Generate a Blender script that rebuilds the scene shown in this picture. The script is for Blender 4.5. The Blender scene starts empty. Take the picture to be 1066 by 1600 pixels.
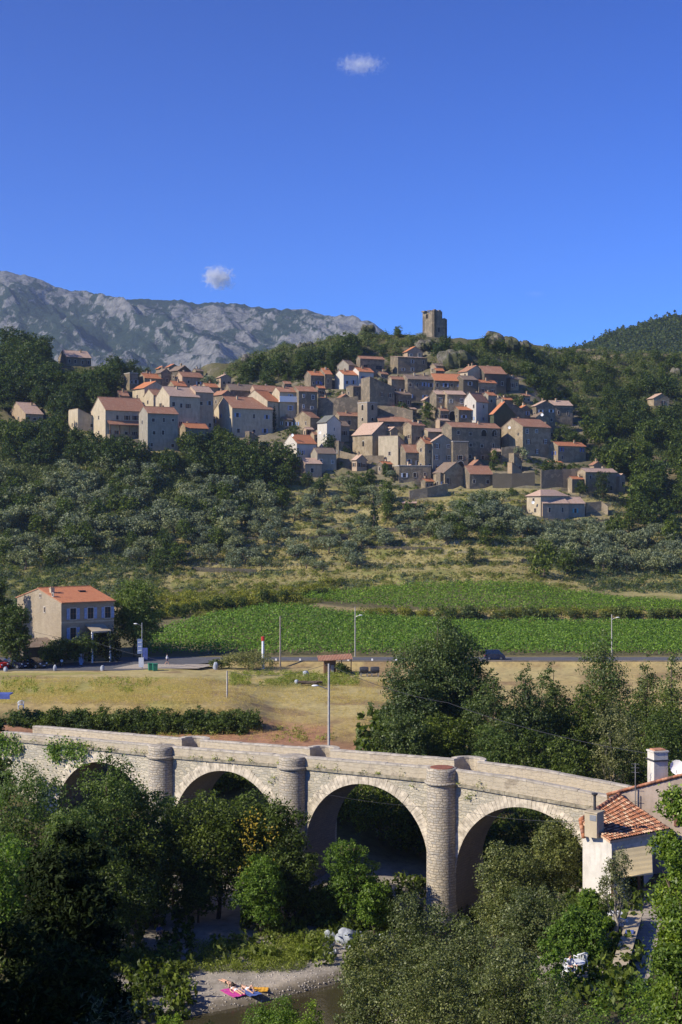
import bpy, bmesh, math, random
import numpy as np
from mathutils import Vector, Matrix
random.seed(7)
RG = np.random.default_rng(7)
sc = bpy.context.scene
COL = sc.collection
F = 2222.0; EYE = 31.0
def PW(px, py, Y): return ((px-533)*Y/F, Y, EYE-(py-800)*Y/F)
R = math.radians

# ------------------------------------------------------------------ object helpers
def tag(o, label=None, cat=None, group=None, kind=None):
    if label: o['label'] = label
    if cat: o['category'] = cat
    if group: o['group'] = group
    if kind: o['kind'] = kind
    return o
def empty(name, loc, rz=0, label=None, cat=None, group=None):
    o = bpy.data.objects.new(name, None); COL.objects.link(o)
    o.location = loc; o.rotation_euler = (0, 0, rz); o.empty_display_size = .3
    return tag(o, label, cat, group)
def auto_uv(me):
    n = len(me.loops)
    if n == 0: return
    uvl = me.uv_layers.new(name='UVMap')
    co = np.empty(len(me.vertices)*3, np.float32); me.vertices.foreach_get('co', co); co = co.reshape(-1, 3)
    vi = np.empty(n, np.int32); me.loops.foreach_get('vertex_index', vi)
    pn = np.empty(len(me.polygons)*3, np.float32); me.polygons.foreach_get('normal', pn); pn = pn.reshape(-1, 3)
    lt = np.empty(len(me.polygons), np.int32); me.polygons.foreach_get('loop_total', lt)
    ln = np.repeat(pn, lt, axis=0); P = co[vi]
    h = np.hypot(ln[:, 0], ln[:, 1]); flat = h < .75
    tx = np.where(flat, 1, -ln[:, 1]/np.maximum(h, 1e-6)); ty = np.where(flat, 0, ln[:, 0]/np.maximum(h, 1e-6))
    u = P[:, 0]*tx + P[:, 1]*ty
    v = np.where(flat, P[:, 1], P[:, 2])
    uvl.data.foreach_set('uv', np.stack([u, v], 1).astype(np.float32).ravel())
class MB:
    """collects shapes that end up as one mesh object"""
    def __init__(s): s.v = []; s.f = []; s.m = []; s.uv = {}
    def poly(s, pts, m=0, uv=None):
        b = len(s.v); s.v += [tuple(p) for p in pts]; s.f.append(tuple(range(b, b+len(pts)))); s.m.append(m)
        if uv: s.uv[len(s.f)-1] = uv
    def box(s, c, d, rz=0, m=0, top=1.0):
        b = len(s.v); cs, sn = math.cos(rz), math.sin(rz)
        for z in (-1, 1):
            k = top if z > 0 else 1
            for x, y in ((-1, -1), (1, -1), (1, 1), (-1, 1)):
                lx, ly = x*d[0]/2*k, y*d[1]/2*k
                s.v.append((c[0]+lx*cs-ly*sn, c[1]+lx*sn+ly*cs, c[2]+z*d[2]/2))
        for f in ((0, 3, 2, 1), (4, 5, 6, 7), (0, 1, 5, 4), (1, 2, 6, 5), (2, 3, 7, 6), (3, 0, 4, 7)):
            s.f.append(tuple(b+i for i in f)); s.m.append(m)
    def bx(s, x0, x1, y0, y1, z0, z1, m=0): s.box(((x0+x1)/2, (y0+y1)/2, (z0+z1)/2), (x1-x0, y1-y0, z1-z0), 0, m)
    def tube(s, pts, rad, n=8, m=0, cap=True):
        pts = [Vector(p) for p in pts]
        if not isinstance(rad, (list, tuple)): rad = [rad]*len(pts)
        b = len(s.v); prev = None
        for i, p in enumerate(pts):
            d = (pts[min(i+1, len(pts)-1)]-pts[max(i-1, 0)])
            d = d.normalized() if d.length > 1e-9 else Vector((0, 0, 1))
            ref = prev if prev is not None and abs(prev.dot(d)) < .95 else (Vector((1, 0, 0)) if abs(d.x) < .8 else Vector((0, 1, 0)))
            a = (ref-d*ref.dot(d)).normalized(); prev = a; c = d.cross(a)
            for k in range(n):
                t = 2*math.pi*k/n; s.v.append(tuple(p+(a*math.cos(t)+c*math.sin(t))*rad[i]))
        for i in range(len(pts)-1):
            for k in range(n):
                s.f.append((b+i*n+k, b+i*n+(k+1) % n, b+(i+1)*n+(k+1) % n, b+(i+1)*n+k)); s.m.append(m)
        if cap:
            s.f.append(tuple(b+k for k in reversed(range(n)))); s.m.append(m)
            s.f.append(tuple(b+(len(pts)-1)*n+k for k in range(n))); s.m.append(m)
    def lathe(s, c, prof, n=16, m=0, a0=0, a1=None, uvr=None):
        b = len(s.v); full = a1 is None; a1 = 2*math.pi if full else a1; k_ = n if full else n+1
        for r, z in prof:
            for k in range(k_):
                t = a0+(a1-a0)*k/n; s.v.append((c[0]+r*math.cos(t), c[1]+r*math.sin(t), c[2]+z))
        for i in range(len(prof)-1):
            for k in range(n):
                k2 = (k+1) % k_ if full else k+1
                s.f.append((b+i*k_+k, b+i*k_+k2, b+(i+1)*k_+k2, b+(i+1)*k_+k)); s.m.append(m)
                if uvr:
                    ua, ub = uvr*(a0+(a1-a0)*k/n), uvr*(a0+(a1-a0)*(k+1)/n)
                    s.uv[len(s.f)-1] = [(ua, prof[i][1]), (ub, prof[i][1]), (ub, prof[i+1][1]), (ua, prof[i+1][1])]
    def blob(s, c, r, seed=0, amp=.15, n=10, m=0, flat=1.0):
        rr = random.Random(seed); b = len(s.v); rows = n//2+1
        ph = [(rr.uniform(-3, 3), rr.uniform(-3, 3), rr.uniform(0, 6)) for _ in range(4)]
        for i in range(rows+1):
            th = math.pi*i/rows
            for k in range(n):
                f = 2*math.pi*k/n; d = (math.sin(th)*math.cos(f), math.sin(th)*math.sin(f), math.cos(th))
                q = 1+amp*sum(math.sin(a*d[0]*2+bb*d[1]*2+cc+d[2]*a) for a, bb, cc in ph)/2
                s.v.append((c[0]+d[0]*r[0]*q, c[1]+d[1]*r[1]*q, c[2]+d[2]*r[2]*q*flat))
        for i in range(rows):
            for k in range(n):
                s.f.append((b+i*n+k, b+(i+1)*n+k, b+(i+1)*n+(k+1) % n, b+i*n+(k+1) % n)); s.m.append(m)
    def mesh(s, name, mats, smooth=False):
        me = bpy.data.meshes.new(name); me.from_pydata(s.v, [], s.f)
        for mt in (mats if isinstance(mats, (list, tuple)) else [mats]): me.materials.append(mt)
        me.polygons.foreach_set('material_index', s.m)
        if smooth: me.polygons.foreach_set('use_smooth', [True]*len(s.f))
        me.update(); auto_uv(me)
        for fi, uv in s.uv.items():
            p = me.polygons[fi]
            for li, q in zip(p.loop_indices, uv): me.uv_layers[0].data[li].uv = q
        return me
    def build(s, name, mats, parent=None, smooth=False, loc=None, **kw):
        o = bpy.data.objects.new(name, s.mesh(name, mats, smooth)); COL.objects.link(o)
        if parent: o.parent = parent
        if loc: o.location = loc
        return tag(o, **kw)
def link(name, me, parent=None, loc=(0, 0, 0), rz=0, scale=1, **kw):
    o = bpy.data.objects.new(name, me); COL.objects.link(o); o.location = loc; o.rotation_euler = (0, 0, rz)
    o.scale = (scale,)*3 if not isinstance(scale, tuple) else scale
    if parent: o.parent = parent
    return tag(o, **kw)

# ------------------------------------------------------------------ numpy noise
def _hash(ix, iy, seed):
    h = (ix.astype(np.int64)*374761393 + iy.astype(np.int64)*668265263 + seed*1442695) & 0xffffffff
    h = ((h ^ (h >> 13))*1274126177) & 0xffffffff
    return ((h ^ (h >> 16)) & 0xffff)/65535.0
def vnoise(x, y, seed=0):
    x = np.asarray(x, float); y = np.asarray(y, float)
    ix, iy = np.floor(x), np.floor(y); fx, fy = x-ix, y-iy
    fx = fx*fx*(3-2*fx); fy = fy*fy*(3-2*fy)
    a, b = _hash(ix, iy, seed), _hash(ix+1, iy, seed); c, d = _hash(ix, iy+1, seed), _hash(ix+1, iy+1, seed)
    return (a*(1-fx)+b*fx)*(1-fy)+(c*(1-fx)+d*fx)*fy
def fbm(x, y, oct=4, seed=0, ridged=False):
    s = 0; a = .5; t = 0
    for i in range(oct):
        n = vnoise(x*2**i+i*17.3, y*2**i-i*9.1, seed+i)
        if ridged: n = 1-abs(2*n-1)
        s = s+a*n; t += a; a *= .5
    return s/t
def sstep(a, b, x): t = np.clip((x-a)/(b-a), 0, 1); return t*t*(3-2*t)

# ------------------------------------------------------------------ materials
MATS = {}
def newmat(name):
    m = bpy.data.materials.new(name); m.use_nodes = True; nt = m.node_tree; nt.nodes.clear()
    return m, nt, nt.nodes, nt.links
def N(nt, typ, **kw):
    n = nt.nodes.new(typ)
    for k, v in kw.items():
        if k in n.inputs.keys() if isinstance(k, str) else False: n.inputs[k].default_value = v
        else: setattr(n, k, v)
    return n
def rgba(c): return (c[0], c[1], c[2], 1)
def ramp(nt, fac, stops, interp='LINEAR'):
    r = nt.nodes.new('ShaderNodeValToRGB'); r.color_ramp.interpolation = interp
    e = r.color_ramp.elements
    while len(e) < len(stops): e.new(.5)
    for el, (p, c) in zip(e, stops): el.position = p; el.color = rgba(c) if len(c) == 3 else c
    nt.links.new(fac, r.inputs[0]); return r.outputs[0]
def mixc(nt, fac, a, b, mode='MIX'):
    m = nt.nodes.new('ShaderNodeMix'); m.data_type = 'RGBA'; m.blend_type = mode
    for s, v in ((0, fac), (6, a), (7, b)):
        if hasattr(v, 'links'): nt.links.new(v, m.inputs[s])
        else: m.inputs[s].default_value = v if s == 0 else rgba(v)
    return m.outputs[2]
def noise(nt, vec, scale, detail=4, rough=.55, dist=0):
    n = nt.nodes.new('ShaderNodeTexNoise'); n.inputs['Scale'].default_value = scale; n.inputs['Detail'].default_value = detail
    n.inputs['Roughness'].default_value = rough; n.inputs['Distortion'].default_value = dist
    nt.links.new(vec, n.inputs['Vector']); return n.outputs['Fac']
def finish(nt, color, rough=.9, spec=.2, bump=None, bs=.3, bd=.05, metal=0, **kw):
    p = nt.nodes.new('ShaderNodeBsdfPrincipled'); o = nt.nodes.new('ShaderNodeOutputMaterial')
    if hasattr(color, 'links'): nt.links.new(color, p.inputs['Base Color'])
    else: p.inputs['Base Color'].default_value = rgba(color)
    p.inputs['Roughness'].default_value = rough; p.inputs['Specular IOR Level'].default_value = spec; p.inputs['Metallic'].default_value = metal
    for k, v in kw.items(): p.inputs[k].default_value = v
    if bump is not None:
        b = nt.nodes.new('ShaderNodeBump'); b.inputs['Strength'].default_value = bs; b.inputs['Distance'].default_value = bd
        nt.links.new(bump, b.inputs['Height']); nt.links.new(b.outputs[0], p.inputs['Normal'])
    nt.links.new(p.outputs[0], o.inputs[0]); return p
def coord(nt, which='Object'):
    c = nt.nodes.new('ShaderNodeTexCoord'); return c.outputs[which]
def plain(name, c, rough=.7, var=.25, scale=3, spec=.3, metal=0, bs=.15):
    if name in MATS: return MATS[name]
    m, nt, n, l = newmat(name); v = coord(nt)
    f = noise(nt, v, scale, 5); c2 = tuple(x*(1-var) for x in c); c3 = tuple(min(1, x*(1+var*.7)) for x in c)
    finish(nt, ramp(nt, f, [(.3, c2), (.7, c3)]), rough, spec, noise(nt, v, scale*6, 3), bs, .02, metal)
    MATS[name] = m; return m
def stone(name, c1, c2, mortar, bw=.35, bh=.17, rough=.95, distort=.06, msize=.018, stain=.35, bd=.05, render=0.0, rc=(.5, .45, .36)):
    """rubble / coursed masonry, optionally part covered in old render"""
    m, nt, n, l = newmat(name); uv = coord(nt, 'UV'); ob = coord(nt, 'Object')
    nn = nt.nodes.new('ShaderNodeTexNoise'); nn.inputs['Scale'].default_value = 2.2; nn.inputs['Detail'].default_value = 3; l.new(uv, nn.inputs['Vector'])
    sub = nt.nodes.new('ShaderNodeVectorMath'); sub.operation = 'SUBTRACT'; l.new(nn.outputs['Color'], sub.inputs[0]); sub.inputs[1].default_value = (.5, .5, .5)
    scl = nt.nodes.new('ShaderNodeVectorMath'); scl.operation = 'SCALE'; l.new(sub.outputs[0], scl.inputs[0]); scl.inputs['Scale'].default_value = distort*4
    add = nt.nodes.new('ShaderNodeVectorMath'); add.operation = 'ADD'; l.new(uv, add.inputs[0]); l.new(scl.outputs[0], add.inputs[1])
    b = nt.nodes.new('ShaderNodeTexBrick'); l.new(add.outputs[0], b.inputs['Vector'])
    b.inputs['Scale'].default_value = 1; b.inputs['Brick Width'].default_value = bw; b.inputs['Row Height'].default_value = bh
    b.inputs['Mortar Size'].default_value = msize; b.inputs['Mortar Smooth'].default_value = .3; b.inputs['Bias'].default_value = 0
    b.inputs['Color1'].default_value = rgba(c1); b.inputs['Color2'].default_value = rgba(c2); b.inputs['Mortar'].default_value = rgba(mortar)
    b.offset = .43; b.squash = .8; b.squash_frequency = 3
    big = noise(nt, ob, .35, 5, .6); fine = noise(nt, ob, 9, 4, .6)
    c = mixc(nt, .35, b.outputs['Color'], ramp(nt, fine, [(.3, tuple(x*.55 for x in c1)), (.7, tuple(min(1, x*1.35) for x in c2))]))
    c = mixc(nt, stain, c, ramp(nt, big, [(.3, (.45, .43, .4)), (.6, (1, 1, 1))]), 'MULTIPLY')
    if render > 0:
        rn = noise(nt, ob, .5, 5, .6); msk = ramp(nt, rn, [(.62-render*.35, (0, 0, 0)), (.66-render*.35, (1, 1, 1))])
        rcol = ramp(nt, noise(nt, ob, 2.5, 5), [(.3, tuple(x*.8 for x in rc)), (.7, rc)])
        c = mixc(nt, msk, c, rcol)
    hb = nt.nodes.new('ShaderNodeMath'); hb.operation = 'MULTIPLY_ADD'; l.new(b.outputs['Fac'], hb.inputs[0]); hb.inputs[1].default_value = -1; l.new(fine, hb.inputs[2])
    finish(nt, c, rough, .15, hb.outputs[0], .8, bd); MATS[name] = m; return m
def stucco(name, c, var=.18, stain=.3):
    m, nt, n, l = newmat(name); v = coord(nt)
    mp = nt.nodes.new('ShaderNodeMapping'); mp.inputs['Scale'].default_value = (1, 1, .25); l.new(v, mp.inputs[0])
    f = noise(nt, v, .8, 6, .6); st = noise(nt, mp.outputs[0], 1.4, 5, .65)
    cc = ramp(nt, f, [(.25, tuple(x*(1-var) for x in c)), (.75, tuple(min(1, x*(1+var)) for x in c))])
    cc = mixc(nt, stain, cc, ramp(nt, st, [(.35, (.5, .47, .42)), (.55, (1, 1, 1))]), 'MULTIPLY')
    finish(nt, cc, .95, .1, noise(nt, v, 12, 4), .3, .03); MATS[name] = m; return m
def rooftile(name, cols, sp=.22, course=.38, patch=.7):
    """canal tiles: rounded channels down the slope, one random shade per tile"""
    m, nt, n, l = newmat(name); uv = coord(nt, 'UV'); ob = coord(nt, 'Object')
    b = nt.nodes.new('ShaderNodeTexBrick'); l.new(uv, b.inputs['Vector']); b.offset = .5
    b.inputs['Scale'].default_value = 1; b.inputs['Brick Width'].default_value = sp; b.inputs['Row Height'].default_value = course
    b.inputs['Mortar Size'].default_value = .02; b.inputs['Color1'].default_value = (0, 0, 0, 1); b.inputs['Color2'].default_value = (1, 1, 1, 1); b.inputs['Mortar'].default_value = (.2, .2, .2, 1)
    bw = nt.nodes.new('ShaderNodeRGBToBW'); l.new(b.outputs['Color'], bw.inputs[0])
    k = len(cols); c = ramp(nt, bw.outputs[0], [(i/(k-1)*.9+.05, q) for i, q in enumerate(cols)])
    pn = noise(nt, ob, patch, 5, .65)
    c = mixc(nt, .55, c, ramp(nt, pn, [(.3, cols[0]), (.5, cols[k//2]), (.7, cols[-1])]))
    sx = nt.nodes.new('ShaderNodeSeparateXYZ'); l.new(uv, sx.inputs[0])
    def mth(op, a, bb=None):
        q = nt.nodes.new('ShaderNodeMath'); q.operation = op
        for i, v in enumerate((a, bb)):
            if v is None: continue
            if hasattr(v, 'links'): l.new(v, q.inputs[i])
            else: q.inputs[i].default_value = v
        return q.outputs[0]
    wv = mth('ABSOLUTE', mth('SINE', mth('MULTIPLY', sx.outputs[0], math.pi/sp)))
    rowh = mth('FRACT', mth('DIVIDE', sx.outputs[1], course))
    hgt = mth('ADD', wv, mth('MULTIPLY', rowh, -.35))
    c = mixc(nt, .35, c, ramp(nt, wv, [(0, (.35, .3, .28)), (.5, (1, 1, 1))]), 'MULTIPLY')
    finish(nt, c, .9, .15, hgt, .9, .06); MATS[name] = m; return m
def leafmat(name, c, c2=None, trans=.35, spec=.25, rough=.5, objvar=.25):
    """leaf: colour varies leaf by leaf and tree by tree; light passes through"""
    m, nt, n, l = newmat(name); c2 = c2 or tuple(x*1.7 for x in c)
    g = nt.nodes.new('ShaderNodeNewGeometry'); oi = nt.nodes.new('ShaderNodeObjectInfo')
    col = ramp(nt, g.outputs['Random Per Island'], [(0, tuple(x*.6 for x in c)), (.55, c), (1, c2)])
    tint = ramp(nt, oi.outputs['Random'], [(0, (1-objvar, 1-objvar*.8, 1-objvar*.5)), (.5, (1, 1, 1)), (1, (1+objvar*.8, 1+objvar*.5, .9))])
    col = mixc(nt, 1, col, tint, 'MULTIPLY')
    p = nt.nodes.new('ShaderNodeBsdfPrincipled'); l.new(col, p.inputs['Base Color']); p.inputs['Roughness'].default_value = rough; p.inputs['Specular IOR Level'].default_value = spec
    t = nt.nodes.new('ShaderNodeBsdfTranslucent'); l.new(mixc(nt, 1, col, (1.3, 1.5, .6), 'MULTIPLY'), t.inputs[0])
    mx = nt.nodes.new('ShaderNodeMixShader'); mx.inputs[0].default_value = trans; l.new(p.outputs[0], mx.inputs[1]); l.new(t.outputs[0], mx.inputs[2])
    o = nt.nodes.new('ShaderNodeOutputMaterial'); l.new(mx.outputs[0], o.inputs[0]); MATS[name] = m; return m
def inpoly(x, y, P):
    c = False; j = len(P)-1
    for i in range(len(P)):
        if (P[i][1] > y) != (P[j][1] > y) and x < (P[j][0]-P[i][0])*(y-P[i][1])/(P[j][1]-P[i][1])+P[i][0]: c = not c
        j = i
    return c
# ------------------------------------------------------------------ terrain tables (columns: bearing, rows: distance)
CX = np.array([-400, 0, 120, 250, 350, 450, 560, 640, 720, 800, 900, 1000, 1066, 1500], float)
def _c(v): return [v]*14
ZR = [
 (0, _c(29)), (20, _c(22.5)), (40, [13.5]*9+[14, 14, 14, 14.5, 15]),
 (60, [6, 6, 5, 4.5, 4, 4, 4, 4.5, 5, 6, 8, 9, 9.5, 11]),
 (70, [3, 3, 2.5, 1.5, 1, 1, 1, 1.5, 2, 3.5, 6.9, 7.1, 7.1, 8]),
 (85, [2, 1.5, 1, .1, -.3, -.5, -.3, .2, 1, 3, 6.9, 7.1, 7.1, 8]),
 (90, [2, 1.5, 1, .35, .3, .3, .2, .3, .5, 2.5, 6.8, 7.1, 7.1, 8]),
 (100, [3, 2.5, 1.5, .6, .5, .5, .4, .4, .3, .8, 5, 8, 9, 10]),
 (107, [4, 3, 2, .8, .7, .8, .8, .6, .2, .4, 1.5, 8, 10, 10.5]),
 (115, [5, 4, 3, 1.2, 1, 1.2, 1.5, 1, .4, .2, .8, 4, 8, 10]),
 (125, [6, 3.5, 2.6, 2.6, 3, 3, 3, 2, .6, .4, .5, 2, 5, 8]),
 (135, [9, 7.5, 7, 7.4, 7.6, 7.6, 7, 4.5, 2.2, 1, .8, 1.5, 3, 6]),
 (150, [10.3, 9, 7.9, 7.9, 7.9, 7.9, 7.9, 6.5, 5, 3.5, 2.5, 2.5, 3, 5]),
 (153, [10.4, 10.3, 10.3, 10.3, 10.1, 8, 8, 6.7, 5.2, 3.8, 3, 3, 3.4, 5.3]),
 (180, [9.4, 9.3, 9.3, 9.2, 8.9, 8, 7.8, 7.4, 7, 6.5, 6, 6, 6, 7]),
 (205, [8, 8, 8, 8, 7.6]+[7.4]*9), (217.5, [8, 8, 8, 8, 7.6]+[7.4]*9), (218.3, _c(8)), (228, _c(8))]
PR = [
 (300, [960, 960, 955, 955, 950, 950, 962, 970, 975, 975, 975, 975, 975, 975]),
 (304, [955, 955, 950, 950, 945, 940, 952, 957, 960, 960, 960, 960, 960, 960]),
 (370, [930, 930, 928, 920, 922, 918, 918, 915, 912, 912, 925, 935, 938, 940]),
 (400, [870, 870, 870, 880, 885, 885, 885, 880, 880, 880, 890, 900, 900, 900]),
 (440, [770, 770, 770, 780, 790, 800, 800, 795, 790, 800, 820, 830, 830, 830]),
 (460, [690, 700, 700, 700, 740, 750, 760, 760, 765, 760, 770, 790, 800, 800]),
 (500, [600, 610, 620, 640, 650, 655, 650, 650, 650, 670, 700, 715, 720, 720]),
 (540, [545, 570, 590, 605, 608, 592, 590, 590, 570, 590, 640, 655, 660, 660]),
 (580, [540, 546, 575, 592, 575, 545, 524, 522, 530, 545, 590, 605, 610, 610]),
 (640, [560, 560, 590, 605, 600, 575, 548, 545, 545, 541, 550, 556, 562, 565]),
 (720, _c(640)), (1000, _c(735)), (1100, _c(745))]
TY = np.array([r[0] for r in ZR]+[r[0] for r in PR], float)
TZ = np.array([r[1] for r in ZR]+[[EYE-(p-800)*y/F for p in row] for y, row in PR], float)
def tz(X, Y):
    X = np.asarray(X, float); Y = np.asarray(Y, float)
    px = 533+F*X/np.maximum(Y, 1); px = np.clip(px, CX[0], CX[-1])
    Yc = np.clip(Y, 0, 1099.9)
    ci = np.clip(np.searchsorted(CX, px, 'right')-1, 0, 12); ri = np.clip(np.searchsorted(TY, Yc, 'right')-1, 0, len(TY)-2)
    fx = (px-CX[ci])/(CX[ci+1]-CX[ci]); fy = (Yc-TY[ri])/(TY[ri+1]-TY[ri])
    # soften the kinks of the table where the land is natural
    fxs = fx*fx*(3-2*fx)
    z = (TZ[ri, ci]*(1-fxs)+TZ[ri, ci+1]*fxs)*(1-fy)+(TZ[ri+1, ci]*(1-fxs)+TZ[ri+1, ci+1]*fxs)*fy
    return z
RIV = [(-90, 50), (-45, 68), (-22, 79), (-9, 83.5), (-3, 87.3), (2.5, 91.5), (7.5, 97.5), (12.5, 104), (18, 113), (24, 126), (34, 146), (52, 175)]
def rivd(X, Y):
    d = np.full(np.shape(X), 1e9)
    for (x0, y0), (x1, y1) in zip(RIV[:-1], RIV[1:]):
        dx, dy = x1-x0, y1-y0; t = np.clip(((X-x0)*dx+(Y-y0)*dy)/(dx*dx+dy*dy), 0, 1)
        d = np.minimum(d, np.hypot(X-x0-t*dx, Y-y0-t*dy))
    return d
def terr(X, Y):
    X = np.asarray(X, float); Y = np.asarray(Y, float); z = tz(X, Y); px = 533+F*X/np.maximum(Y, 1)
    # natural roughness
    z = z + (fbm(X/9, Y/9, 4, 3)-.5)*2.0*sstep(385, 420, Y)*(1-.55*(sstep(430, 460, Y)*(1-sstep(540, 560, Y))))
    rocky = sstep(520, 560, Y)*(1-sstep(560, 600, px)*(1-sstep(700, 740, px)))
    z = z + (fbm(X/16+5, Y/16, 5, 11, True)-.55)*7*rocky
    z = z + (fbm(X/2.5, Y/2.5, 3, 5)-.5)*.25*(1-sstep(60, 80, Y))*(1-sstep(900, 920, px))
    z = z + (fbm(X/4, Y/4, 3, 8)-.5)*.25*sstep(152, 160, Y)*(1-sstep(195, 204, Y))
    z = z + (fbm(X/1.5, Y/1.5, 3, 9)-.5)*.12*sstep(92, 96, Y)*(1-sstep(112, 118, Y))
    # terraces of the olive slope
    h = 2.6; w = fbm(X/40, Y/40, 3, 21)*3; q = (z+w)/h; k = np.floor(q); fr = q-k
    t = h*(k+sstep(.72, .98, fr)*1.0+np.minimum(fr, .72)*.12)-w
    m = sstep(372, 380, Y)*(1-sstep(455, 470, Y))
    z = z*(1-m*.5)+t*m*.5
    rd = rivd(X, Y); c = 1-sstep(2.6, 4.2, rd)
    z = z*(1-c)+np.minimum(z, -.9)*c
    return z
_YS = np.concatenate([np.arange(60, 230, .5), np.arange(230, 700, 1.0)])
_COLS = {}
def _col(k):
    if k not in _COLS:
        X = (k*2.0-533)*_YS/F; g = terr(X, _YS); _COLS[k] = (g, 800+(EYE-g)*F/_YS)
    return _COLS[k]
def hit(px, py, ymin=60):
    """where the sight line through a pixel of the photograph meets the ground"""
    g, pg = _col(int(round(px/2))); i0 = int(np.searchsorted(_YS, ymin)); b = np.nonzero(pg[i0:] <= py)[0]
    i = i0+int(b[0]) if len(b) else len(_YS)-1
    Y = float(_YS[i])
    if i > i0 and len(b): a0 = pg[i-1]-py; a1 = py-pg[i]; Y = float(_YS[i-1]+(_YS[i]-_YS[i-1])*a0/(a0+a1+1e-9))
    return (px-533)*Y/F, Y
def t1(X, Y):
    if Y < 61: return float(terr(np.array([X]), np.array([Y]))[0])
    return float(np.interp(Y, _YS, _col(int(round((533+F*X/Y)/2)))[0]))
PADS = []   # (ox, oy, cos, sin, lx, ly, z) flattened plots under buildings
def build_terrain():
    xs = np.unique(np.concatenate([np.arange(-3500, -400, 100), np.arange(-400, -60, 20), np.arange(-60, 1130, 6), np.arange(1130, 1500, 20), np.arange(1500, 4600, 100)])).astype(float)
    ys = np.unique(np.round(np.concatenate([np.arange(4, 84, 1.0), np.arange(84, 135, .5), np.arange(135, 204, 1.0), [204, 205, 210, 217.5, 218.3, 222, 228], np.arange(228, 372, 1.2), np.arange(372, 470, .6), np.arange(470, 600, 1.3), np.arange(600, 760, 4), np.arange(760, 1101, 20)]), 2))
    PXg, Yg = np.meshgrid(xs, ys); Xg = (PXg-533)*Yg/F
    Z = terr(Xg, Yg)
    for ox, oy, cs, sn, lx, ly, pz in PADS:
        dx = Xg-ox; dy = Yg-oy; u = dx*cs+dy*sn; v = -dx*sn+dy*cs
        d = np.maximum(np.maximum(-u, u-lx), np.maximum(-v, v-ly))
        w = 1-sstep(.6, 2.2, d)
        Z = np.where(Z > pz, Z*(1-w)+pz*w, Z)
    n = len(xs); me = bpy.data.meshes.new('ground')
    co = np.stack([Xg, Yg, Z], -1).reshape(-1, 3).astype(np.float32)
    j, i = np.meshgrid(np.arange(len(ys)-1), np.arange(n-1), indexing='ij'); a = (j*n+i).ravel()
    quads = np.stack([a, a+1, a+1+n, a+n], 1).astype(np.int32)
    me.vertices.add(len(co)); me.vertices.foreach_set('co', co.ravel())
    me.loops.add(quads.size); me.loops.foreach_set('vertex_index', quads.ravel())
    me.polygons.add(len(quads)); me.polygons.foreach_set('loop_start', np.arange(0, quads.size, 4, dtype=np.int32))
    me.polygons.foreach_set('use_smooth', np.ones(len(quads), bool)); me.update()
    # soil, grass, pebble... : what the ground is made of, place by place
    P, Y, X = PXg, Yg, Xg
    nz = fbm(X/6, Y/6, 4, 31); nb = fbm(X/22, Y/22, 3, 41); nf = fbm(X/1.6, Y/1.6, 3, 51)
    C = np.zeros(Z.shape+(3,)); C[:] = (.13, .115, .055)
    def lay(mask, col): 
        mm = np.clip(mask, 0, 1)[..., None]; C[:] = C*(1-mm)+np.array(col)*mm
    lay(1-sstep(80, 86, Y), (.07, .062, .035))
    bm = sstep(83, 86, Y)*(1-sstep(114, 121, Y))*sstep(60, 160, P)*(1-sstep(600, 700, P))
    lay(bm, (.34, .305, .255)); lay(bm*sstep(.5, .66, nz), (.42, .37, .3)); lay(bm*sstep(.55, .7, nf)*.5, (.25, .22, .18))
    lay((1-sstep(3.6, 5.2, rivd(X, Y)))*sstep(80, 84, Y), (.2, .17, .12))
    soil = sstep(134, 137, Y)*(1-sstep(148.6+(P > 385)*1.5, 149.8+(P > 385)*7, Y+((nz-.5)*8)*(P > 385)+(P > 520)*8))*(1-sstep(560, 620, P))
    dry = sstep(150, 154, Y-(P > 390)*(-6))*(1-sstep(219, 226, Y))
    lay(dry, (.45, .37, .165)); lay(dry*sstep(.47, .62, nb)*.7, (.38, .28, .12)); lay(dry*sstep(.55, .64, nz)*.75, (.25, .17, .09)); lay(dry*sstep(.56, .66, nf)*.4, (.3, .22, .11))
    lay(dry*sstep(.5, .62, fbm(X/9+40, Y/5, 3, 61))*(1-sstep(250, 330, P))*.7, (.3, .29, .08))
    gr = np.exp(-((P-430)/75)**2-((Y-196)/9)**2); lay(np.clip(gr*1.5, 0, 1)*dry*sstep(.3, .5, nz), (.13, .16, .05))
    lay(soil, (.37, .2, .115)); lay(soil*sstep(.55, .7, nf)*.5, (.24, .14, .09))
    lay(sstep(226, 230, Y)*(1-sstep(364, 372, Y)), (.16, .14, .07))
    lay(sstep(299, 302, Y)*(1-sstep(306, 310, Y)), (.33, .26, .12))
    te = sstep(368, 374, Y)*(1-sstep(465, 480, Y)); lay(te, (.33, .285, .12)); lay(te*sstep(.5, .58, nz)*.8, (.2, .21, .06)); lay(te*sstep(.54, .66, nb)*.6, (.30, .25, .11))
    vi = sstep(455, 470, Y)*(1-sstep(545, 560, Y))*sstep(180, 230, P)*(1-sstep(900, 960, P)); lay(vi*.85, (.15, .135, .08)); lay(vi*sstep(.45, .55, nz)*.9, (.24, .205, .14))
    up = sstep(540, 560, Y); lay(up, (.10, .095, .045)); lay(up*sstep(.56, .68, nz)*.7, (.23, .2, .14))
    rk = sstep(400, 420, Y)*sstep(760, 860, P)*sstep(.55, .68, fbm(X/12, Y/12, 3, 77)); lay(rk*.7, (.3, .24, .15))
    at = me.color_attributes.new('Col', 'FLOAT_COLOR', 'POINT')
    at.data.foreach_set('color', np.concatenate([C, np.ones(Z.shape+(1,))], -1).astype(np.float32).ravel())
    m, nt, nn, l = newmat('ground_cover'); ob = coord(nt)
    ca = nt.nodes.new('ShaderNodeVertexColor'); ca.layer_name = 'Col'
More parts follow.
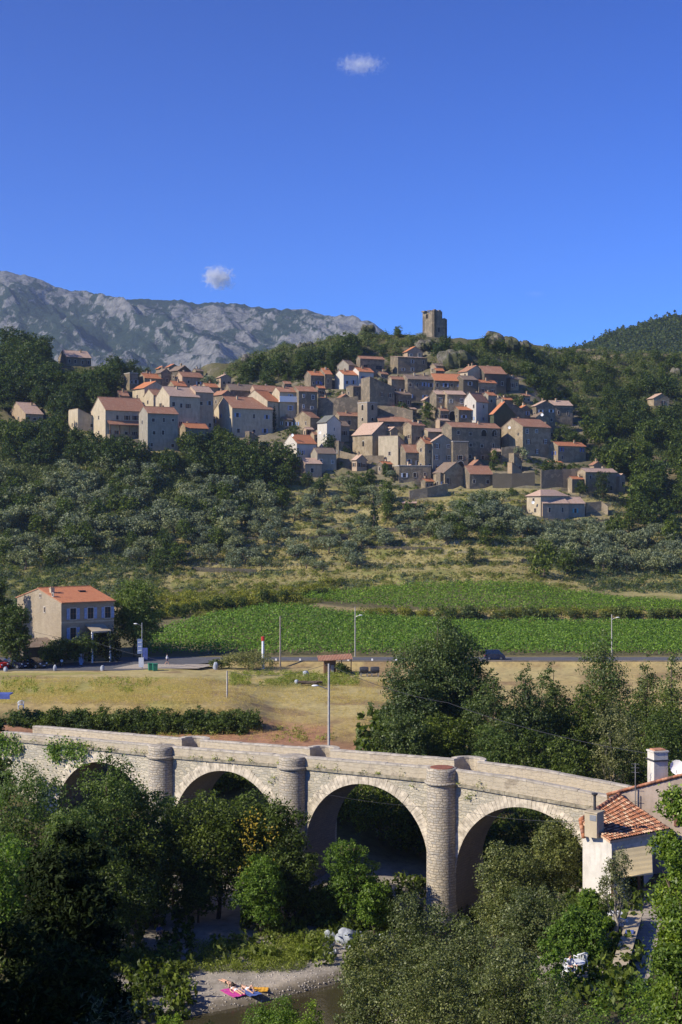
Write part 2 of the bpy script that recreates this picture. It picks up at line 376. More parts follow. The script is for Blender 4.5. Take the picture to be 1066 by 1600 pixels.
    f = noise(nt, ob, 1.3, 8, .7); f2 = noise(nt, ob, .2, 5, .6)
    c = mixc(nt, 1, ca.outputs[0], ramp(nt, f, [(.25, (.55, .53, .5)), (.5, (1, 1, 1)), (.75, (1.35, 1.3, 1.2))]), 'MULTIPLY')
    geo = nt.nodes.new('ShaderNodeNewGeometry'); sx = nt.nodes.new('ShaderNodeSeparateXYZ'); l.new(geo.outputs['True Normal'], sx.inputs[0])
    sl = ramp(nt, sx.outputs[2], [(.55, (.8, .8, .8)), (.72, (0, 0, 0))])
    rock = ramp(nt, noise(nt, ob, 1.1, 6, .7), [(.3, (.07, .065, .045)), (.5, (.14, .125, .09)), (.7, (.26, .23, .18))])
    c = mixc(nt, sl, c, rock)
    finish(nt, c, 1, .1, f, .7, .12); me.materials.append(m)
    o = bpy.data.objects.new('ground', me); COL.objects.link(o); tag(o, kind='structure')
# ------------------------------------------------------------------ far mountains
def mountain(name, cols, prof, ybase, yridge, ycrest_depth, amp, sc_, seed, mat, step=3, ny=150, px0=-500, px1=1600, basepy=700, curve=1.0):
    xs = np.arange(px0, px1, step, dtype=float); t = np.linspace(0, 1.25, ny)
    P, T = np.meshgrid(xs, t); Y = ybase+(yridge-ybase)*T
    rp = np.interp(xs, cols, prof)[None, :]
    T1 = np.clip(T, 0, 1)
    py = basepy+(rp-basepy)*(T1**curve); X = (P-533)*Y/F; Z = EYE-(py-800)*Y/F
    Z = np.where(T > 1, EYE-(rp-800)*yridge/F-(T-1)*(yridge-ybase)*.8, Z)
    nz = fbm(X/sc_, Y/sc_*1.0, 7, seed, True); nz2 = fbm((X+Y*.3+Z*.5)/sc_*1.3, Y/sc_*.22, 5, seed+9, True)
    env = np.clip(np.minimum(T*4, 1), 0, 1)*(1-.75*sstep(.86, 1.0, T1))
    Z = Z+((nz-.6)*amp*.6+(nz2-.6)*amp*1.3)*env
    Z = Z+(fbm(X/sc_*9, X*0+3, 4, seed+4)-.5)*amp*.10*(T1 > .9)
    n = len(xs); me = bpy.data.meshes.new(name); co = np.stack([X, Y, Z], -1).reshape(-1, 3).astype(np.float32)
    j, i = np.meshgrid(np.arange(ny-1), np.arange(n-1), indexing='ij'); a = (j*n+i).ravel()
    q = np.stack([a, a+1, a+1+n, a+n], 1).astype(np.int32)
    me.vertices.add(len(co)); me.vertices.foreach_set('co', co.ravel()); me.loops.add(q.size); me.loops.foreach_set('vertex_index', q.ravel())
    me.polygons.add(len(q)); me.polygons.foreach_set('loop_start', np.arange(0, q.size, 4, dtype=np.int32)); me.update()
    me.materials.append(mat); o = bpy.data.objects.new(name, me); COL.objects.link(o); tag(o, kind='structure')
    return X, Y, Z, T
def mountains():
    m, nt, n, l = newmat('craggy_mountain'); ob = coord(nt)
    mp = nt.nodes.new('ShaderNodeMapping'); mp.inputs['Scale'].default_value = (2.4, .8, 1.2); mp.inputs['Rotation'].default_value = (0, R(25), R(20)); l.new(ob, mp.inputs[0])
    f = noise(nt, mp.outputs[0], .017, 10, .7, .5); g = noise(nt, ob, .0034, 5, .6)
    fn = noise(nt, ob, .05, 6, .7)
    geo = nt.nodes.new('ShaderNodeNewGeometry'); sx = nt.nodes.new('ShaderNodeSeparateXYZ'); l.new(geo.outputs['Normal'], sx.inputs[0])
    def mth(op, a, b):
        q = nt.nodes.new('ShaderNodeMath'); q.operation = op
        for i_, v in enumerate((a, b)):
            if hasattr(v, 'links'): l.new(v, q.inputs[i_])
            else: q.inputs[i_].default_value = v
        return q.outputs[0]
    so = nt.nodes.new('ShaderNodeSeparateXYZ'); l.new(ob, so.inputs[0])
    east = mth('MULTIPLY', mth('ADD', so.outputs[0], 500), .00017)      # barer rock towards the east end
    hi = mth('MULTIPLY', so.outputs[2], .00009)
    s = mth('ADD', mth('ADD', mth('MULTIPLY', f, .85), mth('MULTIPLY', g, .9)), mth('ADD', mth('MULTIPLY', sx.outputs[2], -.22), mth('ADD', east, hi)))
    msk = ramp(nt, s, [(.72, (0, 0, 0)), (.765, (1, 1, 1))])
    rock = ramp(nt, fn, [(.3, (.09, .09, .085)), (.5, (.185, .185, .175)), (.7, (.31, .30, .28))])
    veg = ramp(nt, fn, [(.3, (.018, .032, .022)), (.7, (.045, .065, .04))])
    finish(nt, mixc(nt, msk, veg, rock), 1, .05, fn, 1.0, 14)
    mountain('mountain', [-500, -100, 0, 50, 100, 200, 300, 340, 400, 450, 500, 545, 575, 600, 625, 660, 720, 900, 1600],
             [380, 405, 420, 434, 452, 466, 474, 471, 477, 484, 491, 499, 501, 516, 545, 575, 600, 620, 650], 2300, 4000, 0, 95, 190, 71, m, 2.5, 220)
    m, nt, n, l = newmat('wooded_hill'); ob = coord(nt)
    f = noise(nt, ob, .02, 8, .7); fn = noise(nt, ob, .12, 5, .7)
    v = nt.nodes.new('ShaderNodeTexVoronoi'); v.inputs['Scale'].default_value = .11; l.new(ob, v.inputs['Vector'])
    c = ramp(nt, f, [(.3, (.028, .05, .018)), (.5, (.05, .075, .026)), (.66, (.085, .1, .04)), (.76, (.13, .12, .07))])
    c = mixc(nt, .6, c, ramp(nt, v.outputs['Distance'], [(.1, (1.4, 1.4, 1.3)), (.8, (.35, .4, .4))]), 'MULTIPLY')
    finish(nt, c, 1, .05, v.outputs['Distance'], 1, -5)
    X, Y, Z, T = mountain('hill', [-500, 600, 780, 860, 900, 925, 960, 1000, 1040, 1066, 1200, 1600],
             [760, 740, 620, 570, 548, 538, 524, 511, 502, 497, 470, 440], 950, 1450, 0, 26, 160, 91, m, 3, 160, 500, 1600, 690)
    # woodland on the far hill: one mass, nobody could count it
    sel = (T.ravel() > .25) & (T.ravel() <= 1.03); PXv = 533+F*X.ravel()/Y.ravel(); sel &= (PXv > 850) & (PXv < 1140)
    idx = np.nonzero(sel)[0]; idx = RG.choice(idx, min(5200, len(idx)), replace=False)
    base = np.stack([X.ravel()[idx], Y.ravel()[idx], Z.ravel()[idx]], 1)
    k = 22; cen = np.repeat(base, k, 0); nrm = RG.normal(size=(len(cen), 3)); nrm[:, 2] = abs(nrm[:, 2])+.3; nrm /= np.linalg.norm(nrm, axis=1)[:, None]
    cone = np.repeat(RG.random(len(base)) < .3, k); rad = np.repeat(RG.uniform(2.2, 4.2, len(base)), k)
    pos = cen+nrm*rad[:, None]*np.where(cone[:, None], np.array([[.5, .5, 2.1]]), np.array([[1, 1, 1.0]]))
    leaves('woodland', pos, nrm, 2.6, MATS['leaf_far_wood'], seed=5, kind='stuff')
# ------------------------------------------------------------------ foliage
def leafverts(pos, nrm, size, rg, aspect=.55, spread=.55):
    n = len(pos); nr = nrm+rg.normal(size=(n, 3))*spread; nr /= np.maximum(np.linalg.norm(nr, axis=1), 1e-6)[:, None]
    a = rg.normal(size=(n, 3)); a -= (a*nr).sum(1)[:, None]*nr; a /= np.maximum(np.linalg.norm(a, axis=1), 1e-6)[:, None]
    b = np.cross(nr, a); s = (size*rg.uniform(.65, 1.35, n))[:, None]
    v = np.stack([pos-a*s*.5, pos+b*s*aspect*.5-a*s*.05+nr*s*.06, pos+a*s*.5, pos-b*s*aspect*.5-a*s*.05+nr*s*.06], 1)
    return v.reshape(-1, 3)
def qmesh(name, v, mat, extra=None):
    """quads given as consecutive groups of four vertices (+ an optional MB with bark as second material)"""
    me = bpy.data.meshes.new(name); nq = len(v)//4; V = v.astype(np.float32); li = np.arange(nq*4, dtype=np.int32)
    ls = np.arange(0, nq*4, 4, dtype=np.int32); mi = np.zeros(nq, np.int32); me.materials.append(mat)
    if extra is not None and extra[0].f:
        mb, bm = extra; off = len(V); V = np.concatenate([V, np.array(mb.v, np.float32)])
        fl = [i+off for f in mb.f for i in f]; cnt = np.cumsum([0]+[len(f) for f in mb.f][:-1])+len(li)
        li = np.concatenate([li, np.array(fl, np.int32)]); ls = np.concatenate([ls, cnt.astype(np.int32)])
        mi = np.concatenate([mi, np.ones(len(mb.f), np.int32)]); me.materials.append(bm)
    me.vertices.add(len(V)); me.vertices.foreach_set('co', V.ravel()); me.loops.add(len(li)); me.loops.foreach_set('vertex_index', li)
    me.polygons.add(len(ls)); me.polygons.foreach_set('loop_start', ls); me.polygons.foreach_set('material_index', mi); me.update(calc_edges=True); me.validate()
    return me
def leaves(name, pos, nrm, size, mat, seed=0, aspect=.55, spread=.55, parent=None, **kw):
    me = qmesh(name, leafverts(pos, nrm, size, np.random.default_rng(seed), aspect, spread), mat)
    return link(name, me, parent, **kw)
def crown_pts(lobes, ncl, per, rg, tight=.16, shell=.75):
    """leaf positions: clumps gathered on the outside of lobes; gaps stay open between clumps"""
    vol = np.array([l[1][0]*l[1][1]+l[1][0]*l[1][2] for l in lobes]); pr = vol/vol.sum()
    li = rg.choice(len(lobes), ncl, p=pr); C = np.array([lobes[i][0] for i in li]); Rr = np.array([lobes[i][1] for i in li])
    d = rg.normal(size=(ncl, 3)); d /= np.linalg.norm(d, axis=1)[:, None]; flip = (d[:, 2] < -.35) & (rg.random(ncl) < .6); d[flip, 2] *= -1
    rad = np.where(rg.random(ncl) < .8, rg.uniform(shell, 1.08, ncl), rg.uniform(.25, shell, ncl))
    cc = C+d*Rr*rad[:, None]; sg = np.mean(Rr, 1)*tight*rg.uniform(.6, 1.5, ncl)
    pos = np.repeat(cc, per, 0)+rg.normal(size=(ncl*per, 3))*np.repeat(sg, per)[:, None]*np.array([1, 1, .75])
    nr = np.repeat(d, per, 0)+rg.normal(size=(ncl*per, 3))*.35; nr[:, 2] += .35; nr /= np.linalg.norm(nr, axis=1)[:, None]
    return pos, nr
def lobes_for(kind, H, Wd, rr):
    L = []
    if kind == 'poplar':
        n = 11
        for i in range(n):
            t = (i+.5)/n; z = H*(.1+.84*t); w = Wd*.5*(math.sin(math.pi*min(1, t*.75+.22))**.8)
            for k in range(2 if t < .8 else 1):
                a = rr.uniform(0, 6.28); q = w*rr.uniform(.25, .6)
                L.append(((math.cos(a)*q, math.sin(a)*q, z), (w*.62, w*.62, H*.11)))
    elif kind == 'cypress':
        for i in range(9):
            t = (i+.5)/9; w = Wd*.5*(1-t**2.2)+.08; L.append(((0, 0, H*(.06+.9*t)), (w, w, H*.09)))
    elif kind == 'olive':
        for i in range(8):
            a = i*2.4+rr.random(); q = Wd*rr.uniform(.14, .32); L.append(((math.cos(a)*q, math.sin(a)*q, H*rr.uniform(.42, .8)), (Wd*rr.uniform(.17, .26), Wd*rr.uniform(.17, .26), H*rr.uniform(.15, .24))))
    elif kind == 'shrub':
        for i in range(7):
            a = i*2.4+rr.random(); q = Wd*rr.uniform(.1, .33); L.append(((math.cos(a)*q, math.sin(a)*q, H*rr.uniform(.25, .65)), (Wd*rr.uniform(.18, .28), Wd*rr.uniform(.18, .28), H*rr.uniform(.25, .36))))
    else:   # broad crown
        n = 15
        for i in range(n):
            t = (i+.5)/n; z = H*(.2+.7*t); w = Wd*.5*math.sin(math.pi*(.14+.74*t))**.65; a = i*2.4+rr.uniform(-.5, .5); q = w*rr.uniform(.3, .72)
            r = Wd*rr.uniform(.15, .24); L.append(((math.cos(a)*q, math.sin(a)*q, z), (r, r, r*rr.uniform(.75, 1.05))))
        L.append(((0, 0, H*.5), (Wd*.28, Wd*.28, H*.25)))
    return L
def trunk_mb(kind, H, Wd, L, rr, big=False):
    mb = MB(); r0 = (.017 if big else .035)*(1.5 if kind == 'olive' else 1)*H*(.8 if kind == 'poplar' else 1); n = 7 if big else 5
    top = H*(.9 if kind in ('poplar', 'cypress') else .55)
    p = [(0, 0, -.6)]; 
    for i in range(1, 6):
        t = i/5; p.append((rr.uniform(-.03, .03)*H, rr.uniform(-.03, .03)*H, top*t))
    mb.tube(p, [r0*1.25, r0, r0*.8, r0*.62, r0*.42, r0*.12], n)
    for c, r in (L if big else L[:5]):
        c = tuple(Vector(c)*.9)
        zb = min(max(c[2]*.55, H*.12), top*.85); k = zb/top*5; i = int(k); a = Vector(p[min(i, 5)]); b = Vector(p[min(i+1, 5)]); s = a.lerp(b, k-i)
        e = Vector(c); md = s.lerp(e, .5)+Vector((0, 0, -.05*H)); rb = r0*.42
        mb.tube([s, md, e], [rb, rb*.6, rb*.15], 5 if big else 4, cap=False)
        if big:
            for q in range(3):
                d = Vector((rr.uniform(-1, 1), rr.uniform(-1, 1), rr.uniform(-.2, 1))); mb.tube([md.lerp(e, .5+.2*q), e+Vector((d.x*r[0], d.y*r[1], d.z*r[2]))*.6], [rb*.3, rb*.06], 4, cap=False)
    return mb
def near_tree(name, px, ytop, Y, wpx, kind, leafm, n, size, label, cat='tree', group=None, bark='bark', X=None, zg=None, aspect=.55, tight=.15, Yoff=0, shell=.7, seed=None, twigs=True):
    x = (px-533)*Y/F; zg = t1(x, Y) if zg is None else zg; H = EYE-(ytop-800)*Y/F-zg; Wd = wpx*Y/F
    seed = seed if seed is not None else int(px*7+ytop*3+Y); rr = random.Random(seed); rg = np.random.default_rng(seed)
    root = empty(name, (x, Y, zg), 0, label, cat, group); L = lobes_for(kind, H, Wd, rr)
    per = 14; pos, nr = crown_pts(L, n//per, per, rg, tight, shell); nr[:, :2] += 0; ok = pos[:, 2] > .1
    link('crown', qmesh('crown', leafverts(pos[ok], nr[ok], size, rg, aspect), MATS[leafm]), root)
    trunk_mb(kind, H, Wd, L, rr, twigs).build('trunk', MATS[bark], root, True)
    return root
FARM = {}
def far_protos():
    spec = {'oak': ('broad', 6, 6.4, 1500, .5, 'leaf_oak'), 'olive': ('olive', 4.2, 5.2, 1100, .36, 'leaf_olive'), 'green': ('broad', 5.5, 5, 1300, .45, 'leaf_green'),
            'bush': ('shrub', 3, 4, 700, .36, 'leaf_scrub'), 'broom': ('shrub', 2, 3.6, 700, .26, 'leaf_broom'), 'cypress': ('cypress', 8, 1.3, 1300, .28, 'leaf_cypress'), 'pine': ('broad', 9, 6, 1500, .5, 'leaf_pine')}
    for k, (kind, H, Wd, n, s, lm) in spec.items():
        FARM[k] = []
        for v in range(3 if k != 'cypress' else 1):
            rr = random.Random(v*31+len(k)); rg = np.random.default_rng(v*7+len(k)); L = lobes_for(kind, H, Wd, rr)
            pos, nr = crown_pts(L, n//10, 10, rg, .2, .7); mb = trunk_mb(kind, H, Wd, L, rr)
            FARM[k].append((qmesh(k+'_crown', leafverts(pos, nr, s, rg, .6), MATS[lm]), mb.mesh(k+'_trunk', MATS['bark'], True), H, Wd))
RECTS = []   # picture areas of buildings, kept clear of trees in front
def blocked(px, py, h_px, r_px, Y, pad=2):
    for x0, x1, y0, y1, yy in RECTS:
        if px+r_px > x0-pad and px-r_px < x1+pad and py > y0 and py-h_px < y1-3 and Y < yy+9: 
            return True
    return False
TREEN = {'oak': ('oak_tree', 'tree'), 'olive': ('olive_tree', 'tree'), 'green': ('leafy_tree', 'tree'), 'cypress': ('cypress_tree', 'tree'), 'pine': ('pine_tree', 'tree'), 'bush': ('bush', 'bush'), 'broom': ('broom_bush', 'bush')}
def far_tree(k, px, py, scale, label, group, force=False, Yforce=None):
    if Yforce: Y = Yforce; X = (px-533)*Y/F
    else: X, Y = hit(px, py, 225)
    crown, trunk, H, Wd = FARM[k][random.randrange(len(FARM[k]))]
    if not force and blocked(px, py, H*scale*F/Y, Wd*.45*scale*F/Y, Y): return None
    z = t1(X, Y)
    if Yforce: z = EYE-(py-800)*Y/F
    nm, cat = TREEN[k]; root = empty(nm, (X, Y, z-.2), random.uniform(0, 6.28), label, cat, group)
    s = scale*random.uniform(.9, 1.1); root.scale = (s*random.uniform(.9, 1.1), s*random.uniform(.9, 1.1), s)
    link('crown', crown, root); link('trunk', trunk, root)
    return root
# ------------------------------------------------------------------ palette
stone('stone_beige', (0.414, 0.327, 0.205), (0.281, 0.220, 0.139), (0.266, 0.220, 0.159), render=.35, rc=(0.429, 0.342, 0.224))
stone('stone_grey', (0.296, 0.242, 0.165), (0.185, 0.156, 0.113), (0.178, 0.149, 0.113), render=.3, rc=(0.326, 0.263, 0.179))
stone('stone_dark', (0.185, 0.156, 0.113), (0.133, 0.114, 0.082), (0.118, 0.103, 0.079))
stone('stone_gold', (.44, .36, .25), (.33, .27, .19), (.34, .29, .21), .4, .18)
stone('terrace_stone', (.22, .19, .13), (.14, .125, .085), (.04, .035, .025), .6, .28, distort=.2, msize=.06)
stone('dry_stone', (.34, .31, .26), (.24, .22, .18), (.09, .08, .07), .5, .24, distort=.12, msize=.04)
stucco('render_cream', (0.459, 0.384, 0.264)); stucco('render_white', (0.532, 0.491, 0.409), .1, .2); stucco('render_ochre', (0.354, 0.263, 0.165)); stucco('render_grey', (0.296, 0.263, 0.205)); stucco('render_pink', (0.407, 0.299, 0.205))
stucco('render_green', (0.074, 0.082, 0.046))
rooftile('roof_orange', [(0.520, 0.184, 0.083), (0.620, 0.259, 0.121), (0.440, 0.162, 0.083)])
rooftile('roof_terracotta', [(0.400, 0.184, 0.105), (0.520, 0.281, 0.165), (0.330, 0.162, 0.099), (0.500, 0.324, 0.220)])
rooftile('roof_pink', [(0.500, 0.324, 0.231), (0.600, 0.432, 0.319), (0.420, 0.270, 0.187)])
rooftile('roof_brown', [(0.240, 0.162, 0.116), (0.360, 0.259, 0.187), (0.200, 0.151, 0.110), (0.300, 0.259, 0.209)])
rooftile('roof_slate', [(0.130, 0.135, 0.121), (0.200, 0.205, 0.182), (0.160, 0.162, 0.143)])
plain('bark', (.12, .09, .065), .95, .4, 4); plain('bark_pale', (.28, .25, .2), .95, .3, 4)
plain('glass', (.012, .014, .018), .4, .3, 1, .25); plain('opening_shade', (.012, .011, .01), .9)  # last one: near-black flat pane, darkness painted where openings have no recess
plain('wood_brown', (.16, .09, .05)); plain('frame_pale', (.5, .45, .37)); plain('frame_white', (.75, .74, .7))
plain('shutter_blue', (.09, .13, .36)); plain('shutter_pale_blue', (.25, .33, .50)); plain('shutter_grey', (.28, .29, .3)); plain('shutter_turquoise', (.10, .36, .42)); plain('shutter_brown', (.14, .085, .05)); plain('shutter_white', (.66, .68, .72))
plain('metal_grey', (.3, .3, .3), .5, .2, 3, .5, .6); plain('metal_dark', (.05, .05, .055), .5); plain('white_paint', (.8, .8, .78), .5, .05)
plain('concrete', (.42, .39, .34), .9, .25, 2); plain('post_wood', (.33, .28, .22), .9, .3, 5); plain('red_paint', (.5, .04, .03), .4, .15)
leafmat('leaf_oak', (0.056, 0.088, 0.02), (0.12, 0.16, 0.036)); leafmat('leaf_olive', (0.17, 0.20, 0.10), (0.33, 0.36, 0.2), .2, .35)
leafmat('leaf_green', (0.072, 0.105, 0.02), (0.17, 0.22, 0.036)); leafmat('leaf_scrub', (0.088, 0.118, 0.034), (0.19, 0.22, 0.065)); leafmat('leaf_broom', (0.19, 0.205, 0.03), (0.38, 0.36, 0.06))
leafmat('leaf_cypress', (0.026, 0.049, 0.012), (0.048, 0.073, 0.019)); leafmat('leaf_pine', (0.048, 0.073, 0.017), (0.090, 0.111, 0.026)); leafmat('leaf_far_wood', (0.057, 0.086, 0.021), (0.097, 0.125, 0.031))
leafmat('leaf_vine', (0.115, 0.215, 0.024), (0.23, 0.36, 0.042), .35); leafmat('leaf_poplar', (0.081, 0.118, 0.027), (0.195, 0.244, 0.063), .35, .4)
leafmat('leaf_bright', (0.114, 0.193, 0.026), (0.260, 0.369, 0.052), .4); leafmat('leaf_willow', (0.097, 0.148, 0.033), (0.195, 0.251, 0.058), .35); leafmat('leaf_holm', (0.105, 0.132, 0.034), (0.25, 0.265, 0.082), .25, .4)
leafmat('leaf_laurel', (0.095, 0.158, 0.016), (0.246, 0.337, 0.043), .3, .35, .42); leafmat('leaf_shade', (0.02, 0.032, 0.009), (0.055, 0.075, 0.022), .15, .08, .7); leafmat('leaf_yellow', (0.392, 0.275, 0.022), (0.560, 0.408, 0.043)); leafmat('leaf_grey_green', (0.147, 0.163, 0.063), (0.308, 0.310, 0.136), .3); leafmat('leaf_low_olive', (.095, .122, .055), (.22, .26, .13), .25)  # leaf_shade: darkness of shaded foliage put into the leaf colour
leafmat('leaf_pale_spray', (0.067, 0.082, 0.025), (0.314, 0.306, 0.130), .2, .4); leafmat('leaf_reed', (0.195, 0.207, 0.052), (0.357, 0.355, 0.094)); leafmat('leaf_dead', (0.224, 0.071, 0.022), (0.336, 0.122, 0.043)); leafmat('grass_dry', (0.46, 0.37, 0.15), (0.62, 0.51, 0.22)); leafmat('grass_green', (0.19, 0.23, 0.04), (0.38, 0.42, 0.09))
# ------------------------------------------------------------------ houses
_wc = {}
def window_mesh(w, h, fr, deep=.07, arch=False, open_=False):
    key = (w, h, fr, arch, open_)
    if key in _wc: return _wc[key]
    mb = MB(); t = .11 if fr else .05
    if arch:
        pts = [(-w/2, -.03, -h/2), (w/2, -.03, -h/2)]+[(w/2*math.cos(a), -.03, h/2-w/2+w/2*math.sin(a)) for a in [math.pi*i/8 for i in range(9)]]; mb.poly(pts, 1)
        for i in range(8):
            a0, a1 = math.pi*i/8, math.pi*(i+1)/8; r0, r1 = w/2, w/2+.18; c = h/2-w/2
            mb.poly([(r0*math.cos(a0), -.06, c+r0*math.sin(a0)), (r1*math.cos(a0), -.06, c+r1*math.sin(a0)), (r1*math.cos(a1), -.06, c+r1*math.sin(a1)), (r0*math.cos(a1), -.06, c+r0*math.sin(a1))], 0)
    else:
        mb.bx(-w/2, w/2, -.02, .05, -h/2, h/2, 1)
        mb.bx(-w/2-t, -w/2, -deep, .05, -h/2-t, h/2+t); mb.bx(w/2, w/2+t, -deep, .05, -h/2-t, h/2+t)
        mb.bx(-w/2, w/2, -deep, .05, h/2, h/2+t); mb.bx(-w/2, w/2, -deep-.04, .05, -h/2-t, -h/2)
        if not open_: mb.bx(-.03, .03, -.05, 0, -h/2, h/2, 2); mb.bx(-w/2, w/2, -.048, 0, -.03, .03, 2)
    me = mb.mesh('window', [MATS[fr or 'wood_brown'], MATS['opening_shade' if (arch or open_) else 'glass'], MATS['frame_white' if fr == 'frame_white' else 'wood_brown']]); _wc[key] = me; return me
def shutter_mesh(h, col):
    key = ('s', h, col)
    if key in _wc: return _wc[key]
    mb = MB(); mb.bx(-.24, .24, -.09, -.045, -h/2, h/2)
    for i in range(5): mb.bx(-.2, .2, -.105, -.09, -h/2+.12+i*(h-.24)/5, -h/2+.12+(i+.55)*(h-.24)/5)
    me = mb.mesh('shutter', MATS[col]); _wc[key] = me; return me
def door_mesh(col):
    key = ('d', col)
    if key in _wc: return _wc[key]
    mb = MB(); mb.bx(-.5, .5, -.04, .05, 0, 2.1, 1); mb.bx(-.62, -.5, -.09, .05, 0, 2.22); mb.bx(.5, .62, -.09, .05, 0, 2.22); mb.bx(-.5, .5, -.09, .05, 2.1, 2.22)
    me = mb.mesh('door', [MATS['frame_pale'], MATS[col]]); _wc[key] = me; return me
def put_window(root, face, u, z, w=.85, h=1.25, fr='frame_pale', sh=None, Ls=0, Lf=0, arch=False, open_=False):
    loc, rz = {'f': ((u, 0, z), 0), 'l': ((0, u, z), -math.pi/2), 'r': ((Lf, u, z), math.pi/2)}[face]
    o = link('window', window_mesh(w, h, fr, arch=arch, open_=open_), root, loc, rz)
    if sh:
        for s in (-1, 1): link('shutter', shutter_mesh(h, sh), o, (s*(w/2+.36), 0, 0), 0)
    return o
def chimney(parent, x, y, z, w=.55, d=.55, h=1.1, mat='render_cream'):
    mb = MB(); mb.bx(x-w/2, x+w/2, y-d/2, y+d/2, z-1, z+h, 0); mb.bx(x-w/2-.08, x+w/2+.08, y-d/2-.08, y+d/2+.08, z+h, z+h+.1, 0)
    for k in (-1, 1): mb.bx(x+k*w*.28-.1, x+k*w*.28+.1, y-d*.3, y+d*.3, z+h+.1, z+h+.28, 1)
    return mb.build('chimney', [MATS[mat], MATS['roof_terracotta']], parent)
def roof_mb(Lf, Ls, h, kind, pitch, ov=.5, th=.16):
    mb = MB()
    def slab(a, b, c, d):
        a, b, c, d = map(Vector, (a, b, c, d)); n = (b-a).cross(d-a).normalized(); lo = [p-n*th for p in (a, b, c, d)]
        e1 = (b-a).length; e2 = (d-a).length; e3 = (c-d).length; off = (e1-e3)/2
        mb.poly([a, b, c, d], 0, [(0, 0), (e1, 0), (off+e3, e2), (off, e2)]); mb.poly([lo[3], lo[2], lo[1], lo[0]], 1)
        P = [a, b, c, d]
        for i in range(4): j = (i+1) % 4; mb.poly([P[i], lo[i], lo[j], P[j]], 1)
        return mb
    o = ov; tp = math.tan(pitch)
    if kind == 'f':     # ridge parallel to the front
        k = Ls/2; zr = h+k*tp; ze = h-o*tp; g = .12
        slab((-g, -o, ze+th), (Lf+g, -o, ze+th), (Lf+g, k, zr+th), (-g, k, zr+th)); slab((Lf+g, Ls+o, ze+th), (-g, Ls+o, ze+th), (-g, k, zr+th), (Lf+g, k, zr+th))
        mb.tube([(-g-.03, k, zr+th), (Lf+g+.03, k, zr+th)], .12, 6)
    elif kind == 's':   # ridge parallel to the side, gable to the front
        k = Lf/2; zr = h+k*tp; ze = h-o*tp; g = .12
        slab((-o, Ls+g, ze+th), (-o, -g, ze+th), (k, -g, zr+th), (k, Ls+g, zr+th)); slab((Lf+o, -g, ze+th), (Lf+o, Ls+g, ze+th), (k, Ls+g, zr+th), (k, -g, zr+th))
        mb.tube([(k, -g-.03, zr+th), (k, Ls+g+.03, zr+th)], .12, 6)
    elif kind == 'sh':  # lean-to rising to the back
        slab((-o*.4, -o, h-o*tp+th), (Lf+o*.4, -o, h-o*tp+th), (Lf+o*.4, Ls, h+Ls*tp+th), (-o*.4, Ls, h+Ls*tp+th))
    elif kind == 'sl':  # lean-to falling to the left
        slab((-o, Ls+.1, h-o*tp+th), (-o, -o*.4, h-o*tp+th), (Lf, -o*.4, h+Lf*tp+th), (Lf, Ls+.1, h+Lf*tp+th))
    elif kind == 'sr':
        slab((Lf+o, -o*.4, h-o*tp+th), (Lf+o, Ls+.1, h-o*tp+th), (0, Ls+.1, h+Lf*tp+th), (0, -o*.4, h+Lf*tp+th))
    elif kind == 'hip':
        k = min(Lf, Ls)/2; zr = h+k*tp; ze = h-o*tp+th; a = (-o, -o, ze); b = (Lf+o, -o, ze); c = (Lf+o, Ls+o, ze); d = (-o, Ls+o, ze)
        if Lf >= Ls: p, q = (k, Ls/2, zr+th), (Lf-k+.01, Ls/2, zr+th); slab(a, b, q, p); slab(c, d, p, q); tri = [(d, a, p), (b, c, q)]
        else: p, q = (Lf/2, k, zr+th), (Lf/2, Ls-k, zr+th); slab(d, a, p, q); slab(b, c, q, p); tri = [(a, b, p), (c, d, q)]
        for t in tri:
            e = (Vector(t[1])-Vector(t[0])).length; mb.poly(t, 0, [(0, 0), (e, 0), (e/2, e/2)])
            mb.poly([(t[0][0], t[0][1], ze-th), (t[1][0], t[1][1], ze-th), t[1], t[0]], 1)
    else:               # flat
        mb.bx(-.1, Lf+.1, -.1, Ls+.1, h, h+.25, 1)
    return mb
def body_mb(Lf, Ls, h, kind, pitch, deep=6):
    mb = MB(); tp = math.tan(pitch)
    def prism(front, back_off=None): pass
    z0 = -deep
    if kind == 'f': L = [(0, z0), (Ls, z0), (Ls, h), (Ls/2, h+Ls/2*tp), (0, h)]; ax = 'x'
    elif kind == 's': L = [(0, z0), (Lf, z0), (Lf, h), (Lf/2, h+Lf/2*tp), (0, h)]; ax = 'y'
    elif kind == 'sh': L = [(0, z0), (Ls, z0), (Ls, h+Ls*tp), (0, h)]; ax = 'x'
    elif kind == 'sl': L = [(0, z0), (Lf, z0), (Lf, h+Lf*tp), (0, h)]; ax = 'y'
    elif kind == 'sr': L = [(0, z0), (Lf, z0), (Lf, h), (0, h+Lf*tp)]; ax = 'y'
    else: L = [(0, z0), (Ls, z0), (Ls, h), (0, h)]; ax = 'x'
    if ax == 'x':
        A = [(0, a, b) for a, b in L]; B = [(Lf, a, b) for a, b in L]; mb.poly(list(reversed(A))); mb.poly(B)
        for i in range(len(L)): j = (i+1) % len(L); mb.poly([A[i], A[j], B[j], B[i]])
    else:
        A = [(a, 0, b) for a, b in L]; B = [(a, Ls, b) for a, b in L]; mb.poly(A); mb.poly(list(reversed(B)))
        for i in range(len(L)): j = (i+1) % len(L); mb.poly([A[j], A[i], B[i], B[j]])
    return mb
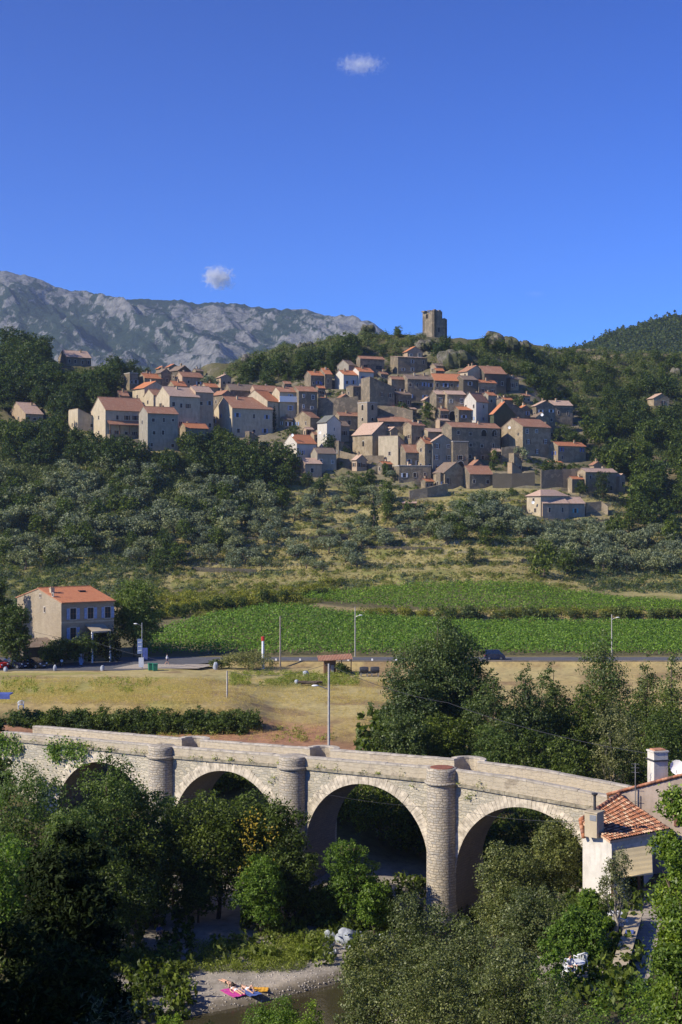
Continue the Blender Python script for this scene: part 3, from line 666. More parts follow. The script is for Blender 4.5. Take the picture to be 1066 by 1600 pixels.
def house(label, xa, xb, xc, yb, ye, th=38, kind='f', wm='stone_grey', rm='roof_terracotta', win=(2, 2), side=(1, 1), sh=None, fr='frame_pale', pitch=24, depth=None, chim=1, Y=None, name='house', cat='house', group=None, door=None, ww=1.0, wh=1.4, pad=True, extra=None, top=None, left_mat=None):
    r = random.Random(int(xa*13+xc*7+yb)); thr = R(th)
    if Y is None: X, Y = hit(xb, yb)
    else: X = (xb-533)*Y/F
    z = EYE-(yb-800)*Y/F; s = Y/F
    b0 = R(0); # widths corrected for the bearing of the house
    br = math.atan2(X, Y)
    Lf = (xc-xb)*s/math.cos(thr+0)*math.cos(0)/(1-math.tan(thr)*X/Y*1.0) if xc > xb else 5
    if th > 0 and xb > xa: Ls = (xb-xa)*s/(math.sin(thr)+math.cos(thr)*X/Y)
    else: Ls = depth or 6
    if depth: Ls = depth
    Ls = max(2.2, min(Ls, 16)); Lf = max(1.5, Lf); h = (yb-ye)*s; p = R(pitch*(1.38 if pitch > 12 else 1))
    root = empty(name, (X, Y, z), thr, label, cat, group)
    body_mb(Lf, Ls, h, kind, p).build('wall', MATS[wm], root)
    rf = roof_mb(Lf, Ls, h, kind, p).build('roof', [MATS[rm], MATS['concrete'] if kind == 'flat' else MATS['roof_brown']], root)
    for k in range(chim):
        u = Lf*(.25+.5*r.random()) if kind in ('f', 'hip') else Lf*(.5 if kind == 's' else r.uniform(.3, .7)); v = Ls*(.5+.12*r.choice((-1, 1))) if kind != 's' else Ls*r.uniform(.3, .8)
        zr = {'f': h+Ls/2*math.tan(p)*.8, 's': h+Lf/2*math.tan(p), 'sh': h+v*math.tan(p), 'sl': h+u*math.tan(p), 'sr': h+(Lf-u)*math.tan(p), 'hip': h+1, 'flat': h}[kind]
        chimney(rf, u, v, zr, h=r.uniform(.7, 1.1), mat=r.choice(['render_cream', 'stone_beige', 'render_ochre']))
    if sh is None: sh = r.choice([None, None, None, 'shutter_brown', 'shutter_grey', 'shutter_pale_blue', 'shutter_white', 'shutter_brown'])
    nc, nr = win; st = h/max(nr, 1) if nr else h
    for j in range(nr):
        for i in range(nc):
            u = Lf*(i+.5+r.uniform(-.12, .12))/nc; zc = h-st*(j+.5)+r.uniform(-.1, .1); hh = wh*r.choice((1, 1, .8)) if not sh else wh
            if u < .8 or u > Lf-.7: u = min(max(u, .8), Lf-.7)
            if Lf > 1.6 and (r.random() > .12 or nc*nr < 3): put_window(root, 'f', u, zc+r.uniform(-.25, .25), ww*r.choice((1, 1, .8, .65)), hh*r.choice((1, 1, .75)), fr, sh if r.random() < .7 else None)
    nc, nr = side
    for j in range(nr):
        for i in range(nc):
            if Ls > 2.4: put_window(root, 'l', Ls*(i+.5+r.uniform(-.15, .15))/nc, h-h/nr*(j+.45), ww*.8, wh*.85, fr, sh if r.random() < .4 else None)
    if door: link('door', door_mesh(door), root, (Lf*r.uniform(.3, .6), 0, 0), 0)
    PADS.append((X, Y, math.cos(thr), math.sin(thr), Lf, Ls, z)) if pad else None
    yt = top or (ye-14); RECTS.append((xa, xc, yt, yb, Y))
    return root, Lf, Ls, h, p
def V(*a, **k): return house(*a, group=k.pop('group', None), **k)
H = {}
def village():
    q = house
    # --- houses of the left wing
    q('isolated stone house with pink tiled roof high on the wooded left hill', 91, 104, 143, 572, 557, 30, 'f', 'stone_grey', 'roof_pink', (4, 1), (1, 1), pitch=22)
    q('low house with two pink roofs among trees at the far left edge', 6, 40, 68, 660, 646, 35, 'f', 'render_ochre', 'roof_pink', (3, 1), (1, 1), pitch=20, chim=2)
    q('low tiled lean-to wing in front of the long cream house on the left', 107, 122, 158, 672, 655, 32, 'sr', 'render_cream', 'roof_terracotta', (1, 1), (1, 1), pitch=17)
    r, Lf, Ls, h, p = q('long cream house with tiled porch roof across its front, left of the village', 142, 165, 231, 688, 640, 32, 'f', 'render_cream', 'roof_terracotta', (5, 2), (1, 2), pitch=26)
    mb = MB(); mb.poly([(.5, -2.2, h*.52), (Lf, -2.2, h*.52), (Lf, 0, h*.66), (.5, 0, h*.66)]); mb.poly([(.5, 0, h*.63), (Lf, 0, h*.63), (Lf, -2.2, h*.49), (.5, -2.2, h*.49)]); mb.poly([(.5, -2.2, h*.49), (Lf, -2.2, h*.49), (Lf, -2.2, h*.52), (.5, -2.2, h*.52)])
    mb.build('porch_roof', MATS['roof_terracotta'], r)
    for k in range(5): m2 = MB(); m2.bx(-.12, .12, -2.1, -1.86, -4, h*.5); m2.build('post', MATS['wood_brown'], r).location.x = .8+k*(Lf-1.2)/4
    m2 = MB(); m2.bx(.5, Lf, -2.2, 0, -5, h*.2); m2.build('terrace_wall', MATS['stone_grey'], r)
    q('tall grey rendered house with balcony, joined to the long cream house', 217, 231, 279, 705, 645, 30, 'f', 'render_grey', 'roof_terracotta', (3, 3), (1, 2), pitch=22, wh=1.4)
    q('big cream gabled house with pink roof behind the tall grey rendered one', 243, 265, 313, 676, 618, 34, 'f', 'render_cream', 'roof_pink', (4, 2), (1, 2), pitch=24, wh=1.4)
    q('cream gabled house with pink roof stepping down to the right of the big one', 290, 306, 334, 680, 612, 34, 'f', 'render_pink', 'roof_pink', (2, 2), (1, 2), pitch=22)
    q('small low house with orange roof below the left wing of the village', 281, 291, 326, 690, 668, 34, 'f', 'stone_beige', 'roof_orange', (2, 1), (0, 0), pitch=24)
    q('cream house with half round front and broad red roof on the left wing', 207, 226, 262, 634, 606, 40, 's', 'render_cream', 'roof_orange', (2, 1), (1, 1), pitch=20)
    q('lower cream house with brown doorway before the broad red roof', 225, 240, 259, 640, 617, 38, 'f', 'render_cream', 'roof_terracotta', (1, 1), (1, 1), pitch=24, door='shutter_brown')
    q('house with bright red roof near the top of the left wing', 216, 226, 254, 612, 590, 35, 'f', 'stone_beige', 'roof_orange', (2, 1), (1, 1), pitch=24)
    q('roofless grey stone block at the left end of the left wing', 194, 203, 216, 610, 583, 35, 'flat', 'stone_grey', 'roof_brown', (2, 1), (1, 1), chim=0)
    q('dark stone house with brown gable at the top of the left wing', 243, 252, 268, 606, 582, 40, 's', 'stone_grey', 'roof_brown', (1, 1), (1, 1))
    q('brown roofed stone house on the crest of the left wing', 264, 280, 298, 600, 578, 40, 's', 'stone_dark', 'roof_brown', (1, 1), (1, 1))
    q('red roofed house tucked under the crest of the left wing', 274, 285, 318, 606, 588, 34, 'f', 'render_pink', 'roof_terracotta', (2, 1), (1, 1))
    q('small house with stained orange roof in the middle of the left wing', 262, 272, 292, 616, 602, 34, 'f', 'stone_beige', 'roof_orange', (2, 1), (1, 1))
    q('narrow cream house with red roof at the right of the left wing', 314, 322, 341, 630, 604, 34, 'f', 'render_ochre', 'roof_orange', (1, 2), (1, 1))
    q('brown gabled house where the left wing meets the village', 331, 348, 364, 640, 616, 38, 's', 'stone_grey', 'roof_terracotta', (1, 1), (1, 1))
    q('long low house with faded brown roof and one blue window', 356, 360, 402, 632, 609, 25, 'f', 'stone_grey', 'roof_brown', (3, 1), (0, 0), sh='shutter_blue', depth=7)
    q('long low house with terracotta roof beside the one with faded brown roof', 396, 400, 436, 632, 611, 25, 'f', 'render_pink', 'roof_terracotta', (2, 1), (0, 0), depth=7)
    # --- lower left of the village
    q('cream gabled house with long tiled roof and climbing plants on its front', 334, 363, 427, 684, 637, 30, 'f', 'render_cream', 'roof_terracotta', (3, 2), (1, 2), sh='shutter_pale_blue', pitch=22)
    q('house with wide cream gable and bright orange roof', 377, 418, 438, 670, 626, 52, 'f', 'render_cream', 'roof_orange', (1, 1), (1, 1), pitch=24, ww=.7)
    r, Lf, Ls, h, p = q('three storey house with loggia and white balcony under its gable', 432, 437, 466, 662, 612, 22, 'f', 'render_cream', 'roof_terracotta', (1, 3), (0, 0), fr='frame_white', pitch=18, wh=1.7, ww=1.1, depth=8)
    m2 = MB(); m2.bx(-.3, Lf+.2, -1.0, 0, h*.68, h*.72); m2.bx(-.3, Lf+.2, -1.0, -.92, h*.72, h*.86); m2.build('balcony', MATS['white_paint'], r)
    q('grey stone house with terracotta roof right of the loggia house', 466, 467, 496, 662, 611, 22, 'f', 'stone_grey', 'roof_terracotta', (2, 3), (0, 0), fr='frame_white', pitch=18, depth=8)
    q('small stone barn with single pitch roof below the long garden wall', 460, 485, 499, 672, 652, 50, 'f', 'stone_beige', 'roof_terracotta', (0, 0), (2, 1), pitch=22, chim=0, ww=.6)
    q('tall pale house with grey slate gable beside the bell tower', 496, 511, 533, 706, 659, 38, 's', 'render_white', 'roof_slate', (1, 2), (0, 0), pitch=26, chim=0, fr='frame_white')
    q('narrow grey annex right of the slate gabled house', 530, 532, 546, 690, 665, 30, 'f', 'render_grey', 'roof_brown', (1, 1), (0, 0), depth=5, chim=0)
    q('white gabled house with terracotta roof and pale blue shutters, lowest on the left', 443, 464, 495, 722, 692, 36, 'f', 'render_white', 'roof_orange', (2, 1), (1, 1), sh='shutter_pale_blue', pitch=26, fr='frame_white')
    q('grey wing right of the lowest white gabled house', 495, 496, 526, 735, 708, 22, 'f', 'render_grey', 'roof_brown', (2, 1), (0, 0), fr='frame_white', pitch=22, chim=0, depth=6)
    q('tiled open porch under the lowest white gabled house', 475, 477, 503, 746, 724, 24, 'sh', 'render_pink', 'roof_pink', (1, 1), (0, 0), pitch=18, chim=0, depth=4)
    # --- upper middle
    q('small house with blue shutters under the wooded crest', 483, 486, 508, 610, 586, 25, 'f', 'stone_grey', 'roof_orange', (3, 1), (0, 0), sh='shutter_blue', pitch=20, depth=6)
    q('red roofed dwelling joined to the small house with blue shutters', 505, 508, 519, 608, 584, 25, 'f', 'stone_grey', 'roof_orange', (1, 1), (0, 0), sh='shutter_blue', pitch=24, depth=7)
    q('white gabled house with pale blue shutters in the upper row', 523, 537, 559, 608, 585, 30, 'f', 'render_white', 'roof_orange', (2, 1), (0, 0), sh='shutter_pale_blue', pitch=20)
    q('red roofed house with white gable end in the upper row', 549, 561, 584, 604, 580, 32, 'f', 'render_white', 'roof_orange', (2, 1), (0, 0), sh='shutter_blue', pitch=22)
    q('grey gabled house behind the two white ones in the upper row', 527, 545, 556, 590, 570, 45, 'f', 'render_grey', 'roof_brown', (1, 1), (1, 1), sh='shutter_pale_blue', pitch=24, chim=0)
    q('half open stone barn with wide dark opening under its roof', 557, 563, 601, 588, 560, 22, 'f', 'stone_grey', 'roof_terracotta', (2, 1), (0, 0), pitch=20, ww=2.4, wh=1.8, fr=None, chim=0)
    q('square grey stone house with flat pale roof edge high in the village', 617, 622, 668, 584, 558, 20, 'sh', 'stone_grey', 'roof_pink', (3, 2), (0, 0), pitch=8, chim=0, depth=8, ww=.7)
    q('ruined red brick gable standing on top of the square grey house', 634, 637, 661, 560, 549, 20, 's', 'render_pink', 'roof_orange', (2, 1), (0, 0), pitch=22, chim=0, depth=5, fr='frame_white')
    q('house half covered in green ivy above the long garden wall', 541, 552, 577, 625, 604, 32, 'f', 'stone_grey', 'roof_brown', (2, 1), (1, 1), pitch=10)
    q('tall grey house with ivy over its upper wall, above the bell tower', 575, 578, 617, 652, 604, 22, 'sr', 'stone_grey', 'roof_terracotta', (3, 2), (0, 0), pitch=14, ww=.7, chim=0, depth=8)
    q('small tiled house standing on the garden wall right of the ivy house', 617, 619, 643, 640, 616, 20, 'f', 'stone_grey', 'roof_brown', (2, 1), (0, 0), pitch=16, depth=5)
    q('house with red roof and pale door at the left of the upper terrace row', 606, 612, 636, 626, 592, 25, 'f', 'stone_beige', 'roof_terracotta', (2, 1), (1, 1), sh='shutter_white', pitch=22)
    q('long grey house with worn brown roof in the upper terrace row', 635, 637, 680, 628, 592, 18, 'f', 'stone_grey', 'roof_brown', (4, 2), (0, 0), pitch=18, depth=8, sh=None, chim=2)
    q('long house with bright red roof in the middle of the upper terrace row', 677, 679, 724, 622, 594, 14, 'f', 'stone_grey', 'roof_orange', (4, 2), (0, 0), pitch=24, depth=8, chim=0, sh='shutter_pale_blue')
    q('grey house with dull roof between the two red roofs of the upper terrace row', 722, 724, 746, 622, 593, 18, 'f', 'stone_dark', 'roof_brown', (1, 2), (0, 0), pitch=16, depth=8)
    q('house with lit gable and red roof closing the upper terrace row on the right', 741, 748, 776, 624, 597, 30, 'f', 'stone_beige', 'roof_orange', (2, 1), (0, 0), pitch=22)
    q('pale house with brown roof highest at the right of the village', 716, 731, 758, 606, 580, 36, 's', 'render_cream', 'roof_terracotta', (2, 1), (1, 1), pitch=20, chim=2)
    q('dark stone wing with terracotta roof right of the highest pale house', 756, 757, 791, 612, 583, 20, 'f', 'stone_dark', 'roof_terracotta', (3, 1), (0, 0), pitch=24, depth=9)
    # --- centre
    r, Lf, Ls, h, p = q('tall stone house with rounded archway at its foot', 697, 699, 728, 656, 616, 16, 'f', 'stone_beige', 'roof_pink', (2, 2), (0, 0), pitch=16, depth=7, chim=0, wh=1.6, fr='frame_white')
    put_window(r, 'f', Lf*.3, 1.5, 2.6, 3.2, 'frame_pale', arch=True)
    q('narrow stone house with white windows left of the archway house', 680, 682, 699, 652, 616, 16, 'f', 'stone_grey', 'roof_pink', (1, 2), (0, 0), pitch=16, depth=7, chim=1, fr='frame_white')
    q('white gabled house in the centre right of the village, brightly lit', 723, 744, 763, 664, 626, 50, 'f', 'render_white', 'roof_terracotta', (1, 2), (2, 2), pitch=34, ww=.7)
    q('low brown roofed outbuilding at the foot of the lit white gable', 713, 717, 747, 662, 640, 22, 'f', 'stone_grey', 'roof_orange', (2, 1), (1, 1), pitch=20, depth=4, chim=0)
    q('grey house with red roof and white gable end right of the lit white gable', 754, 763, 775, 656, 617, 35, 'f', 'render_grey', 'roof_orange', (1, 2), (0, 0), pitch=24)
    q('green ivy covered house with red roof on the right of the village', 766, 772, 806, 684, 646, 30, 's', 'render_green', 'roof_orange', (0, 0), (0, 0), pitch=30)
    q('low terracotta roof stepping down right of the ivy covered house', 776, 783, 821, 668, 640, 25, 'sr', 'stone_grey', 'roof_pink', (1, 1), (0, 0), pitch=14, chim=0)
    q('stone house with pink roof and tall door right of the village', 831, 838, 868, 662, 634, 28, 's', 'stone_grey', 'roof_pink', (2, 2), (1, 1), pitch=17)
    q('grey rear wing of the stone house with pink roof', 862, 864, 895, 658, 633, 16, 'f', 'stone_grey', 'roof_pink', (2, 1), (0, 0), pitch=20, depth=7)
    q('low stone shed with satellite dish before the pink roofed stone house', 828, 838, 858, 668, 652, 40, 's', 'stone_beige', 'roof_brown', (1, 1), (0, 0), pitch=20, chim=1)
    # --- the church and the cluster round it
    r, Lf, Ls, h, p = q('village church nave with broad terracotta roof and plain lit side wall', 550, 582, 616, 716, 678, 44, 's', 'stone_beige', 'roof_pink', (0, 0), (0, 0), pitch=27, chim=0, name='church', cat='church')
    put_window(r, 'l', Ls*.45, h*.62, .8, 1.9, 'frame_pale', arch=True)
    r, Lf, Ls, h, p = q('square stone bell tower rising behind the church nave', 559, 574, 590, 676, 629, 40, 'flat', 'stone_gold', 'roof_terracotta', (0, 0), (0, 0), chim=0, name='bell_tower', cat='bell tower')
    for f_, L_ in (('l', Ls), ('f', Lf)): put_window(r, f_, L_*.5, h-1.5, .9, 1.9, 'frame_pale', arch=True); put_window(r, f_, L_*.5, h-5.6, .8, 1.1, 'frame_pale', arch=True)
    q('house with long terracotta roof between the slate gable and the bell tower', 523, 530, 562, 672, 649, 25, 'f', 'stone_beige', 'roof_terracotta', (1, 1), (1, 1), pitch=22)
    q('low house with terracotta roof behind the church on the right', 590, 592, 645, 676, 658, 12, 'f', 'stone_grey', 'roof_terracotta', (2, 1), (0, 0), pitch=20, depth=6)
    q('small side chapel with its own steep lit front right of the church', 601, 611, 622, 706, 672, 36, 's', 'stone_beige', 'roof_pink', (1, 1), (1, 1), pitch=24, chim=0, name='chapel', cat='chapel')
    q('low tiled sacristy against the foot of the church', 587, 597, 614, 710, 687, 34, 'sh', 'stone_beige', 'roof_terracotta', (0, 0), (1, 1), pitch=20, chim=0, depth=4)
    q('house with pale lit front and lean-to roof below the church', 591, 622, 634, 728, 692, 58, 'sr', 'render_cream', 'roof_pink', (1, 1), (1, 1), pitch=18, chim=0)
    q('grey house with tiled porch and blue grey door right of the lean-to house', 622, 634, 660, 738, 706, 22, 'f', 'stone_grey', 'roof_terracotta', (2, 1), (0, 0), sh='shutter_grey', pitch=28, depth=6)
    q('dark basement storey with iron lamp bracket under the porch house', 622, 624, 674, 755, 728, 14, 'flat', 'stone_grey', 'roof_brown', (3, 1), (0, 0), chim=0, depth=7, pad=False)
    q('house with small lit gable and terracotta roof behind the porch house', 632, 643, 664, 704, 664, 36, 'f', 'stone_beige', 'roof_terracotta', (1, 1), (1, 1), pitch=20)
    q('long house with pale pink roof right of the small lit gable', 660, 669, 723, 706, 674, 26, 'f', 'stone_beige', 'roof_pink', (3, 1), (0, 0), pitch=20)
    q('gabled house with three white windows facing the valley', 672, 676, 709, 738, 690, 24, 's', 'render_grey', 'roof_pink', (2, 3), (0, 0), pitch=22, fr='frame_white', chim=0)
    q('narrow house with steep orange roof left of the three window gable', 651, 664, 677, 740, 692, 40, 'f', 'stone_beige', 'roof_orange', (1, 2), (1, 2), pitch=30)
    r, Lf, Ls, h, p = q('stone block with open balcony and arched cellar right of the three window gable', 706, 708, 732, 738, 690, 14, 'flat', 'stone_grey', 'roof_brown', (1, 1), (0, 0), pitch=10, chim=0, depth=6, ww=2.2)
    put_window(r, 'f', Lf*.5, 2.2, 2.2, 3, 'frame_pale', arch=True)
    r, Lf, Ls, h, p = q('great stone house with long roof and two arched openings under the eaves', 690, 706, 783, 722, 667, 26, 'f', 'stone_grey', 'roof_terracotta', (4, 3), (0, 0), pitch=19)
    for u in (.66, .88): put_window(r, 'f', Lf*u, h-1.7, 1.9, 2.2, 'frame_pale', arch=True)
    q('stone house with three storeys of windows and a lit blank gable', 783, 817, 861, 712, 666, 34, 'f', 'stone_beige', 'roof_terracotta', (3, 3), (0, 0), pitch=20, fr='frame_white')
    q('stone house with three tall doors facing the terraces', 675, 695, 732, 764, 738, 36, 's', 'stone_beige', 'roof_brown', (3, 1), (0, 0), pitch=24, ww=.9, wh=2.0, chim=0)
    q('low stone house with red and brown roof right of the three door house', 730, 734, 770, 764, 740, 20, 'f', 'stone_grey', 'roof_terracotta', (2, 1), (0, 0), pitch=26, depth=7)
    q('stone house with bright blue shutters and stone chimney', 857, 872, 916, 722, 696, 34, 'f', 'stone_beige', 'roof_orange', (3, 2), (1, 1), sh='shutter_blue', pitch=20)
    q('cream villa with hipped brown roof and turquoise shutters', 823, 845, 888, 806, 774, 38, 'hip', 'render_cream', 'roof_pink', (2, 2), (1, 2), sh='shutter_turquoise', pitch=22)
    q('low front wing of the cream villa with pink roof', 845, 848, 889, 808, 786, 22, 'f', 'render_pink', 'roof_pink', (2, 1), (0, 0), sh='shutter_turquoise', pitch=20, depth=6, chim=0)
    q('grey end wing of the cream villa with pink roof', 886, 888, 914, 808, 786, 20, 'f', 'render_grey', 'roof_pink', (1, 1), (0, 0), sh='shutter_turquoise', pitch=22, depth=6, chim=0)
    q('rambling stone farmhouse with pink roof behind a blue green conifer', 902, 915, 964, 770, 737, 30, 'f', 'stone_beige', 'roof_pink', (3, 2), (1, 1), pitch=20)
    q('low red roofed wing left of the rambling stone farmhouse', 888, 894, 914, 770, 748, 30, 'f', 'stone_beige', 'roof_orange', (1, 1), (1, 1), pitch=22)
    q('small brown annex with lit gable at the right of the rambling farmhouse', 961, 969, 977, 768, 744, 40, 's', 'render_pink', 'roof_pink', (1, 1), (0, 0), pitch=20, chim=0)
    q('tiny stone hut with pale gable far up the right slope', 1020, 1022, 1046, 634, 622, 18, 's', 'stone_beige', 'roof_pink', (1, 1), (0, 0), pitch=20, chim=0, depth=5, ww=.6, name='hut', cat='hut')
    fl = random.Random(77); K = [('render_ochre', 'roof_terracotta'), ('stone_beige', 'roof_orange'), ('stone_grey', 'roof_terracotta'), ('render_pink', 'roof_pink'), ('stone_beige', 'roof_brown'), ('stone_grey', 'roof_orange')]
    for k, (x, y, w, lb) in enumerate([(384, 652, 24, 'small house between the wide cream gable and the ivy terrace'), (352, 660, 20, 'small house peeping above the long roofed cream house'), (446, 668, 18, 'low house under the loggia house'), (508, 640, 22, 'narrow house at the left end of the high garden wall'), (536, 634, 18, 'little house half way along the high garden wall'), (590, 690, 16, 'house squeezed between church and side chapel'),
        (652, 720, 20, 'small house right of the grey porch house'), (600, 742, 22, 'low house among gardens under the lean-to house'), (560, 736, 22, 'low tiled outhouse below the churchyard wall'), (742, 742, 22, 'small house behind the low red and brown roof'), (690, 660, 18, 'small house left of the foot of the archway house'), (640, 680, 22, 'low house behind the pink roofed long house'),
        (790, 642, 20, 'small house above the ivy covered green one'), (812, 690, 20, 'small house above the three storey house'), (800, 610, 18, 'small house at the right end of the top row'), (598, 628, 18, 'small house under the half open barn'), (655, 610, 20, 'small house under the square grey house'), (700, 640, 16, 'narrow gabled house left above the archway'),
        (300, 640, 20, 'small house between left wing and cream gable'), (326, 664, 18, 'little house at the foot of the left wing'), (190, 632, 20, 'small house left of the broad red roof'), (760, 690, 20, 'small house between great stone house and three storey house'), (470, 625, 16, 'small house behind the grey stone house of the loggia'), (930, 742, 18, 'small house above the rambling farmhouse')]):
        a, b = fl.choice(K); q(lb, x-w*.45, x-w*.1, x+w*.6, y, y-fl.uniform(13, 19), fl.uniform(24, 42), fl.choice(['f', 'f', 's']), a, b, (2, 1), (1, 1), pitch=fl.uniform(19, 25))
    core = [(430, 610), (560, 590), (640, 566), (700, 590), (790, 600), (830, 640), (860, 690), (820, 760), (740, 765), (660, 765), (560, 745), (500, 700), (440, 660)]
    left = [(200, 600), (280, 575), (335, 600), (440, 615), (450, 690), (400, 700), (300, 690), (240, 690), (190, 640)]
    for poly, nn, lb, gp in ((core, 34, 'little tiled stone house wedged between its bigger neighbours in the heart of the village', 'little houses in the heart of the village'), (left, 12, 'little tiled house wedged between its neighbours on the left wing', 'little houses on the left wing')):
        c = 0; tr = 0; xs = [p[0] for p in poly]; ys = [p[1] for p in poly]; done = []
        while c < nn and tr < 1500:
            tr += 1; x, y = fl.uniform(min(xs), max(xs)), fl.uniform(min(ys), max(ys)); w = fl.uniform(15, 24)
            if not inpoly(x, y, poly) or any(abs(x-a) < 15 and abs(y-b) < 9 for a, b in done): continue
            X_, Y_ = hit(x, y); 
            if any(math.hypot(X_-pd[0]-pd[4]*.4*pd[2], Y_-pd[1]-pd[4]*.4*pd[3]-3) < 5.5 for pd in PADS): continue
            if any(x+w*.5 > r0 and x-w*.4 < r1 and y > r2+2 and y-16 < r3-8 and Y_ < r4 for r0, r1, r2, r3, r4 in RECTS if r3 < y-2): continue
            a, b = fl.choice(K); done.append((x, y)); c += 1
            q(lb, x-w*.4, x-w*.1, x+w*.6, y, y-fl.uniform(11, 17), fl.uniform(20, 44), fl.choice(['f', 'f', 's', 'sr']), a, b, (2, 1), (1, 1), pitch=fl.uniform(17, 24), group=gp, chim=fl.choice((0, 1)))
    # --- ruined keep on the crest
    X, Y = hit(690, 526); s = Y/F; z = EYE-(528-800)*Y/F
    root = empty('ruined_tower', (( 677.5-533)*s, Y-6, z), R(38), 'square ruined stone keep with broken top on the crest above the village', 'tower')
    A = 17*s/math.sin(R(38)); B = 21*s/math.cos(R(38)); Ht = 41*s
    mb = MB(); NT = 14
    def ringtop(t):     # broken outline of the wall head, left wall then front then right
        return Ht*t
    rr = random.Random(3)
    outer = [(0, A), (0, 0), (B, 0), (B, A)]; wth = 1.5
    tops = {0: lambda t: Ht*(.97+.03*math.sin(t*9)), 1: lambda t: Ht*(1.0 if t < .62 else .70)+.3*math.sin(t*17), 2: lambda t: Ht*.68+.3*math.sin(t*11), 3: lambda t: Ht*.75+.8*math.sin(t*7)}
    for sd in range(4):
        (x0, y0), (x1, y1) = outer[sd], outer[(sd+1) % 4]; L = math.hypot(x1-x0, y1-y0); ux, uy = (x1-x0)/L, (y1-y0)/L; nx, ny = -uy, ux
        n = 16
        for i in range(n):
            a, b = i/n, (i+1)/n; zt = tops[sd]((a+b)/2)+rr.uniform(-.25, .25)
            p = [(x0+ux*L*a, y0+uy*L*a), (x0+ux*L*b, y0+uy*L*b), (x0+ux*L*b+nx*wth, y0+uy*L*b+ny*wth), (x0+ux*L*a+nx*wth, y0+uy*L*a+ny*wth)]
            lo = [(u, v, -6) for u, v in p]; hi = [(u, v, zt) for u, v in p]
            mb.poly([lo[0], lo[1], hi[1], hi[0]]); mb.poly(hi); mb.poly([lo[2], lo[3], hi[3], hi[2]]); mb.poly([lo[1], lo[2], hi[2], hi[1]]); mb.poly([lo[3], lo[0], hi[0], hi[3]])
    mb.build('wall', MATS['stone_grey'], root)
    m2 = MB(); m2.box((-.5, A*.8, Ht*.99), (1.6, 2.4, .6)); m2.box((.2, A*.45, Ht*1.0), (1.2, 2, .5), .3); m2.build('broken_parapet', MATS['stone_grey'], root)
    put_window(root, 'f', B*.35, 3.4, .9, 2.0, None, open_=True); put_window(root, 'l', A*.62, Ht*.8, 1.4, 2.0, None, open_=True)
    RECTS.append((655, 704, 482, 530, Y))
    # --- long retaining and garden walls
    def wall(label, pts, hgt, mat='dry_stone', th=.6, name='stone_wall', nr=False):
        # pts: picture points along the foot of the wall
        P = []
        for a in pts:
            X, Y = hit(*a); P.append((X, Y, EYE-(a[1]-800)*Y/F))
        o = P[0]; mb = MB()
        for (x0, y0, z0), (x1, y1, z1) in zip(P[:-1], P[1:]):
            L = math.hypot(x1-x0, y1-y0); n = max(1, int(L/1.5)); ux, uy = (x1-x0)/L, (y1-y0)/L; nx, ny = -uy*th, ux*th
            for i in range(n):
                a, b = i/n, (i+1)/n; jj = random.uniform(-.08, .08)
                q4 = []
                for t in (a, b):
                    xx, yy, zz = x0+(x1-x0)*t-o[0], y0+(y1-y0)*t-o[1], z0+(z1-z0)*t-o[2]; q4.append((xx, yy, zz))
                A_, B_ = q4; h0 = hgt+jj
                f = [(A_[0], A_[1], A_[2]-2.5), (B_[0], B_[1], B_[2]-2.5), (B_[0], B_[1], B_[2]+h0), (A_[0], A_[1], A_[2]+h0)]
                g = [(u+nx, v+ny, w) for u, v, w in f]
                mb.poly(f); mb.poly([f[3], f[2], g[2], g[3]]); mb.poly([g[1], g[0], g[3], g[2]]); mb.poly([f[1], g[1], g[2], f[2]]); mb.poly([g[0], f[0], f[3], g[3]])
        xs = [a[0] for a in pts]; ys = [a[1] for a in pts]; s_ = P[0][1]/F
        if not nr: RECTS.append((min(xs), max(xs), min(ys)-hgt/s_, max(ys), min(p_[1] for p_ in P)))
        return mb.build(name, MATS[mat], label=label, cat='wall', loc=o)
    wall('high grey garden wall across the village between the loggia house and the bell tower', [(497, 650), (530, 650), (560, 648)], 6.5, 'stone_grey')
    wall('high wall below the ivy covered grey house', [(590, 660), (620, 662), (645, 668)], 6, 'stone_grey')
    wall('retaining wall below the house with blue shutters', [(846, 764), (880, 762), (915, 760)], 6.0, 'stone_grey')
    wall('pale retaining wall below the three door house', [(640, 782), (668, 778), (700, 770)], 3.2, 'stone_beige')
    wall('stone wall right of the low red and brown roofed house', [(770, 762), (800, 762), (836, 760)], 4.6, 'stone_dark')
    wall('pale stone wall beside the path right of the cream villa', [(916, 800), (940, 798), (950, 806)], 3.0, 'stone_beige')
    wall('low churchyard wall at the foot of the church', [(528, 714), (560, 722), (600, 722)], 2.2, 'stone_beige')
    wall('grey wall under the ivy and cypress right of the great stone house', [(784, 722), (812, 720)], 5, 'stone_grey')
    for k, (a, b) in enumerate([((815, 880), (852, 878)), ((975, 872), (1010, 872)), ((318, 838), (400, 846)), ((560, 858), (690, 862)), ((480, 845), (560, 838)), ((300, 892), (400, 896)), ((850, 745), (905, 742)), ((600, 830), (700, 832))]):
        wall(nr=True, mat='terrace_stone', label=['dry stone terrace wall at the right end of the upper vineyard', 'short dry stone terrace wall among silver olive trees on the right', 'dark dry stone terrace wall in the middle of the left slope', 'long dry stone terrace wall crossing the centre of the slope', 'dry stone terrace wall left of the round pine',
              'lowest dry stone terrace wall above the broom on the left', 'small wall on the slope right of the blue shuttered house', 'upper dry stone terrace wall under the cypress'][k], pts=[a, b], hgt=1.15)
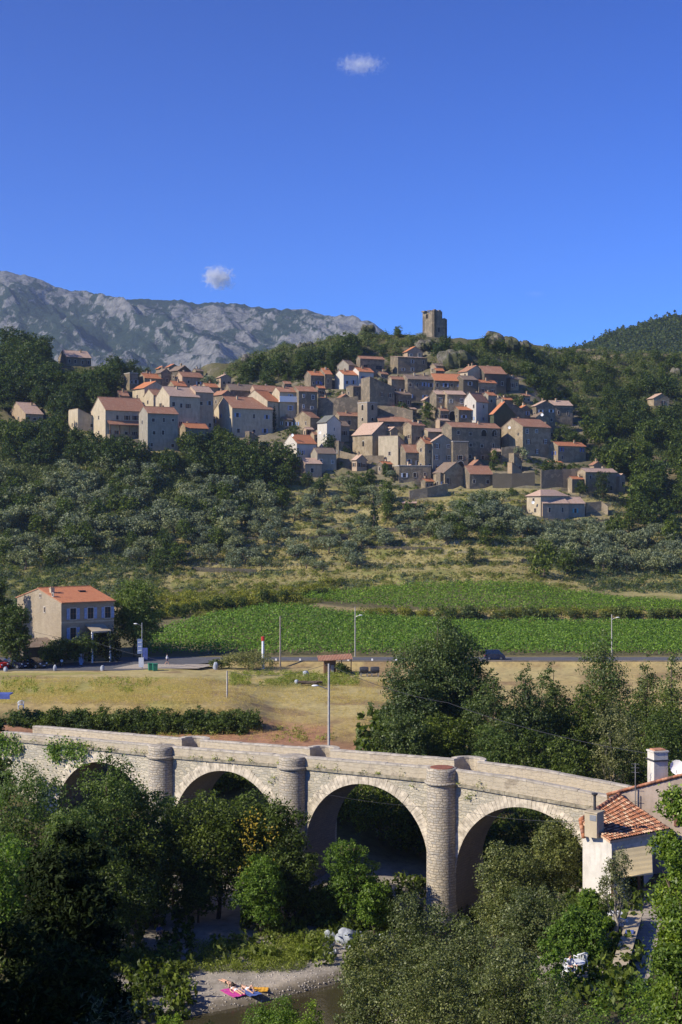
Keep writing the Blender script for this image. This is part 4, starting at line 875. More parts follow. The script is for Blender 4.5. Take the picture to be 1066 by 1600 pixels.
    # rock outcrops on the crest
    for k, (px, py, w, h, lb) in enumerate([(782, 545, 52, 24, 'big rocky crag on the skyline right of the ruined keep'), (395, 566, 30, 14, 'grey rock outcrop at the left end of the crest'), (480, 545, 26, 12, 'brown rock outcrop on the wooded crest left of the village'), (575, 518, 20, 11, 'rounded grey boulder on the skyline left of the ruined keep'), (672, 545, 46, 16, 'pale rock face just below the ruined keep'), (700, 572, 50, 26, 'steep grey rock slab under the ruined keep'), (815, 548, 30, 16, 'small dark crag right of the big rocky crag'), (440, 575, 18, 14, 'narrow pale rock standing among the trees of the left crest'), (600, 600, 26, 14, 'rock ledge between the barn and the garden wall'), (925, 553, 16, 8, 'small bare rock on the right skyline'), (1058, 588, 24, 14, 'pale rock patch at the right edge below the skyline')]):
        X, Y = hit(px, py); s = Y/F; z = t1(X, Y); mb = MB(); r2 = random.Random(k)
        for j in range(5):
            u = r2.uniform(-.35, .35)*w*s; mb.blob((u, r2.uniform(-1, 2), h*s*r2.uniform(.1, .45)), (w*s*r2.uniform(.2, .38), w*s*.3, h*s*r2.uniform(.4, .62)), k*9+j, .28, 14)
        mb.build('rock', MATS['crag'], label=lb, cat='rock', loc=(X, Y, z))
stone('crag_dummy', (.2, .2, .2), (.2, .2, .2), (.1, .1, .1))
def _crag():
    m, nt, n, l = newmat('crag'); ob = coord(nt); f = noise(nt, ob, .55, 9, .7, .4); g = noise(nt, ob, .12, 4)
    c = ramp(nt, f, [(.3, (.04, .038, .03)), (.46, (.13, .115, .09)), (.56, (.22, .2, .16)), (.75, (.36, .33, .28))])
    c = mixc(nt, ramp(nt, g, [(.42, (0, 0, 0)), (.56, (.85, .85, .85))]), c, (.06, .07, .025))
    finish(nt, c, 1, .1, f, 1, .8); MATS['crag'] = m
    m, nt, n, l = newmat('boulder'); ob = coord(nt); f = noise(nt, ob, 2.2, 8, .7, .3)
    finish(nt, ramp(nt, f, [(.3, (.2, .22, .25)), (.5, (.36, .39, .43)), (.7, (.52, .54, .56))]), .85, .3, f, .8, .08); MATS['boulder'] = m
_crag()
# ------------------------------------------------------------------ planting of the slopes
VILLAGE = [(185, 572), (300, 562), (330, 596), (480, 580), (540, 560), (700, 540), (800, 575), (905, 628), (925, 700), (985, 735), (980, 775), (900, 770), (840, 790), (690, 775), (600, 768), (510, 752), (440, 725), (330, 700), (280, 712), (225, 712), (100, 672), (140, 610)]
def slopes():
    rr = random.Random(11)
    # single trees -------------------------------------------------
    zones = [
     # (species weights, polygon, number, scale range, label, group)
     ('oak', [(-10, 720), (-10, 540), (60, 545), (150, 580), (200, 620), (120, 640), (105, 690), (230, 712), (340, 712), (470, 742), (440, 770), (250, 740), (100, 740)], 95, (.9, 1.35), 'dark round evergreen oak in the thick wood below and left of the village', 'evergreen oaks left of the village'),
     ('olive', [(-10, 740), (230, 740), (450, 780), (400, 850), (150, 880), (-10, 900)], 150, (.8, 1.25), 'silvery olive tree on the dark lower slope left of the village', 'olive trees on the left slope'),
     ('green', [(-10, 760), (240, 740), (450, 770), (430, 830), (260, 900), (-10, 890)], 55, (.7, 1.15), 'mid green bushy tree among the olives of the left slope', 'leafy trees on the left slope'),
     ('olive', [(200, 880), (300, 780), (470, 750), (560, 770), (700, 800), (790, 830), (560, 895), (320, 895)], 75, (.6, .95), 'small grey green olive tree on the dry grass terraces under the village', 'olive trees on the terraces'),
     ('olive', [(600, 775), (720, 780), (840, 810), (920, 815), (1075, 840), (1075, 905), (900, 900), (800, 840), (640, 830)], 90, (.8, 1.2), 'pale silver olive tree in the grove right of the terraces', 'olive trees in the right grove'),
     ('green', [(910, 680), (1075, 640), (1075, 860), (960, 850), (915, 790)], 48, (.9, 1.5), 'green leafy tree on the slope at the right edge', 'leafy trees on the right slope'),
     ('green', [(520, 770), (700, 770), (860, 820), (800, 870), (600, 830)], 22, (.6, .9), 'leafy tree on the terraces between village and vineyard', 'leafy trees on the terraces'),
     ('oak', [(880, 650), (1075, 600), (1075, 700), (930, 690)], 24, (.8, 1.2), 'dark oak on the upper right slope below the skyline', 'dark oaks on the upper right slope'),
     ('green', [(740, 545), (900, 560), (1075, 572), (1075, 640), (900, 625), (800, 575)], 60, (.5, .9), 'small oak in the scrub of the upper right hillside', 'small oaks in the hillside scrub'),
     ('oak', [(340, 600), (420, 575), (560, 550), (560, 575), (480, 585), (440, 600)], 22, (.7, 1.1), 'dark oak below the rocky crest left of the ruined keep', 'oaks below the rocky crest'),
    ]
    for k, poly, n, (s0, s1), lb, gp in zones:
        xs = [p[0] for p in poly]; ys = [p[1] for p in poly]; c = 0; tries = 0; pts = []
        while c < n and tries < n*14:
            tries += 1; x, y = rr.uniform(min(xs), max(xs)), rr.uniform(min(ys), max(ys))
            if not inpoly(x, y, poly) or any(abs(x-a) < 7 and abs(y-b) < 5 for a, b in pts): continue
            if far_tree(k, x, y, rr.uniform(s0, s1)*1.22, lb, gp): c += 1; pts.append((x, y))
    zones2 = [('oak', VILLAGE, 95, (.6, 1.0), 'dark garden tree standing among the village houses', 'garden trees in the village'), ('green', VILLAGE, 45, (.4, .8), 'small light green garden tree among the village houses', 'light garden trees in the village'),
      ('oak', [(-10, 540), (60, 540), (100, 556), (85, 600), (190, 600), (200, 640), (150, 650), (100, 690), (-10, 700)], 60, (1.0, 1.5), 'tall dark oak in the wood above the far left edge', 'oaks of the upper left wood'),
      ('olive', [(330, 740), (560, 765), (640, 790), (640, 870), (330, 880), (250, 830)], 60, (.7, 1.05), 'grey olive tree on the middle terraces left of the tall cypress', 'olive trees left of the cypress')]
    for k, poly, n, (s0, s1), lb, gp in zones2:
        xs = [p[0] for p in poly]; ys = [p[1] for p in poly]; c = 0; tries = 0
        while c < n and tries < n*30:
            tries += 1; x, y = rr.uniform(min(xs), max(xs)), rr.uniform(min(ys), max(ys))
            if inpoly(x, y, poly) and far_tree(k, x, y, rr.uniform(s0, s1), lb, gp): c += 1
    # trees one can point to -----------------------------------------
    single = [('cypress', 585, 832, 1.55, 'tall dark cypress standing alone on the terraces under the church'), ('cypress', 845, 706, 1.0, 'slim cypress at the right corner of the stone house with three storeys'), ('cypress', 429, 668, 1.0, 'slim cypress right of the wide cream gable'),
     ('pine', 735, 882, .62, 'round headed green tree with short bare trunk above the upper vineyard'), ('oak', 452, 738, 1.35, 'large dark oak left of the lowest white gabled house'), ('green', 604, 745, .75, 'small yellow green tree in front of the village houses'), ('olive', 735, 690, 1.0, 'grey tree against the great stone house with arched openings'),
     ('olive', 816, 722, 1.35, 'pale round tree before the wall right of the great stone house'), ('green', 772, 724, .8, 'flat topped young tree on the lane below the great stone house'), ('oak', 628, 655, 1.0, 'dark tree below the small tiled house on the garden wall'), ('green', 668, 655, 1.05, 'green tree left of the archway house'), ('green', 662, 676, .7, 'small bush like tree under the archway house terrace'),
     ('pine', 942, 782, 1.05, 'blue green conifer in front of the rambling farmhouse'), ('oak', 908, 772, .8, 'dark tree left of the blue green conifer'), ('green', 1000, 800, 2.0, 'tall light green tree right of the rambling farmhouse'), ('green', 850, 905, 1.7, 'wide spreading tree at the head of the upper vineyard'), ('green', 885, 898, 1.3, 'rounded tree right of the wide spreading one above the vineyard'),
     ('olive', 332, 612, 1.5, 'pale grey tree on the saddle between left wing and crest'), ('oak', 515, 706, .9, 'dark tree left of the tall pale slate gabled house'), ('oak', 458, 692, .9, 'dark tree under the small stone barn'), ('oak', 268, 570, .9, 'dark tree behind the crest of the left wing'), ('oak', 180, 590, 1.2, 'dark tree left of the roofless stone block'), ('oak', 205, 588, 1.1, 'second dark tree left of the roofless stone block, lower crown'),
     ('oak', 1025, 566, .9, 'dark tree on the right skyline'), ('oak', 1048, 572, .8, 'dark tree right of the other one on the right skyline'), ('green', 622, 528, .85, 'small round tree on the crest just left of the ruined keep'), ('olive', 655, 536, 1.0, 'grey bushy tree directly left of the ruined keep'), ('oak', 700, 700, .01, 'x'),
     ('oak', 345, 700, 1.2, 'dark tree in front of the long roofed cream house'), ('oak', 690, 740, .01, 'x'), ('olive', 615, 752, 1.0, 'grey olive in front of the lean-to house'), ('oak', 812, 640, .9, 'dark tree right of the ivy covered house'), ('green', 870, 690, .9, 'green tree between two houses on the right')]
    for k, x, y, s, lb in single:
        if lb != 'x': far_tree(k, x, y, s, lb, None, True)
    # scrub: nobody could count it ------------------------------------
    for i, (x, y, s) in enumerate([(118, 700, 1.1), (146, 712, 1.2), (172, 716, 1.2), (196, 716, 1.1), (220, 722, 1.1), (292, 712, 1.2), (312, 716, 1.3), (334, 712, 1.3), (352, 716, 1.4), (372, 722, 1.3), (392, 722, 1.2), (412, 726, 1.2), (436, 730, 1.3), (300, 728, 1.1), (330, 732, 1.1), (360, 738, 1.2), (94, 690, 1.2), (78, 704, 1.3), (40, 684, 1.2), (16, 690, 1.3), (60, 690, 1.1), (128, 726, 1.1), (160, 734, 1.1), (200, 736, 1.1), (246, 728, .9), (264, 726, .8), (448, 756, 1.0), (480, 762, .9), (500, 770, .9), (548, 770, .8), (470, 700, .8), (540, 712, .6)]):
        far_tree('oak', x, y, s, 'dark evergreen oak in the belt of trees hiding the feet of the left houses', 'oaks before the left houses', True)
    def band(x, y): return 270 < x < 830 and 778 < y < 908 and ((y+6*math.sin(x/90)+x*.015-775) % 18.5) < 7.5
    def scrub(name, mat, n, test, r0, r1, size, seed, per=60, zs=.8):
        rg = random.Random(seed); B = []
        t = 0
        while len(B) < n and t < n*12:
            t += 1; x, y = rg.uniform(-60, 1126), rg.uniform(512, 966)
            if not test(x, y, rg): continue
            if name not in ('dry_grass', 'terrace_shadow_shrubs', 'scrub') and band(x, y) and rg.random() < .85: continue
            X, Y = hit(x, y, 226)
            if Y > 640 or Y < 229: continue
            r = rg.uniform(r0, r1)
            if blocked(x, y, r*1.5*F/Y, r*F/Y, Y, 1): continue
            z = t1(X, Y); B.append((X, Y, z, r))
        B = np.array(B); g = np.random.default_rng(seed); k = len(B)
        cen = np.repeat(B[:, :3], per, 0); rad = np.repeat(B[:, 3], per); d = g.normal(size=(k*per, 3)); d[:, 2] = abs(d[:, 2]); d /= np.linalg.norm(d, axis=1)[:, None]
        lump = 1+.35*np.sin(d[:, 0]*5+cen[:, 0]*3)*np.sin(d[:, 1]*5+cen[:, 1]*2)
        rr_ = rad*g.uniform(.55, 1.05, k*per)*lump; pos = cen+d*rr_[:, None]*np.array([1, 1, zs])
        return leaves(name, pos, d, size, MATS[mat], seed, .6, .5, kind='stuff')
    hillR = [(700, 545), (760, 530), (830, 538), (1130, 555), (1130, 740), (925, 690), (900, 625), (800, 580)]
    crest = [(330, 600), (380, 560), (470, 525), (640, 515), (700, 530), (690, 545), (560, 555), (480, 580)]
    leftw = [(-60, 540), (60, 545), (190, 585), (150, 620), (110, 690), (330, 715), (470, 745), (430, 800), (-60, 790)]
    lowl = [(-60, 770), (460, 770), (420, 830), (260, 900), (250, 945), (-60, 960)]
    rightlow = [(640, 770), (840, 800), (1130, 740), (1130, 930), (930, 925), (830, 870), (640, 830)]
    def t1_(x, y, r): return inpoly(x, y, hillR) or (inpoly(x, y, crest) and r.random() < .9) or (inpoly(x, y, leftw) and r.random() < .5)
    scrub('scrub', 'leaf_scrub', 5600, t1_, 1.1, 2.7, .48, 3, 72)
    def t2(x, y, r): return inpoly(x, y, leftw) or (inpoly(x, y, hillR) and r.random() < .35) or (inpoly(x, y, lowl) and r.random() < .5) or (inpoly(x, y, rightlow) and r.random() < .5) or (inpoly(x, y, crest) and r.random() < .4)
    scrub('dark_scrub', 'leaf_green', 3600, t2, .9, 2.0, .4, 4)
    def t3(x, y, r):
        if inpoly(x, y, lowl) or inpoly(x, y, rightlow): return r.random() < .9
        return (250 < x < 850 and 770 < y < 925 and r.random() < .6 and vnoise(x/70, y/7, 5) > .55)
    scrub('olive_scrub', 'leaf_low_olive', 4200, t3, .7, 1.8, .34, 5)
    def t4(x, y, r):
        a = (215 < x < 520 and 918 < y < 992-(x-215)*.175) or (560 < x < 1126 and 952 < y < 968 and r.random() < .5) or (780 < x < 900 and 905 < y < 925)
        b = inpoly(x, y, lowl) or (250 < x < 900 and 780 < y < 925); v = inpoly(x, y, VILLAGE)
        return a or (b and r.random() < .42) or (v and r.random() < .08) or (inpoly(x, y, crest) and r.random() < .2) or (inpoly(x, y, hillR) and r.random() < .12) or (330 < x < 470 and 725 < y < 760 and r.random() < .7)
    scrub('broom', 'leaf_broom', 3600, t4, .6, 1.5, .26, 6, 90, .75)
    def t5(x, y, r): return inpoly(x, y, VILLAGE)
    scrub('garden_shrubs', 'leaf_green', 1500, t5, .5, 1.7, .34, 8)
    def t7(x, y, r): return 270 < x < 830 and 778 < y < 912 and 7.5 < ((y+6*math.sin(x/90)+x*.015-775) % 18.5) < 11 and vnoise(x/30, y/15, 9) > .25
    scrub('terrace_shadow_shrubs', 'leaf_green', 1300, t7, .5, 1.1, .3, 18, 50)  # rows of dark shrubs added to stand in for terrace wall shadows
    def t6(x, y, r): return band(x, y) or r.random() < .4 and (230 < x < 1126 and 766 < y < 926) or (560 < x < 1100 and 955 < y < 972)
    scrub('dry_grass', 'grass_dry', 8000, t6, .25, .6, .35, 9, 14, 1.0)
    # vineyards --------------------------------------------------------
    def vines(name, y0, y1, edge, sp, dens, seed, slant=.12, w=.55, h=1.25):
        g = np.random.default_rng(seed); P = []
        rows = np.arange(y0-30, y1+30, sp)
        for ry in rows:
            X = np.arange(-80, 130, .9)+g.uniform(-.2, .2, len(np.arange(-80, 130, .9))); Yr = ry+X*slant+g.normal(size=len(X))*.08
            px = 533+F*X/Yr; ok = (Yr > y0) & (Yr < y1) & (px > -60) & (px < 1130); ok &= edge(px, Yr) & (g.random(len(X)) < .97)
            P.append(np.stack([X[ok], Yr[ok]], 1))
        P = np.concatenate(P); Z = terr(P[:, 0], P[:, 1]); n = len(P); per = dens
        c = np.repeat(np.stack([P[:, 0], P[:, 1], Z], 1), per, 0); hh = np.repeat(h*(.85+.35*vnoise(P[:, 0]/5, P[:, 1]/5, 3))*g.uniform(.85, 1.15, n), per)
        off = g.normal(size=(n*per, 3)); pos = c+np.stack([off[:, 0]*.5, off[:, 1]*w*.5, hh*g.uniform(.3, 1.08, n*per)], 1)
        nr = np.stack([off[:, 0]*.3, off[:, 1]*.6-.25, np.full(n*per, .9)], 1); nr /= np.linalg.norm(nr, axis=1)[:, None]
        leaves(name, pos, nr, .33, MATS['leaf_vine'], seed, .85, .45, kind='stuff')
    def e1(px, Y): return px > np.interp(Y, [228, 245, 262, 280, 300], [205, 222, 258, 318, 420])
    vines('lower_vineyard', 228, 299, e1, 1.5, 16, 1)
    def e2(px, Y): return (Y < np.interp(px, [470, 520, 640, 850, 1130], [322, 345, 366, 366, 342])) & (px > 475) & (Y > np.interp(px, [475, 700], [312, 308]))
    vines('upper_vineyard', 306, 367, e2, 2.9, 19, 2, .22, .4, 1.35)
    def e3(px, Y): return (px > 845) & (px < 1000)
    g = random.Random(15)
    for i in range(46):
        t = i/45; far_tree('broom', 250+t*275+g.uniform(-5, 5), 962-t*32+g.uniform(-9, 5)-(12 if i % 3 == 0 else 0), g.uniform(.9, 1.5), 'yellow green broom bush in the thick band above the left end of the vineyard', 'broom bushes above the vineyard')
    for i in range(16):
        far_tree('oak', 255+i*17+g.uniform(-5, 5), 967-i*2.3+g.uniform(-2, 2), g.uniform(.32, .5), 'small dark bush at the foot of the broom band', 'dark bushes under the broom')
    for i in range(26):
        far_tree('broom', 560+i*21+g.uniform(-8, 8), 962+g.uniform(-3, 4), g.uniform(.6, .95), 'yellow green broom bush on the bank between the vineyards', 'broom bushes between the vineyards')
    # boundary strip of bushes between the two vineyards
    g = random.Random(5)
    for i in range(16):
        far_tree('bush', 700+i*24+g.uniform(-8, 8), 969+g.uniform(-2, 2), g.uniform(.8, 1.2), 'low dark bush in the strip between the two vineyards', 'bushes between the vineyards')
# ------------------------------------------------------------------ stone bridge
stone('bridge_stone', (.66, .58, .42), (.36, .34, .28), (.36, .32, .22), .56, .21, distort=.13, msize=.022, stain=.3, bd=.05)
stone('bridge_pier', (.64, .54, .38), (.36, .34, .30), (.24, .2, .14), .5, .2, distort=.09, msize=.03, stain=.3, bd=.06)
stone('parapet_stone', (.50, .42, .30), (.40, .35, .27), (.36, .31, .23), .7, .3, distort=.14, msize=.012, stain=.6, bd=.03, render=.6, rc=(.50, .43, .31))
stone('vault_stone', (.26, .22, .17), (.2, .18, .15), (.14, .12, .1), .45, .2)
plain('voussoir', (.57, .50, .38), .95, .45, 2.2, .1, bs=.5); plain('dark_course', (.30, .265, .19), .95, .5, 2.5, .1, bs=.6); plain('coping', (.46, .41, .33), .95, .35, 2, .1, bs=.5)  # dark_course: lichen and the band's shadow both put into its colour
BX = lambda Y: 182-1.63*Y
UD = Vector((1.63, -1, 0)).normalized()      # along the bridge, towards the right bank
ND = Vector((-.523, -.8525, 0))              # outwards, towards the camera
KU = 1.9122
O_Y = 107.0; O = Vector((BX(O_Y), O_Y, 0))
def B(u, n, z): p = O+UD*u+ND*n; return (p.x, p.y, z)
SP = 13.385; PR_ = 1.17; HALF = SP/2
ZS = lambda u: float(np.interp(u, [-50, -40, -26.8, -13.4, 0, 11, 20, 30], [10.0, 10.1, 10.15, 10.5, 10.6, 9.98, 9.7, 9.6]))
ZT = lambda u: float(np.interp(u, [-50, -44, -26.8, -13.4, 0, 6, 14, 20, 30], [10.6, 10.85, 11.12, 11.45, 11.75, 11.6, 10.95, 10.6, 10.4]))
ARCH = [(-SP*2.5, 9.1, 5.3), (-SP*1.5, 9.6, 5.45), (-SP*.5, 9.85, 5.5), (SP*.5, 9.5, 5.5)]
WD = 4.4
def soffit(u):
    for c, top, r in ARCH:
        if abs(u-c) < r: return top-r+math.sqrt(max(0, r*r-(u-c)**2))
        if abs(u-c) == r: return top-r
    return None
def bridge():
    root = empty('stone_bridge', (O.x, O.y, 0), 0, 'old stone arched bridge with round piers and pale parapets across the wooded river', 'bridge')
    L = lambda u, n, z: (lambda p: (p.x, p.y, p.z))(UD*u+ND*n+Vector((0, 0, z)))
    us = [-45.5, -42, -40]; 
    for c, t, r in ARCH: us += [c-r*math.cos(math.pi*i/36) for i in range(37)]
    us += list(np.arange(-40, 24, 2.0))+[24, 30]; us = sorted(set(round(u, 4) for u in us))
    mb = MB(); vt = MB()
    for a, b in zip(us[:-1], us[1:]):
        m = (a+b)/2; arch = next((q for q in ARCH if abs(m-q[0]) < q[2]), None)
        za, zb = (-2, -2)
        if arch:
            c, t, r = arch; f = lambda u: t-r+math.sqrt(max(0, r*r-(u-c)**2)); za, zb = f(a), f(b)
        for n, flip in ((0, 1), (-WD, 0)):
            q = [L(a, n, za), L(b, n, zb), L(b, n, ZS(b)), L(a, n, ZS(a))]; uv = [(a, za), (b, zb), (b, ZS(b)), (a, ZS(a))]
            mb.poly(q if flip else q[::-1], 0, uv if flip else uv[::-1])
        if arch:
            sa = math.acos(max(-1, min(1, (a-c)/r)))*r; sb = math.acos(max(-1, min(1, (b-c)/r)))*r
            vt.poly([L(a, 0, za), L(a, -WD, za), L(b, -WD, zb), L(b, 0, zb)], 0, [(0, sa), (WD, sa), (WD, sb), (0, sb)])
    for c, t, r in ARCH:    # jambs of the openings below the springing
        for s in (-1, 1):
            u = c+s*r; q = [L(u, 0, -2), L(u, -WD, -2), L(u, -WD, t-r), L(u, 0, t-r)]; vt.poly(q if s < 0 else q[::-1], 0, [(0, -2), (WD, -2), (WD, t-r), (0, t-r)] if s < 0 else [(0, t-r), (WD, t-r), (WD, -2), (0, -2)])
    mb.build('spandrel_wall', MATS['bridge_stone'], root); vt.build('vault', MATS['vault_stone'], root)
    # arch rings, stone by stone
    rr = random.Random(2)
    for c, t, r in ARCH:
        v = MB(); n = 58
        for i in range(n):
            a0, a1 = math.pi*(i+.03)/n, math.pi*(i+.97)/n; r1 = r+rr.uniform(.66, .92); o = rr.uniform(.015, .045); cz = t-r
            P = [(r, a0), (r, a1), (r1, a1), (r1, a0)]; fr = [L(c+q*math.cos(a), o, cz+q*math.sin(a)) for q, a in P]; bk = [L(c+q*math.cos(a), -.1, cz+q*math.sin(a)) for q, a in P]
            v.poly(fr[::-1])
            for k in range(4): v.poly([fr[k], fr[(k+1) % 4], bk[(k+1) % 4], bk[k]])
        v.build('arch_ring', MATS['voussoir'], root)
    # string course, parapets
    def strip(mb, u0, u1, n0, n1, zf0, zf1, step=1.6, jit=.0):
        n = max(1, int((u1-u0)/step))
        for i in range(n):
            a, b = u0+(u1-u0)*i/n, u0+(u1-u0)*(i+1)/n; j = rr.uniform(-jit, jit); g = .012 if jit else 0
            q0 = [L(a+g, n0, zf0(a)), L(b-g, n0, zf0(b)), L(b-g, n0, zf1(b)+j), L(a+g, n0, zf1(a)+j)]; q1 = [L(a+g, n1, zf0(a)), L(b-g, n1, zf0(b)), L(b-g, n1, zf1(b)+j), L(a+g, n1, zf1(a)+j)]
            uv = [(a, zf0(a)), (b, zf0(b)), (b, zf1(b)), (a, zf1(a))]
            mb.poly(q0, 0, uv); mb.poly(q1[::-1], 0, uv[::-1]); mb.poly([q0[3], q0[2], q1[2], q1[3]]); mb.poly([q1[0], q1[1], q0[1], q0[0]])
            mb.poly([q0[0], q0[3], q1[3], q1[0]]); mb.poly([q0[1], q1[1], q1[2], q0[2]])
    sc_ = MB(); strip(sc_, -45.5, 24, .17, -.06, lambda u: ZS(u)-.02, lambda u: ZS(u)+.2, 1.1, .02); sc_.build('string_course', MATS['dark_course'], root)
    s2 = MB(); strip(s2, -45.5, 24, -WD-.17, -WD+.06, lambda u: ZS(u)-.02, lambda u: ZS(u)+.2, 1.1, .02); s2.build('string_course', MATS['coping'], root)
    p1 = MB(); strip(p1, -45.5, 24, .03, -.4, lambda u: ZS(u)+.2, lambda u: ZT(u)-.12, 2); p1.build('parapet', MATS['parapet_stone'], root)
    c1 = MB(); strip(c1, -45.5, 24, .06, -.44, lambda u: ZT(u)-.12, lambda u: ZT(u)+.02, 1.3, .02); c1.build('coping', MATS['coping'], root)
    # far parapet with round refuges over the rear piers
    zfp = lambda u: ZT(u)+.02
    segs = [(-45.5, -SP*2-1.0), (-SP*2+1.0, -SP-1.0), (-SP+1.0, -1.0), (1.0, 24)]
    p2 = MB(); c2 = MB()
    for a, b in segs: strip(p2, a, b, -WD+.4, -WD, lambda u: ZS(u)-.1, lambda u: zfp(u)-.12, 2); strip(c2, a, b, -WD+.44, -WD-.04, lambda u: zfp(u)-.12, zfp, 1.3, .02)
    for k in range(3):
        uc = -SP*k
        for i in range(8):
            a0, a1 = math.pi*i/8, math.pi*(i+1)/8
            for (r0, r1, z0, z1, mm) in ((1.0, 1.4, ZS(uc)-.3, zfp(uc)-.12, p2), (.96, 1.44, zfp(uc)-.12, zfp(uc)+.02, c2)):
                f = lambda r, a, z: L(uc+r*math.cos(a), -WD-r*math.sin(a), z)
                mm.poly([f(r0, a0, z0), f(r0, a1, z0), f(r0, a1, z1), f(r0, a0, z1)]); mm.poly([f(r1, a1, z0), f(r1, a0, z0), f(r1, a0, z1), f(r1, a1, z1)])
                mm.poly([f(r0, a0, z1), f(r0, a1, z1), f(r1, a1, z1), f(r1, a0, z1)])
                if i in (0, 7): a = 0 if i == 0 else math.pi; mm.poly([f(r0, a, z0), f(r1, a, z0), f(r1, a, z1), f(r0, a, z1)])
    p2.build('parapet', MATS['parapet_stone'], root); c2.build('coping', MATS['coping'], root)
    dk = MB(); strip(dk, -45.5, 24, -.4, -WD+.4, lambda u: ZS(u)-.3, lambda u: ZS(u)+.05, 3); dk.build('deck', MATS['concrete'], root)
    ang = math.atan2(ND.y, ND.x)
    for k in range(3):      # round piers with a drum cap
        uc = -SP*k; z = ZS(uc); c = L(uc, 0, 0); pm = MB()
        pm.lathe(c, [(PR_+.1, -2), (PR_+.08, .8), (PR_, 2.2), (PR_-.02, 6), (PR_-.03, z-.02)], 28, 0, 0, None, PR_)
        pm.lathe(c, [(PR_-.03, z-.02), (PR_+.13, z-.02), (PR_+.15, z+.2), (PR_-.02, z+.2)], 28)
        pm.lathe(c, [(PR_-.02, z+.2), (PR_, ZT(uc)-.25), (PR_-.02, ZT(uc)+.0), (PR_-.1, ZT(uc)+.03), (.02, ZT(uc)+.035)], 28, 0, 0, None, PR_)
        pm.build('pier', MATS['bridge_pier'], root, True)
        c = L(uc, -WD, 0); pm = MB(); pm.lathe(c, [(PR_+.1, -2), (PR_, 3), (PR_-.03, z-.3), (PR_+.2, z-.3), (PR_+.2, z-.05), (.02, z-.04)], 20, 0, 0, None, PR_); pm.build('pier', MATS['bridge_pier'], root, True)
    # plants growing from the joints
    g = np.random.default_rng(4); P = []; Nn = []
    for k in range(34):
        u = g.uniform(-42, 6); zz = ZS(u)+(.22 if g.random() < .6 else -g.uniform(.3, 1.6)); s_ = soffit(u)
        if s_ and zz < s_+.9: zz = ZS(u)+.22
        c = np.array(B(u, .2, zz)); m = int(g.integers(10, 34)); d = g.normal(size=(m, 3)); d[:, 2] = abs(d[:, 2]); P.append(c+d*np.array([.14, .14, .16])*g.uniform(.7, 1.7)); Nn.append(d/np.linalg.norm(d, axis=1)[:, None])
    leaves('wall_plants', np.concatenate(P), np.concatenate(Nn), .16, MATS['grass_green'], 3, .4, kind='stuff')
    # ivy curtain at the left end
    P = []
    for k in range(110):
        u = g.choice([g.uniform(-39.5, -35), g.uniform(-45.5, -43)]); t = g.random(); c = np.array(B(u, .15+g.random()*.25, ZT(u)-.5-t*g.uniform(.6, 2.2))); m = 16; P.append(c+g.normal(size=(m, 3))*np.array([.3, .12, .3]))
    P = np.concatenate(P); leaves('ivy', P, np.tile(np.array([[-.4, -.7, .5]]), (len(P), 1)), .2, MATS['leaf_bright'], 5, .8, label='bright ivy curtain hanging over the left end of the bridge parapet', cat='ivy')
# ------------------------------------------------------------------ water, beach, boulders
def water():
    mb = MB(); pts = [Vector((x, y, 0)) for x, y in RIV]
    for i in range(len(pts)-1):
        n = 6
        for k in range(n):
            a = pts[i].lerp(pts[i+1], k/n); b = pts[i].lerp(pts[i+1], (k+1)/n)
            def nrm(j): 
                d0 = (pts[min(j+1, len(pts)-1)]-pts[max(j-1, 0)]).normalized(); return Vector((-d0.y, d0.x, 0))
            na = nrm(i).lerp(nrm(i+1), k/n); nb = nrm(i).lerp(nrm(i+1), (k+1)/n); w = 5.5
            mb.poly([a-na*w, b-nb*w, b+nb*w, a+na*w])
    for i, v in enumerate(mb.v): mb.v[i] = (v[0], v[1], -.12)
    m, nt, n, l = newmat('river_water'); ob = coord(nt); f = noise(nt, ob, 2.2, 4, .6, .5)
    finish(nt, (.05, .042, .022), .12, .5, f, .25, .05)
    mb.build('river', m, kind='structure')
    r2 = random.Random(4)
    for k, (px, py, w, h, lb) in enumerate([(541, 1474, 32, 19, 'large smooth blue grey boulder at the foot of the trees by the river'), (515, 1468, 20, 12, 'dark flat boulder left of the large blue grey one'), (566, 1480, 15, 16, 'pale boulder half hidden by leaves right of the large one'), (548, 1482, 9, 6, 'small blue stone in front of the large boulder'), (516, 1478, 13, 7, 'low pale slab left of the large boulder'), (600, 1472, 16, 12, 'light grey boulder seen through the leaves on the right'), (560, 1465, 14, 9, 'boulder behind the large blue grey one'), (520, 1490, 10, 6, 'small white notched rock on the pebble beach'), (538, 1482, 3, 3, 'tiny white stone on the beach near the boulders')]):
        X, Y = hit(px, py, 70); s = Y/F; mb = MB()
        mb.blob((0, 0, h*s*.35), (w*s*.55, w*s*.42, h*s*.75), k+3, .22, 18)
        if k == 7: mb.blob((.22, 0, h*s*.5), (.1, .1, .16), 8, .2, 8)
        mb.build('boulder', MATS['boulder'], None, True, (X, Y, t1(X, Y)), label=lb, cat='boulder')
    # pebbles on the beach
    mb = MB(); g = random.Random(9)
    for k in range(2600):
        px, py = g.uniform(180, 560), g.uniform(1470, 1590); X, Y = hit(px, py, 70)
        if rivd(np.array([X]), np.array([Y]))[0] < 3.4: continue
        r = g.choice((.02, .025, .03, .035, .05)); mb.box((X, Y, t1(X, Y)+r*.3), (r*2.4, r*2, r*1.3), g.uniform(0, 3), 0, .6)
    plain('pebble', (.44, .40, .35), .9, .5, 6); mb.build('pebbles', MATS['pebble'], kind='stuff')
